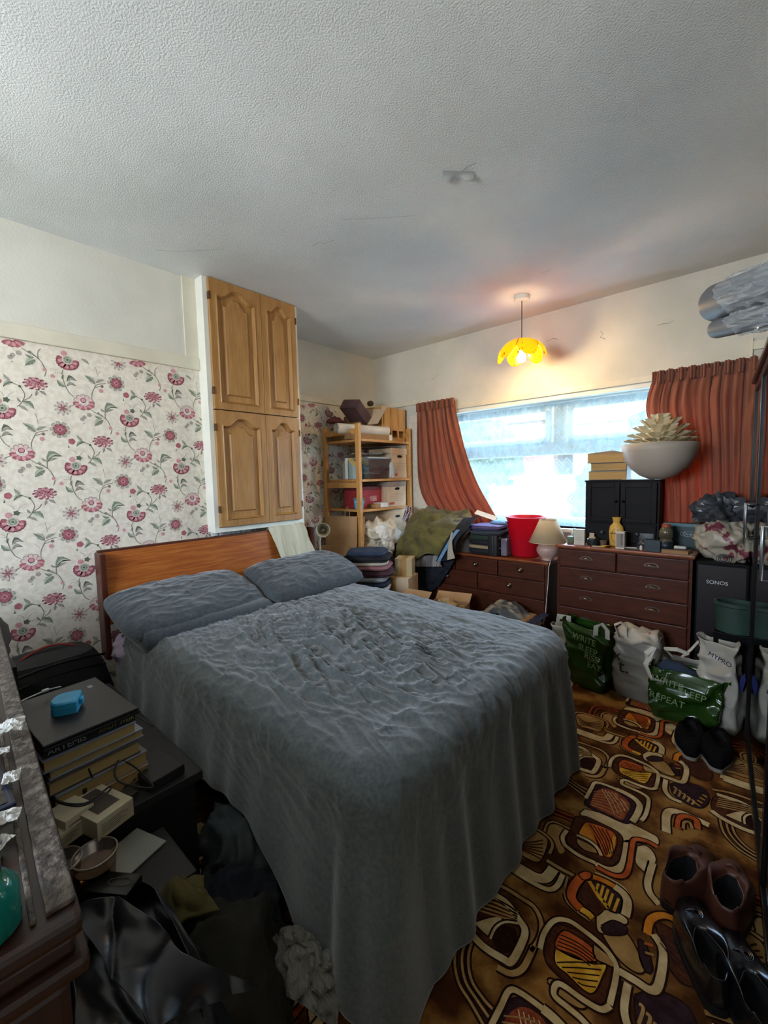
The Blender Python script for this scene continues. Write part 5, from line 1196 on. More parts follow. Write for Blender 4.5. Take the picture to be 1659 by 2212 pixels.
# black speaker boxed
t = thing('speaker_box', 'tall black box with a white brand name standing right of the dresser', 'box', (-.185, 3.06, 0))
sb = mat('black_gloss_card', '#040507', '#07080b', rough=.5, spec=.12)
b = MB(); b.box(-.115, .125, 0, .33, 0, .83, bev=.004); ob('box_body', b, sb, t); b = MB(); b.box(-.105, .112, -.003, -.0005, .02, .812); ob('front_panel', b, mat('dark_maroon_card', '#14090f', rough=.4), t)
text('print', 'SONOS', .030, mat('white_print', '#c9c9c9', rough=.5), t, (-.015, -.0045, .715), (PI/2, 0, 0))
# carrier bags
def bagsurf(b_, cx, cy, w_, d_, h_, amp, seed, lean=(0, 0), flare=1.1, rz=0.0, nu=72, nv=40, sq=.35, dip=.0, notch=None):
    def f(u, v):
        a = u*2*PI; c_, s_ = math.cos(a), math.sin(a)
        ex = math.copysign(abs(c_)**sq, c_); ey = math.copysign(abs(s_)**sq, s_)
        k = (0.88+(flare-.88)*v)*(1+.06*math.sin(v*PI)) if v > .03 else .86
        x = ex*w_/2*k; y = ey*d_/2*k*(1-.35*v*v)
        z = h_*v*(1-dip*abs(s_)*v)
        n_ = folds(Vector((x*5, y*5, z*4)), seed); n2 = ridge(Vector((x*13+z*6, y*13, z*11+seed)))**2
        x += ex*(n_-.35)*amp*2*min(1, v*4); y += ey*((n_-.35)*amp*2+n2*amp*.6)*min(1, v*4)
        x += lean[0]*v; y += lean[1]*v
        q = Matrix.Rotation(rz, 3, 'Z') @ Vector((x, y, z)); return q + Vector((cx, cy, 0))
    b_.grid(f, nu, nv, closed=True)
    def g(u, v): p = f(u, 0.0); return Vector((cx+(p.x-cx)*v, cy+(p.y-cy)*v, .002))
    b_.grid(g, nu, 3, closed=True); return f
grn = mat('green_plastic', '#1f3a12', '#2c4c18', rough=.16, scale=3, spec=.6, transl=.15); wpl = mat('white_plastic_bag', '#a9a498', '#bcb7aa', rough=.3, scale=4, transl=.2)
gpl = mat('grey_plastic_bag', '#86827a', '#9c978e', rough=.32, scale=4, transl=.15); strapm = mat('white_webbing', '#b5b0a4', rough=.7)
letter = mat('silver_lettering', '#6f8a5a', rough=.4); letterk = mat('black_lettering', '#1c1c1e', rough=.5)
t = thing('shopping_bag', 'glossy green shopping bag with pale lettering nearest the bed', 'bag', (-.80, 2.86, 0), group='carrier bags in front of the dresser')
b = MB(); bagsurf(b, 0, 0, .25, .19, .40, .022, 1.0, (-.06, .03), 1.18, -.25, dip=.05); ob('bag_body', b, grn, t, smooth=True, solid=.0015)
for k, (s_, z_) in enumerate((('WRITE', .33), ('SLEEP', .265), ('RISE', .215), ('EAT.', .16))): text('lettering', s_, .052, letter, t, (-.02+.02*k, -.118+.008*k, z_), (PI/2-.05, .08, -.30))
b = MB(); b.tube([(.04, -.09, .36), (.045, -.10, .42), (.075, -.09, .44), (.10, -.07, .40), (.10, -.06, .34)], .014, 8, flat=.15); ob('handle', b, strapm, t)
t = thing('shopping_bag', 'white and red patterned carrier bag stuffed full, second from the bed', 'bag', (-.55, 2.90, 0), group='carrier bags in front of the dresser')
b = MB(); bagsurf(b, 0, 0, .24, .20, .395, .022, 2.2, (.0, .0), 1.1, -.1, dip=.1); ob('bag_body', b, gpl, t, smooth=True, solid=.0015)
b = MB(); heap(b, (0.0, 0, .37), (.125, .085, .06), .02, 10, 3, 4, flat=False); ob('bag_contents', b, mat('white_red_print', '#bdb3a2', '#9c3a3e', rough=.4, scale=7, lo=.60, hi=.62, transl=.1), t, smooth=True)
text('lettering', 't.', .11, letterk, t, (-.055, -.118, .20), (PI/2, 0, -.1)); text('lettering', 'x', .09, letterk, t, (-.095, -.105, .26), (PI/2, 0, -.3))
b = MB(); b.tube([(-.10, -.06, .36), (-.12, -.07, .43), (-.085, -.075, .455), (-.05, -.07, .43), (-.05, -.06, .36)], .014, 8, flat=.2); ob('handle', b, strapm, t)
t = thing('shopping_bag', 'pale white carrier bag with twisted handles at the back of the group', 'bag', (-.33, 2.93, 0), group='carrier bags in front of the dresser')
b = MB(); bagsurf(b, 0, 0, .22, .16, .35, .03, 3.7, (.0, .0), 1.0, .05, dip=.25); ob('bag_body', b, wpl, t, smooth=True, solid=.0015)
b = MB(); b.tube([(-.05, -.06, .30), (-.08, -.08, .34), (-.02, -.09, .355), (.03, -.08, .34), (.0, -.07, .31), (.04, -.06, .36), (.07, -.05, .41), (.09, -.04, .36), (.10, -.03, .30)], .013, 8, flat=.5); ob('handle', b, strapm, t)
t = thing('shopping_bag', 'wide green shopping bag with white handle slumped on the carpet', 'bag', (-.315, 2.76, 0), group='carrier bags in front of the dresser')
b = MB(); bagsurf(b, 0, 0, .30, .16, .29, .026, 4.4, (.03, .02), 1.25, .02, dip=.06); ob('bag_body', b, grn, t, smooth=True, solid=.0015)
for k, (s_, x_, z_) in enumerate((('WRITE', -.05, .235), ('SLEEP', .06, .20), ('REPEAT', -.05, .14))): text('lettering', s_, .048, letter, t, (x_, -.125, z_), (PI/2-.1, .12, .02))
b = MB(); b.tube([(-.145, -.085, .30), (-.155, -.10, .36), (-.12, -.09, .40), (-.155, -.11, .30), (-.12, -.13, .235), (-.06, -.125, .235), (-.05, -.11, .28)], .016, 8, flat=.2); ob('handle', b, strapm, t)
b = MB(); heap(b, (-.03, .02, .24), (.09, .05, .07), .015, 10, 3, 3, flat=False); ob('bag_contents', b, mat('navy_cotton', '#1d2836'), t, smooth=True)
t = thing('shopping_bag', 'tall white mailing bag with blue print leaning beside the wardrobe', 'bag', (-.135, 2.80, 0), group='carrier bags in front of the dresser')
b = MB(); bagsurf(b, 0, 0, .17, .12, .47, .022, 6.1, (-.05, .03), 1.1, -.35, dip=.05); ob('bag_body', b, wpl, t, smooth=True, solid=.0015)
text('lettering', 'MYPRO', .034, mat('navy_lettering', '#1e2440', rough=.5), t, (-.02, -.065, .385), (PI/2, .25, -.45)); 
b = MB(); b.prism([(0, 0), (.02, -.01), (.035, .05), (.03, .09), (.012, .06)], 0, .0015, M=T(.055, -.045, .24, .6, PI/2)); ob('blue_print', b, mat('blue_lettering', '#343c78', rough=.5), t)
t = thing('shopping_bag', 'small white carrier bag with cut out handle half hidden by the bed corner', 'bag', (-.985, 2.93, 0), group='carrier bags in front of the dresser')
b = MB(); bagsurf(b, 0, 0, .17, .11, .34, .02, 7.3, (-.02, .0), .95, .1, dip=.04); ob('bag_body', b, wpl, t, smooth=True, solid=.0015)
b = MB(); b.add([(-.055,-.02,.31),(.055,-.02,.31),(.045,.0,.42),(-.045,.0,.42),(-.025,-.014,.375),(.028,-.014,.375),(.025,-.011,.39),(-.022,-.011,.39)], [(0,1,5,4),(1,2,6,5),(2,3,7,6),(3,0,4,7)]); ob('handle', b, wpl, t, solid=.002, loc=(-.02, -.0, -.02))
# mailing bag on the floor in front of the left dresser
t = thing('mailing_bag', 'grey and white plastic mailing bag lying before the left dresser', 'bag', (-1.36, 2.86, .0))
b = MB(); b.box(-.16, .16, -.1, .1, 0, .36, bev=.01); ob('box_inside', b, cardd, t)
b = MB(); 
b.grid(lambda u, v: Vector((-.23+.44*u, -.13+.26*v, .40-.09*(2*u-1)**2+.02*math.sin(u*5)+.035*folds(Vector((u*3, v*3, 0)), 4)-.06*(2*v-1)**4)), 40, 24); ob('bag_body', b, mat('grey_white_poly', '#4a4f55', '#9f9a8c', rough=.3, scale=4, lo=.42, hi=.5), t, smooth=True, solid=.002)
text('lettering', 'MYPROTEIN', .034, letterk, t, (-.06, -.10, .43), (.35, .05, -.15)); b = MB(); b.box(.09, .135, -.13, .13, .40, .406); ob('blue_band', b, mat('navy_lettering', '#1e2440'), t, rot=(0, .25, 0))
# big printed bag standing on the speaker box
t = thing('printed_bag', 'large crumpled printed bag with a dark knotted top on the black box', 'bag', (-.185, 3.20, .832))
b = MB(); heap(b, (0, 0, .12), (.125, .12, .135), .03, 8, 5, 5, flat=False, sq=.8); ob('bag_body', b, mat('flower_print_plastic', '#b5ab98', '#7a3a48', rough=.35, scale=10, lo=.56, hi=.60, transl=.1, c3='#c2a98c'), t, smooth=True)
b = MB(); heap(b, (-.02, -.01, .27), (.12, .09, .09), .045, 9, 6, 4, flat=False); ob('dark_top', b, mat('black_foil_bag', '#2e3034', '#43464b', rough=.3), t, smooth=False)
b = MB(); b.tube([(-.06, -.05, .31), (-.05, -.02, .37), (-.02, .0, .34), (.02, -.03, .36), (.05, -.04, .30)], [.012, .006, .014, .008, .012], 6); ob('knot', b, mat('black_foil_bag', '#2e3034'), t)
text('lettering', 'Gift', .035, inkb, t, (-.04, -.133, .17), (PI/2, 0, 0)) if False else None
b = MB(); 
for r_ in (.012, .02, .027): b.tube([(.01+r_*1.3*math.cos(a*PI/10), -.125, .02+r_*math.sin(a*PI/10)) for a in range(20)], .0022, 5, closed=True)
ob('spiral_print', b, mat('dark_label', '#16232c'), t)
# green bin in front of the speaker box
t = thing('plant_pot', 'dull green plastic tub in front of the black box', 'tub', (-.105, 2.93, 0))
b = MB(); b.box(-.09, .12, -.06, .08, 0, .485, bev=.004); tag(ob('storage_box', b, sb, loc=(-.105, 2.94, 0)), 'dark box carrying the green tub', 'box'); t.location.z = .487
b = MB(); b.smooth = True; b.lathe_open([(0, .003), (.085, .003), (.092, .14), (.100, .145), (.100, .162), (.086, .163), (.082, .02)], 36, sy=.7); ob('tub_body', b, mat('sage_plastic', '#22372f', '#2a4238', rough=.5), t, smooth='auto', solid=.002)
# ================================================================ SHOES
def shoe(loc, rz, L, W_, label, m, lin_m, sole_m, style, mirror=1, group=None, grp=None, name='shoe'):
    """toe towards +y; upper lofted from stacked outlines"""
    t_ = thing(name, label, 'shoe', loc, rz=rz, group=grp)
    def outline(n, inset=0, y1=1.0, y0=0.0, wide=1.0):
        q = []
        for k in range(n):
            a = 2*PI*k/n; y = -math.cos(a); s = math.sin(a)
            t = (y+1)/2                                # 0 heel .. 1 toe
            hw = (0.34+0.16*math.sin(PI*min(1, t*1.15)**1.6) ) * W_ * wide
            env = abs(s)**0.55
            x = math.copysign(env, s)*hw + mirror*W_*0.08*math.sin(PI*t)*0.6
            q.append((x*(1-inset), (y0+(y1-y0)*t)*L))
        return q
    n = 48
    if style == 'low':   lv = [(0, .018, 1.0, 0, 0), (-.03, .035, 1.0, 0, .003), (.0, .05, .985, 0, .004), (.10, .062, .90, .004, .010), (.22, .076, .72, .006, .020), (.32, .086, .58, .010, .016), (.37, .088, .51, .012, .008), (.39, .080, .50, .02, .002)]
    elif style == 'mid': lv = [(0, .018, 1.0, 0, 0), (-.04, .035, 1.0, -.004, .003), (.0, .055, .985, -.002, .006), (.10, .074, .90, 0, .014), (.22, .090, .76, 0, .020), (.34, .100, .64, .004, .016), (.40, .100, .585, .010, .008), (.42, .09, .57, .02, .0)]
    else:                lv = [(0, .022, 1.0, 0, 0), (-.06, .045, 1.01, -.01, .0), (-.02, .068, .98, -.005, .008), (.08, .085, .88, 0, .014), (.2, .095, .74, .01, .016), (.34, .10, .6, .02, .012), (.42, .10, .54, .03, .01), (.45, .08, .52, .05, 0)]
    vv = []
    for ins, z, y1, y0, rise in lv:
        for (x, y) in outline(n, ins, y1, y0):
            t = y/L; vv.append((x, y, z + rise*math.sin(PI*min(1, max(0, t)/max(y1, .01)))**2*(1.4 if t > .4*y1 else .3) + (0.012 if t < .12 and z > .06 else 0)))
    ff = []
    for j in range(len(lv)-1):
        for k in range(n): ff.append((j*n+k, j*n+(k+1) % n, (j+1)*n+(k+1) % n, (j+1)*n+k))
    b_ = MB(); b_.add(vv, ff); ob('upper', b_, m, t_, smooth=True)
    # dark lining going down inside
    top = vv[-n:]; cx_ = sum(p[0] for p in top)/n; cy_ = sum(p[1] for p in top)/n
    l2 = [(cx_+(p[0]-cx_)*.93, cy_+(p[1]-cy_)*.95, p[2]-.004) for p in top]; l3 = [(cx_+(p[0]-cx_)*1.05, cy_+(p[1]-cy_)*1.1, .03) for p in top]
    b_ = MB(); b_.add(top+l2+l3+[(cx_, cy_, .028)], [(j*n+k, j*n+(k+1) % n, (j+1)*n+(k+1) % n, (j+1)*n+k) for j in range(2) for k in range(n)]+[(2*n+k, 2*n+(k+1) % n, 3*n) for k in range(n)]); ob('lining', b_, lin_m, t_, smooth=True)
    b_ = MB(); b_.tube([(p[0], p[1], p[2]) for p in top], .0022, 6, closed=True); ob('collar', b_, m, t_, smooth=True)
    o_ = outline(n, -.04, 1.015, -.008); b_ = MB(); b_.prism(o_, 0.0 if style != 'dress' else .0, .022); ob('sole', b_, sole_m, t_)
    return t_
blackleather = mat('black_leather', '#0c0c0e', '#121216', rough=.27, spec=.8, bump=.15, bscale=60); brownleather = mat('brown_leather', '#43241a', '#553022', rough=.42, bump=.2, bscale=50)
ins = mat('dark_insole', '#060505', rough=.9); bsole = mat('black_rubber', '#101010', rough=.6); wsole = mat('white_rubber', '#8f897c', rough=.7); blackm = mat('black_mesh', '#040405', '#070708', spec=.15, rough=.85, scale=60)
def sh_extra(t_, L, W_, m, z, kind):
    b_ = MB()
    if kind == 'laces':
        for k in range(4): b_.tube([(-W_*.16, L*(.60+.035*k), z-.006*k), (0, L*(.61+.035*k), z+.008-.006*k), (W_*.16, L*(.60+.035*k), z-.006*k)], .003, 6)
        ob('laces', b_, m, t_, smooth=True)
    elif kind == 'band':
        b_.grid(lambda u, v: Vector(((u-.5)*W_*.78, L*(.66+.05*v), z-.018*(2*u-1)**2-.03*abs(2*u-1)**4-.012*v)), 16, 4); ob('apron_band', b_, m, t_, smooth=True, solid=.003)
        b2_ = MB()
        for r_ in (.006, .010, .014): b2_.tube([(r_*math.cos(a*PI/8), L*.60+r_*1.3*math.sin(a*PI/8), z+.012) for a in range(16)], .001, 5, closed=True)
        ob('emblem', b2_, m, t_)
# heel point and heading of every shoe
def place(hu, hv, tu, tv, zt=.03):
    h = H(hu, hv, 2, .04); t_ = H(tu, tv, 2, zt); d = t_-h; return Vector((h.x, h.y, 0)), math.atan2(-d.x, d.y)
p, a = place(1640, 2200, 1490, 1955); t = shoe((-.045, 1.255, 0), .36, .30, .118, 'black polished loafer, left of the pair at the bottom right', blackleather, ins, bsole, 'low', 1, grp='black leather loafers'); sh_extra(t, .30, .105, blackleather, .086, 'band')
t = shoe((.055, 1.205, 0), .30, .30, .118, 'black polished loafer at the right edge, beside its mate', blackleather, ins, bsole, 'low', -1, grp='black leather loafers'); sh_extra(t, .30, .105, blackleather, .086, 'band')
t = shoe((-.185, 1.48, 0), -.25, .29, .128, 'brown leather shoe left of its pair, near the orange carpet square', brownleather, ins, bsole, 'mid', 1, grp='brown leather shoes'); sh_extra(t, .29, .11, brownleather, .108, 'laces')
t = shoe((-.045, 1.475, 0), -.02, .29, .128, 'brown leather shoe right of its pair, beside the wardrobe', brownleather, ins, bsole, 'mid', -1, grp='brown leather shoes'); sh_extra(t, .29, .11, brownleather, .108, 'laces')
org = mat('orange_tab', '#9c4a34', rough=.6)
for x_, y_, rz_, lab in ((-.255, 2.62, PI+.10, 'black trainer with pale sole beside the green bag, left of its pair'), (-.135, 2.60, PI+.02, 'black trainer with pale sole nearer the wardrobe')):
    t = shoe((x_, y_+.03, 0), rz_, .28, .12, lab, blackm, ins, wsole, 'trainer', 1, grp='black trainers'); t.scale = (1, 1, .72)
    b = MB(); b.box(-.012, .008, .262, .268, .035, .046, bev=.002); ob('orange_tab', b, org, t)
    sh_extra(t, .28, .115, blackm, .102, 'laces')

# ================================================================ MIRRORED WARDROBE ON THE RIGHT
blkf = mat('black_frame', '#0e0b0c', rough=.25); mir = mat('mirror_glass', '#8c8a88', rough=.03, metal=1.0)
A0 = Vector((-.044, 2.721, 0)); B0 = Vector((.024, 1.723, 0)); dirv = (A0-B0).normalized(); ang = math.atan2(-dirv.x, dirv.y)
t = thing('wardrobe', 'tall black framed wardrobe with mirror doors at the right edge', 'wardrobe', (B0.x, B0.y, 0), rz=ang)
WH = 1.83; near = -1.0; far = 1.50; DPT = .52
b = MB(); b.box(.03, DPT, near, near+.02, 0, WH); b.box(.03, DPT, far-.02, far, 0, WH); b.box(.03, DPT, near, far, WH-.02, WH); b.box(.03, DPT, near, far, 0, .05); b.box(DPT-.02, DPT, near, far, 0.05, WH-.02); ob('carcass', b, blkf, t)
edges = [near, 0.0, 1.0, far]
for k in range(3):
    y0, y1 = edges[k]+.003, edges[k+1]-.003; b = MB(); s_ = .022
    for q in ((y0, y0+s_, .02, WH-.005), (y1-s_, y1, .02, WH-.005), (y0+s_, y1-s_, .02, .06), (y0+s_, y1-s_, WH-.045, WH-.005)): b.box(0, .028, q[0], q[1], q[2], q[3], bev=.002)
    d = ob('door', b, blkf, t); b = MB(); b.box(.008, .014, y0+s_, y1-s_, .06, WH-.045); ob('mirror', b, mir, d)
    yh = (1.0-.03) if k == 1 else (1.0+.06) if k == 2 else -.05
    b = MB(); b.smooth = True; b.tube([(0.005, yh, 1.19), (-.035, yh, 1.19), (-.035, yh, 1.03), (.005, yh, 1.03)], .005, 8); ob('handle', b, mat('steel', '#8a8c90', rough=.3, metal=.9), d)
b = MB(); b.box(-.015, DPT, near-.01, far+.01, WH, WH+.03, bev=.008); ob('cornice', b, mat('dark_mahogany', '#3a1712', '#4a1f18', rough=.35), t)
# wrapped rolls on the wardrobe
gr = mat('grey_foam_roll', '#5d6166', '#6c7075', rough=.45, scale=4); wrap = mat('cling_wrap', '#9a9fa3', '#c2c6c9', rough=.18, scale=18, alpha=.45, stretch=(1, 5, 1), lo=.4, hi=.6)
def rollobj(p0, p1, r_, label):
    p0, p1 = Vector(p0), Vector(p1); ln = (p1-p0).length
    t_ = thing('foam_roll', label, 'roll', p0, group='wrapped rolls on the wardrobe'); t_.rotation_euler = (p1-p0).to_track_quat('Z', 'Y').to_euler()
    b_ = MB(); b_.smooth = True; b_.lathe_open([(r_*.35, .01), (r_*.35, 0), (r_*.93, -.003), (r_, .01), (r_, ln-.01), (r_*.93, ln+.003), (r_*.3, ln)], 36); ob('roll_body', b_, gr, t_, smooth='auto')
    b_ = MB(); b_.grid(lambda u, v: Vector(((r_*1.03+.010*ridge(Vector((math.cos(u*2*PI)*2, math.sin(u*2*PI)*2, v*7)))**2)*math.cos(u*2*PI), (r_*1.03+.010*ridge(Vector((math.cos(u*2*PI)*2, math.sin(u*2*PI)*2, v*7)))**2)*math.sin(u*2*PI), .10+(ln-.1)*v+.03*math.sin(u*12))), 60, 50, closed=True); ob('plastic_wrap', b_, wrap, t_)
r1a = H(1545, 655, 1, 2.07)
rollobj((r1a.x, 2.07, r1a.z), (r1a.x+.46, 1.55, r1a.z-.10), .066, 'thick grey roll in clear plastic wrap lying on the wardrobe top')
r2a = H(1548, 703, 1, 2.03)
rollobj((r2a.x, 2.03, r2a.z-.012), (r2a.x+.46, 1.50, r2a.z-.125), .034, 'thinner grey roll under the thick one on the wardrobe top')
b = MB(); b.box(.10, .50, .15, .60, WH+.03, H(1560, 718, 1, 2.02).z-.06, bev=.01); o = ob('storage_case', b, mat('dark_case', '#1c1a1a', rough=.6), loc=(B0.x, B0.y, 0), rz=ang); tag(o, 'dark case on the wardrobe carrying the wrapped rolls', 'case')

# ================================================================ PENDANT LAMP
lp = H(1128, 640, 2, ZC-.01)
LX, LY = -1.338, 2.99
t = thing('pendant_lamp', 'yellow scalloped glass pendant lamp hanging from the ceiling, lit', 'lamp', (LX, LY, ZC))
b = MB(); b.smooth = True; b.lathe([(.052, 0), (.052, -.03), (.045, -.034), (0, -.034)], 28); ob('ceiling_rose', b, mat('white_gloss_paint', '#e6e6dc'), t, smooth='auto')
b = MB(); b.tube([(0, 0, -.03), (0, 0, -.31)], .003, 6); ob('cord', b, mat('brown_cord', '#4a3a30', rough=.6), t)
b = MB(); b.smooth = True; b.lathe([(.017, -.30), (.019, -.36), (.017, -.37), (0, -.37)], 16); ob('bulb_holder', b, brass, t)
amber = bpy.data.materials.new('amber_glass'); amber.use_nodes = True; N = amber.node_tree.nodes; L = amber.node_tree.links; pr = N['Principled BSDF']
pr.inputs['Roughness'].default_value = .2
tr_ = N.new('ShaderNodeBsdfTranslucent'); x1_ = N.new('ShaderNodeMixShader'); x1_.inputs[0].default_value = .7
vz = N.new('ShaderNodeTexVoronoi'); vz.inputs['Scale'].default_value = 34; tc_ = N.new('ShaderNodeTexCoord'); L.new(tc_.outputs['Object'], vz.inputs['Vector'])
nz = N.new('ShaderNodeTexNoise'); nz.inputs['Scale'].default_value = 14; L.new(tc_.outputs['Object'], nz.inputs['Vector'])
ad = N.new('ShaderNodeMath'); ad.operation = 'ADD'; L.new(vz.outputs['Distance'], ad.inputs[0]); L.new(nz.outputs[0], ad.inputs[1])
rr_ = N.new('ShaderNodeValToRGB'); rr_.color_ramp.elements[0].position = .62; rr_.color_ramp.elements[1].position = .66; rr_.color_ramp.elements[0].color = lin('#8a4a0c'); rr_.color_ramp.elements[1].color = lin('#e0a21c')
L.new(ad.outputs[0], rr_.inputs[0]); L.new(rr_.outputs[0], pr.inputs['Base Color']); L.new(rr_.outputs[0], tr_.inputs[0])
L.new(pr.outputs[0], x1_.inputs[1]); L.new(tr_.outputs[0], x1_.inputs[2]); L.new(x1_.outputs[0], N['Material Output'].inputs[0])
zc_ = -.30
for k in range(6):
    a0 = 2*PI*k/6 + .2
    def pet(u, v, a0=a0):
        th = (u-.5)*2*PI/6*.97
        vmax = 1.0 - 0.42*abs(2*u-1)**2.4          # scalloped lower edge
        s = v*vmax; ph = .32 + s*1.38
        r = .158*math.sin(min(ph, PI/2))**.9 + (.012*(ph-PI/2) if ph > PI/2 else 0); z = zc_ + .005 - .125*(1-math.cos(ph))-.018*max(0, s-.75)
        a = a0+th; r *= 1+.05*(1-(2*u-1)**2)
        return Vector((r*math.cos(a), r*math.sin(a), z))
    b = MB(); b.smooth = True; b.grid(pet, 14, 12); sg = ob('glass_petal', b, amber, t, solid=.002, smooth=True)
    b = MB(); b.tube([pet(.995, i/8) for i in range(9)], .0022, 6); ob('petal_seam', b, mat('dark_bronze', '#3c2a14', rough=.5, metal=.5), sg)
b = MB(); b.smooth = True; b.lathe([(.0, -.455), (.020, -.449), (.030, -.430), (.030, -.412), (.016, -.385), (.014, -.37), (0, -.37)], 20)
ob('bulb', b, mat('lit_bulb', '#ffffff', emit='#ffd9a0', estr=60), t, smooth=True)
pl = bpy.data.lights.new('pendant_glow', 'POINT'); pl.energy = 4.5; pl.color = (1, .72, .38); pl.shadow_soft_size = .03
o = bpy.data.objects.new('pendant_glow', pl); COL.objects.link(o); o.location = (LX, LY, ZC-.47)

# ================================================================ NEAR LEFT: CHEST WITH CARVED EDGE
mah = mat('mahogany', '#1c0c08', '#2a130c', rough=.35, scale=4, stretch=(2, 8, 2), wood=True); carv = mat('carved_grey_wood', '#2b231e', '#564c43', rough=.55, scale=70, bump=1.0, bscale=110, bdist=.004, lo=.45, hi=.6)
CZ = .95; CXR = -.475; CYF = .085
t = thing('sideboard', 'dark mahogany sideboard with carved edge in the near left corner', 'sideboard', (CXR, CYF, 0), rz=-.0645)
b = MB(); b.box(-1.9, -.015, -.46, -.012, 0, CZ-.06); ob('carcass', b, mah, t)
b = MB(); b.box(-1.92, 0, -.48, 0, CZ-.02, CZ, bev=.006); b.box(-1.91, -.006, -.47, -.006, CZ-.04, CZ-.02, bev=.005); b.box(-1.92, .003, -.48, .003, CZ-.06, CZ-.04, bev=.007); ob('sideboard_top', b, mah, t)
b = MB(); b.box(-1.90, -.02, -.026, -.002, CZ-.001, CZ+.006, bev=.002); b.box(-1.90, -.02, -.038, -.033, CZ-.001, CZ+.005, bev=.0015); b.box(-1.90, -.02, -.060, -.056, CZ-.001, CZ+.004, bev=.001); ob('carved_edge', b, carv, t)
b = MB(); b.box(-.016, -.008, -.44, -.04, .12, CZ-.10, bev=.004); b.box(-.02, -.005, -.46, -.012, CZ-.12, CZ-.06, bev=.01); ob('end_panel', b, mah, t)
def near(u, v, z): return H(u, v, 2, z)
# mouthwash
p = near(30, 1985, CZ+.005); 
t = thing('mouthwash_bottle', 'green mouthwash bottle with black cap on the sideboard', 'bottle', (near(40, 2000, CZ).x-.012, near(40, 2000, CZ).y-.022, CZ))
tealq = mat('green_liquid', '#0c5f55', '#127468', rough=.1, alpha=.9)
b = MB(); b.smooth = True; b.lathe([(.024, 0), (.027, .004), (.027, .040), (.018, .052), (.013, .055)], 28); ob('bottle_body', b, tealq, t)
b = MB(); b.smooth = True; b.lathe([(.014, .053), (.0155, .056), (.0155, .082), (.013, .084), (0, .084)], 24); ob('cap', b, mat('black_plastic', '#0d0d0e', rough=.3), t, smooth='auto')
def tissue(u, v, z, s, label, seed, name='tissue'):
    p_ = near(u, v, z); b_ = MB(); bm = MB(); n = 26
    b_.grid(lambda a, c: Vector(((a-.5)*s, (c-.5)*s*.7, .010+.30*s*folds(Vector((a*2.2, c*2.2, 0)), seed)*(.5+.5*math.sin(a*PI)*math.sin(c*PI)))), n, n)
    o_ = ob(name, b_, mat('tissue_paper', '#c4c2bb', rough=.9, transl=.2), smooth=False, solid=.0006, loc=(p_.x, p_.y, z), rz=seed); return tag(o_, label, 'tissue', 'crumpled tissues on the sideboard')
tissue(5, 1590, CZ+.012, .055, 'crumpled tissue at the far left end of the sideboard', 1.3); tissue(26, 1695, CZ+.006, .026, 'crumpled tissue beside the dark tablet edge', 2.9); tissue(4, 1790, CZ+.004, .035, 'crumpled tissue between the tablet and the mouthwash', 4.4); tissue(-10, 1850, CZ+.004, .03, 'tissue close behind the mouthwash bottle', 5.4); tissue(-2,1640,CZ+.01,.025, 'small tissue above the tablet on the sideboard', 7.7)
p = near(6, 1700, CZ+.01)
t = thing('tablet', 'dark blue tablet lying on the sideboard at the left edge', 'tablet', (p.x, p.y, CZ+.001), rz=.02)
b = MB(); b.box(-.17, .055, -.10, .006, 0, .012, bev=.004); ob('case', b, mat('dark_blue_case', '#121a2e', rough=.35), t); b = MB(); b.box(-.16, .047, -.09, -.002, .0122, .0128); ob('screen', b, mat('black_glass', '#050506', rough=.05), t)
p = near(22, 1835, CZ)
t = thing('glasses_case', 'small clear and grey plastic case by the sideboard edge', 'case', (p.x-.02, p.y-.018, CZ))
b = MB(); b.box(-.045, .03, -.02, .012, 0, .022, bev=.004); ob('case_body', b, mat('grey_clear_plastic', '#6c7276', '#15171a', rough=.15, scale=30, lo=.45, hi=.55), t)

# ================================================================ BEDSIDE TABLE AND ITS CLUTTER
TZ = .42; TX1, TY1 = -1.345, .585
bt = mat('black_ash', '#141314', '#1b1a1b', rough=.5, scale=8)
t = thing('bedside_table', 'black bedside table between the sideboard and the bed, covered in clutter', 'table', (TX1, TY1, 0), rz=.0)
b = MB(); b.box(-.95, 0, -.47, 0, TZ-.03, TZ, bev=.003); ob('tabletop', b, bt, t)
b = MB(); b.box(-.93, -.90, -.45, -.02, 0, TZ-.03); b.box(-.05, -.02, -.45, -.02, 0, TZ-.03); b.box(-.90, -.05, -.45, -.43, .05, TZ-.03); b.box(-.90, -.05, -.43, -.02, .2, .22); ob('table_body', b, bt, t)
pgm = mat('page_block', '#8c7346', '#9a8152', rough=.8, scale=10, stretch=(1, 1, 60))
def book(x, y, z, w_, d_, h_, rz, label, cov, grp='books under the laptop'):
    t_ = thing('book', label, 'book', (x, y, z), rz=rz, group=grp)
    b_ = MB(); b_.box(-w_/2+.004, w_/2-.004, -d_/2+.004, d_/2-.004, .003, h_-.003); ob('pages', b_, pgm, t_)
    b_ = MB(); b_.box(-w_/2, w_/2, -d_/2, d_/2, 0, .003, bev=.0008); b_.box(-w_/2, w_/2, -d_/2, d_/2, h_-.003, h_, bev=.0008); ob('cover', b_, cov, t_); return t_
LZ = .66
la, lb, lc, ld = near(25, 1525, LZ), near(200, 1462, LZ), near(295, 1522, LZ), near(95, 1622, LZ)
lcx = (la+lb+lc+ld)/4; lxv = ((lc-lb)+(ld-la))/2; lyv = ((lb-la)+(lc-ld))/2; LL, LWd = lxv.length, lyv.length; lang = math.atan2(lxv.y, lxv.x)
zz = TZ+.001; ca_, sa_ = math.cos(lang), math.sin(lang)
def off(dx, dy): return lcx.x+dx*ca_-dy*sa_, lcx.y+dx*sa_+dy*ca_
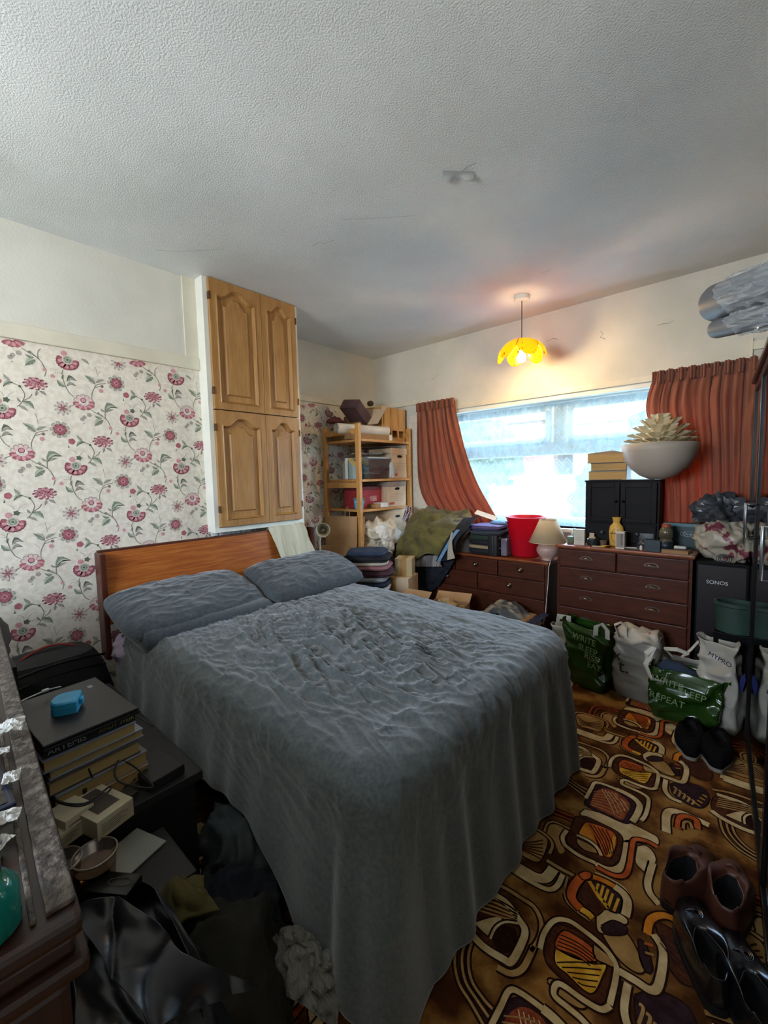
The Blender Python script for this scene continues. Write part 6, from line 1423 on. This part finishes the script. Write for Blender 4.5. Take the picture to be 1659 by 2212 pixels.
for dx, dy, w_, d_, h_, dr, lab, cv in ((.07, .00, .24, .26, .045, .07, 'orange edged hardback at the bottom of the stack under the laptop', mat('tan_cover', '#8b6a44', '#9a8672')),
        (.07, .01, .22, .25, .040, .05, 'hardback second from the bottom of the stack under the laptop', mat('grey_cover', '#6a6c70', rough=.6)),
        (.06, .0, .22, .24, .040, .03, 'book in the middle of the stack under the laptop', mat('dark_cover', '#3a3230')),
        (.05, .01, .22, .25, .026, .04, 'thin grey book near the middle of the stack under the laptop', mat('grey_blue_cover', '#7a808c', rough=.6)),
        (.06, -.005, .21, .24, .035, .02, 'pale paged book beneath the black titled book', mat('grey_blue_cover', '#7a808c', rough=.6))):
    x_, y_ = off(dx, dy); book(x_, y_, zz, w_, d_, h_, lang+dr, lab, cv); zz += h_+.001
hb = LZ-.020-zz; x_, y_ = off(.055, 0)
t = book(x_, y_, zz, .20, .235, hb, lang, 'black book with a silver title just beneath the laptop', mat('black_cover', '#0c0d10', rough=.4))
b = MB(); b.box(.098, .1015, -.1175, .1175, 0, hb); ob('spine', b, mat('black_cover', '#0c0d10'), t)
silv = mat('silver_print', '#9aa0a6', rough=.4)
text('title', 'ARTEMIS', .024, silv, t, (.1025, -.062, hb/2), (PI/2, 0, PI/2)); text('author', 'ANDY WEIR', .018, mat('gold_print', '#8f8350'), t, (.1025, .065, hb/2), (PI/2, 0, PI/2))
t = thing('laptop', 'closed black laptop on top of the book stack', 'laptop', (lcx.x, lcx.y, LZ-.0195), rz=lang)
lapm = mat('black_laptop_shell', '#0f0f11', '#131316', rough=.38, scale=30)
b = MB(); b.box(-LL/2, LL/2, -LWd/2, LWd/2, 0, .010, bev=.003); ob('base', b, lapm, t); b = MB(); b.box(-LL/2, LL/2, -LWd/2, LWd/2, .0115, .0195, bev=.003); ob('lid', b, lapm, t)
b = MB()
for k in range(3): b.box(-.12+.008*k, -.115+.008*k, .075, .09-.003*(k % 2), .0196, .020)
ob('emblem', b, silv, t)
p = near(145, 1518, LZ+.02); t = thing('retainer_case', 'bright blue plastic retainer case on the laptop', 'case', (p.x, p.y, LZ+.0005), rz=2.75)
bl = mat('bright_blue_plastic', '#2585ad', '#2d93bb', rough=.45, scale=40, bump=.15, bscale=300)
pf = [(-.040, -.032), (.034, -.034), (.040, -.026), (.042, .0), (.036, .022), (.018, .036), (-.010, .040), (-.034, .030), (-.043, .012), (-.043, -.024)]
P2 = smooth2(pf+[pf[0]], 5)[:-1]
b = MB(); b.prism(P2, 0, .016); b.prism([(x*.985, y*.985) for x, y in P2], .0175, .034)
n = len(P2); 
ob('case_body', b, bl, t); b = MB(); n = len(P2)
b.add([(x*.985, y*.985, .034) for x, y in P2]+[(x*.90, y*.90, .0385) for x, y in P2], [(k, (k+1) % n, n+(k+1) % n, n+k) for k in range(n)]+[tuple(range(n, 2*n))]); ob('lid', b, bl, t, smooth='auto')
b = MB(); b.box(-.012, .014, -.043, -.034, .010, .028, bev=.003); ob('clasp', b, bl, t)
# white cable along the laptop's back edge
pts = [near(-30, 1495, .68), near(5, 1508, .68), near(25, 1522, .682), near(60, 1508, .683), near(95, 1493, .683), near(115, 1487, .683), near(132, 1483, .683)]
b = MB(); b.smooth = True; b.tube([cat(pts, i/30) for i in range(31)], .0022, 6); t = ob('charging_cable', b, mat('white_cable', '#b9b9b4', rough=.5)); tag(t, 'white charging cable along the far edge of the laptop', 'cable')
b = MB(); b.tube([near(90, 1494, .684), near(105, 1489, .684)], .0055, 8); ob('plug', b, mat('white_cable', '#b9b9b4'), t)
# black cables over the table
cabm = mat('black_cable', '#090909', rough=.4)
cnt = 0
for pl_, z_, lab in (([(285,1560),(280,1600),(252,1650),(250,1680),(275,1695),(330,1700),(295,1660),(260,1640)], .50, 'thin grey cable looping right of the book stack'),
               ([(165,1600),(150,1650),(115,1700),(125,1730),(185,1735),(235,1700),(232,1712),(180,1740),(130,1735),(118,1722)], .50, 'black cable coiled over the white boxes'),
               ([(188,1580),(190,1650),(200,1680)], .52, 'black cable hanging straight down from the laptop'), ([(295,1545),(320,1562),(330,1568)], .52, 'short cable reaching toward the bed'),
               ([(60,1660),(120,1690),(180,1680),(220,1650)], .47, 'black cable lying across the clutter')):
    q = [near(u, v, z_+.015*math.sin(i)) for i, (u, v) in enumerate(pl_)]; b = MB(); b.smooth = True; b.tube([cat(q, i/50) for i in range(51)], .0027, 6); tag(ob('cable', b, cabm), lab, 'cable')
# boxes
def at(u, v, z): q = near(u, v, z); return q.x, q.y
wcard = mat('white_product_card', '#a79d82', '#b3aa90', rough=.6, scale=12); shd_ = mat('grey_print', '#5b564c', rough=.7)
def pbox(u, v, zt, w_, d_, h_, rz, label, photo=False, name='product_box'):
    x_, y_ = at(u, v, zt); t_ = thing(name, label, 'box', (x_, y_, zt-h_), rz=rz)
    b_ = MB(); b_.box(-w_/2, w_/2, -d_/2, d_/2, 0, h_, bev=.0015); ob('carton', b_, wcard, t_)
    b_ = MB()
    for k in range(5): b_.box(w_/2+.0003, w_/2+.0008, -d_*.4, d_*(.1+.06*((k*3) % 5)), h_*.25+k*h_*.11, h_*.28+k*h_*.11)
    ob('print', b_, shd_, t_)
    if photo:
        b_ = MB(); b_.box(-w_*.35, w_*.32, -d_*.3, d_*.3, h_+.0003, h_+.001); ob('picture', b_, mat('brown_print', '#3f3a33', '#4d453c', rough=.5, scale=20), t_)
        b_ = MB(); b_.box(-w_*.40, -w_*.36, -d_*.3, d_*.3, h_+.0003, h_+.001); ob('stripe', b_, mat('plum_print', '#4b3a44', rough=.5), t_)
    return t_
pbox(212, 1732, .475, .15, .10, .052, .30, 'white product box with a dark picture on its lid', True)
pbox(150, 1745, .485, .085, .075, .06, .35, 'plain white carton left of the pictured box')
pbox(118, 1780, .462, .11, .08, .04, .32, 'beige printed carton under the edge of the sideboard')
x_, y_ = at(285, 1835, .36); 
b = MB(); b.box(-.11, .11, -.16, .14, 0, .345, bev=.003); tag(ob('storage_box', b, bt, loc=(-1.19, .30, 0)), 'dark box on the floor under the plastic tubs', 'box')
b = MB(); b.box(-.055, .065, -.065, .06, 0, .004); tag(ob('paper_sheet', b, mat('pale_grey_sheet', '#86877e', '#8f9087', rough=.8), loc=(x_-.012, y_, .3465), rz=.32), 'pale sheet beside the round plastic tubs', 'paper')
clr = glassy('cloudy_tub_plastic', (.80, .74, .66, 1), .20, .25)
for u, v, r_, lab in ((205, 1850, .047, 'larger round clear plastic tub, the right one of two'), (128, 1870, .045, 'round clear plastic tub next to the sideboard edge, left of two')):
    x_, y_ = at(u, v, .42); t = thing('round_tub', lab, 'tub', (x_, y_, .352), group='round clear tubs')
    b = MB(); b.smooth = True; b.lathe_open([(0, .002), (r_*.86, .002), (r_, .072), (r_*1.06, .073), (r_*1.06, .078), (r_*.99, .079)], 40); ob('tub_body', b, clr, t, smooth=True, solid=.0015)
    b = MB(); b.lathe([(r_*.93, .045), (r_*.93, .047), (0, .047)], 32); ob('disc_inside', b, mat('tan_disc', '#6b5748', '#7a6655', rough=.7, scale=40), t)
    b = MB(); b.smooth = True; b.tube([(r_*1.04*math.cos(a*PI/18), r_*1.04*math.sin(a*PI/18), .077) for a in range(36)], .002, 6, closed=True); ob('rim', b, mat('rim_plastic', '#9a8a78', rough=.3), t)
x_, y_ = at(255, 1895, .40)
t = thing('spectacle_case', 'black oblong case lying in front of the round tubs', 'case', (x_, y_, .352), rz=.62)
b = MB(); b.box(-.075, .045, -.030, .030, 0, .036, bev=.012); ob('case_body', b, mat('black_plastic', '#0d0d0e', rough=.3), t, smooth='auto')
b = MB(); b.tube([(.005+.030*math.cos(a*PI/10), .011*math.sin(a*PI/10), .0365) for a in range(20)], .0008, 5, closed=True); ob('oval_mark', b, shd_, t)
# black gadgets
def gad(u, v, zt, w_, d_, h_, rz, label, m=None, name='gadget'):
    x_, y_ = at(u, v, zt); b_ = MB(); b_.box(-w_/2, w_/2, -d_/2, d_/2, 0, h_, bev=.004); return tag(ob(name, b_, m or mat('black_plastic', '#0d0d0e', rough=.3), loc=(x_, y_, zt-h_), rz=rz), label, 'gadget')
gad(75, 1640, .50, .11, .07, .075, .3, 'black box shaped gadget beside the books at the sideboard edge'); gad(82, 1725, .50, .09, .05, .06, .3, 'glossy black gadget left of the white cartons')
gad(335, 1650, .452, .16, .11, .03, .1, 'flat black box near the corner of the bedside table', bt, 'black_box'); gad(170, 1690, .49, .08, .05, .05, .6, 'black charger behind the white boxes'); gad(45, 1600, .56, .08, .05, .05, .5, 'olive grey pouch beneath the laptop corner', mat('olive_grey', '#3f3e30', rough=.8), 'pouch')
gad(255, 1725, .435, .05, .09, .012, .3, 'grey remote control right of the pictured box', mat('grey_plastic', '#2a2a26', rough=.5), 'remote_control'); gad(230, 1665, .46, .05, .03, .03, .2, 'small black adaptor among the cables', None, 'adaptor')
b = MB(); heap(b, (0, 0, 0), (.06, .05, .02), .01, 30, 6, 4); x_, y_ = at(270, 1675, .44); tag(ob('small_change', b, mat('rusty_bits', '#2e2118', '#4a3a22', rough=.6, scale=60), loc=(x_, y_, .422)), 'little heap of mixed bits inside the cable loop', 'oddments', kind='stuff')
# backpack by the wall
t = thing('backpack', 'black backpack with a red grab handle against the wall behind the laptop', 'bag', (-2.50, .40, 0), rz=.10)
nyl = mat('black_nylon', '#17181b', '#1f2124', rough=.6)
b = MB()
def bp(u, v):
    a = u*2*PI; c_, s_ = math.cos(a), math.sin(a); k = .5
    z = .56*v; w_ = .235*(1-max(0, v-.55)**2*1.6) ; d_ = .14*(1-max(0, v-.6)**2*1.2)
    x_ = math.copysign(abs(c_)**k, c_)*d_; y_ = math.copysign(abs(s_)**k, s_)*w_
    n_ = folds(Vector((x_*8, y_*5, z*5)), 3)*.012
    return Vector((x_+n_*c_, y_+n_*s_, z))
b.grid(bp, 60, 30, closed=True); b.grid(lambda u, v: Vector((bp(u, 1).x*(1-v), bp(u, 1).y*(1-v), .56+.035*math.sin(v*PI/2))), 60, 8, closed=True); ob('bag_body', b, nyl, t, smooth=True)
for zf in (.40, .48, .53):
    b = MB(); b.smooth = True; b.tube([(.146-.02*(zf > .45), -.19+.38*i/16, zf+.02*math.sin(PI*i/16)) for i in range(17)], .005, 6); ob('zip', b, blkf, t)
b = MB(); b.smooth = True; b.tube([(.02, -.11+.22*i/12, .575+.035*math.sin(PI*i/12)) for i in range(13)], .009, 8, flat=.5); ob('handle', b, mat('red_webbing', '#8a2f2c', rough=.8), t)
b = MB(); heap(b, (0, 0, 0), (.05, .05, .10), .01, 14, 2, 3, flat=False); p = H(2, 1385, 0, -2.2); tag(ob('dark_pouch', b, mat('grey_brown_cloth', '#4f4842'), loc=(-2.22, p.y-.02, p.z), smooth=True), 'dark grey object cut off by the left edge above the backpack', 'pouch')
b = MB(); b.box(-.10, .10, -.10, .05, 0, p.z-.09); tag(ob('storage_box', b, bt, loc=(-2.22, p.y-.02, 0)), 'dark box behind the laptop under the grey pouch', 'box')

# clothes on the floor beside the bed and the bin bag
def lump(name, c, r, m, label, cat_, amp=.03, freq=6, seed=1, n=5, smooth=True, sq=1.0):
    b_ = MB(); heap(b_, (0, 0, 0), r, amp, freq, seed, n, sq=sq); return tag(ob(name, b_, m, loc=c, smooth=smooth), label, cat_)
dolive = mat('dark_olive_fleece', '#121008', '#1d1a0c', rough=.95, scale=5); 
lump('clothes_heap', (-.93, .42, 0), (.19, .16, .36), dolive, 'dark olive fleece heaped beside the bed behind the bin bag', 'clothes', .04, 5, 2)
sheet('clothing', [[(-1.08, .34, .30), (-1.09, .38, .345), (-1.05, .44, .34)], [(-1.02, .33, .34), (-1.03, .37, .395), (-.99, .42, .38)], [(-.96, .32, .30), (-.96, .36, .36), (-.92, .42, .36)]], mat('mustard_green_cloth', '#3d3616', '#4c4420', rough=.95), 24, 24, .03, 10, 4, .006); tag(bpy.data.objects['clothing'], 'olive yellow fold of cloth on top of the dark fleece', 'clothes')
dgr = mat('dim_grey_cloth', '#2b2f31', '#3a3f41', rough=.95)
lump('clothes_heap', (-1.28, .66, 0), (.20, .10, .26), dgr, 'dim grey clothes hanging beside the bedside table', 'clothes', .03, 9, 5)
lump('clothes_heap', (-1.08, .56, 0), (.16, .10, .22), mat('dark_navy_cloth', '#0c0e18', '#12151f', rough=.95), 'very dark navy clothes on the floor by the bedside table', 'clothes', .03, 7, 8)
gl = mat('pale_grey_cotton', '#a9adb3', '#bcbfc4')
ptx = H(680, 2080, 2, .12)
sheet('crumpled_shirt', [[(ptx.x-.16, ptx.y-.05, .10), (ptx.x-.08, ptx.y-.02, .17), (ptx.x+.03, ptx.y+.06, .12)], [(ptx.x-.12, ptx.y-.07, .14), (ptx.x-.03, ptx.y-.03, .20), (ptx.x+.07, ptx.y+.03, .12)], [(ptx.x-.07, ptx.y-.12, .08), (ptx.x+.02, ptx.y-.09, .13), (ptx.x+.10, ptx.y-.02, .04)]], mat('grey_white_cotton', '#5a5852', '#6c6a63', rough=.9), 44, 44, .035, 20, 6, .003, smooth=False); tag(bpy.data.objects['crumpled_shirt'], 'crumpled grey white cloth on the floor by the foot corner of the bed', 'clothes')
# black bin bag
bin_ = mat('black_bin_bag', '#101216', '#181a1e', rough=.34, spec=.7)
def bagpt(u, v, z): return H(u, v, 2, z)
t = thing('bin_bag', 'black plastic bin bag standing open between the sideboard and the bed', 'bag', (-.78, .22, 0))
b = MB()
def bb(u, v):
    a = u*2*PI; c_, s_ = math.cos(a), math.sin(a); z = .44*v
    rx = .24+.05*math.sin(v*PI); ry = .115+.035*math.sin(v*PI)
    if v > .75: rx *= 1-.55*(v-.75)*1.4; ry *= 1-.4*(v-.75)*2
    n_ = folds(Vector((c_*.9, s_*.9, z*1.8)), 6); n2 = ridge(Vector((c_*2.2, s_*2.2, z*5+2)))**3
    k = 1+(n_-.35)*.16+n2*.03
    x_ = rx*c_*k; y_ = ry*s_*k
    z += (-.20*(x_+.1)/.24 if v > .5 else 0)*(v-.5)*1.3 + .05*math.sin(a*3+1)*v*v
    return Vector((x_-.02, y_, max(z, .002)))
b.grid(bb, 120, 60, closed=True)
ob('bag_body', b, bin_, t, smooth=True, solid=.001)
b = MB(); b.grid(lambda u, v: Vector((bb(u, .86).x*v, bb(u, .86).y*v, bb(u, .86).z*v+(1-v)*.36+.03*folds(Vector((u*4, v*4, 0)), 2))), 60, 12, closed=True); ob('bag_contents', b, bin_, t, smooth=True)
rows = [[bagpt(160, 1965, .58), bagpt(200, 1940, .59), bagpt(258, 1938, .58)], [bagpt(180, 2020, .56), bagpt(240, 2000, .55), bagpt(340, 1995, .54)], [bagpt(250, 2110, .52), bagpt(330, 2090, .50), bagpt(400, 2060, .48)], [bagpt(330, 2230, .45), bagpt(430, 2180, .40), bagpt(560, 2130, .34)]]
sheet('bag_flap', rows, bin_, 50, 60, .03, 4.5, 3, .001, parent=None)
fl = bpy.data.objects['bag_flap']; fl.parent = t; fl.matrix_parent_inverse = Matrix.Translation((.78, -.22, 0))
b = MB(); heap(b, (0, 0, 0), (.10, .07, .13), .03, 9, 2, 4); tag(ob('plastic_bag', b, mat('grey_blue_plastic', '#24282c', '#3a4044', rough=.3, scale=8), loc=(-.60, .33, .0), smooth=True), 'dark grey plastic bag in front of the crumpled cloth', 'bag')

# ================================================================ OUTSIDE THE WINDOW
grass = mat('garden_ground', '#26331f', '#3c4832', rough=.95, scale=1.2); pave = mat('paving', '#6c6a62', '#85827a', rough=.9, scale=2)
GZ = -0.3
b = MB(); b.box(-40, 25, 3.7, 45, GZ-.1, GZ); tag(ob('garden', b, grass), kind='structure', label='ground outside'); 
bpy.data.objects['garden'].name = 'trim_6'
b = MB(); b.box(-12, 6, 3.8, 11, GZ, GZ+.01); struct('trim_7', b, pave)
brick = mat('brick_wall', '#5a382c', '#6c4638', rough=.9, scale=30); rend = mat('white_render', '#8a8a86', rough=.9); roofm = mat('roof_tiles', '#5c4a44', '#6c5850', rough=.9, scale=10)
def house(x, y, w_, d_, h_, label, wall):
    t_ = thing('house', label, 'house', (x, y, GZ), group='houses beyond the garden')
    b_ = MB(); b_.box(-w_/2, w_/2, 0, d_, 0, h_); ob('walls', b_, wall, t_)
    b_ = MB(); b_.add([(-w_/2-.3, -.3, h_), (w_/2+.3, -.3, h_), (w_/2+.3, d_+.3, h_), (-w_/2-.3, d_+.3, h_), (-w_/4, d_/2, h_+1.9), (w_/4, d_/2, h_+1.9)], [(0, 1, 5, 4), (1, 2, 5), (2, 3, 4, 5), (3, 0, 4), (0, 3, 2, 1)]); ob('roof', b_, roofm, t_)
    for fx in (-.28, .28):
        for fz in (.2, .62):
            b_ = MB(); b_.box(w_*fx-.6, w_*fx+.6, -.05, .0, h_*fz, h_*fz+1.1); ob('window', b_, mat('house_window', '#3a4450', rough=.1), t_)
house(-13.5, 24, 8, 7, 4.6, 'brick house seen left through the net curtain', brick); house(-5.0, 26, 7, 7, 4.4, 'pale house seen in the middle through the net curtain', rend); house(4.5, 25, 8, 7, 4.4, 'brick house at the right beyond the garden', brick)
b = MB(); b.box(-1.0, 1.0, 0, 2, 0, 1.5); t = thing('shed', 'small white shed in the garden beyond the net curtain', 'shed', (-4.6, 12.0, GZ)); ob('walls', b, rend, t); b = MB(); b.box(-1.1, 1.1, -.1, 2.1, 1.5, 1.6); ob('roof', b, roofm, t)
hedge_m = mat('hedge_leaves', '#121c12', '#26361f', rough=.9, scale=6)
for k, (x_, y_, r_, h_) in enumerate(((-12, 14, 1.6, 2.4), (-8.5, 13, 1.3, 2.0), (-6.8, 11, .8, 1.5), (-2.2, 10, 1.0, 1.9), (-.2, 9, .9, 1.7), (1.6, 12, 1.3, 2.6), (-10, 18, 1.8, 4.2), (-2.5, 17, 1.5, 3.8))):
    b = MB(); heap(b, (0, 0, h_*.45), (r_, r_, h_*.6), .25, 1.6, k*2.0, 4, flat=False)
    tag(ob('garden_bush', b, hedge_m, loc=(x_, y_, GZ)), 'leafy garden shrub seen through the net curtain', 'bush', 'shrubs in the garden')
t = thing('garden_fence', 'low wooden fence across the far side of the garden', 'fence', (-6, 16, GZ))
for k in range(9):
    b = MB(); b.box(-9+k*2.2, -8.9+k*2.2, -.05, .05, 0, 1.3); ob('post', b, cardd, t)
b = MB(); b.box(-9, 9, 0, .03, .1, 1.2); ob('board_panel', b, mat('fence_wood', '#8a7a66', rough=.9), t)
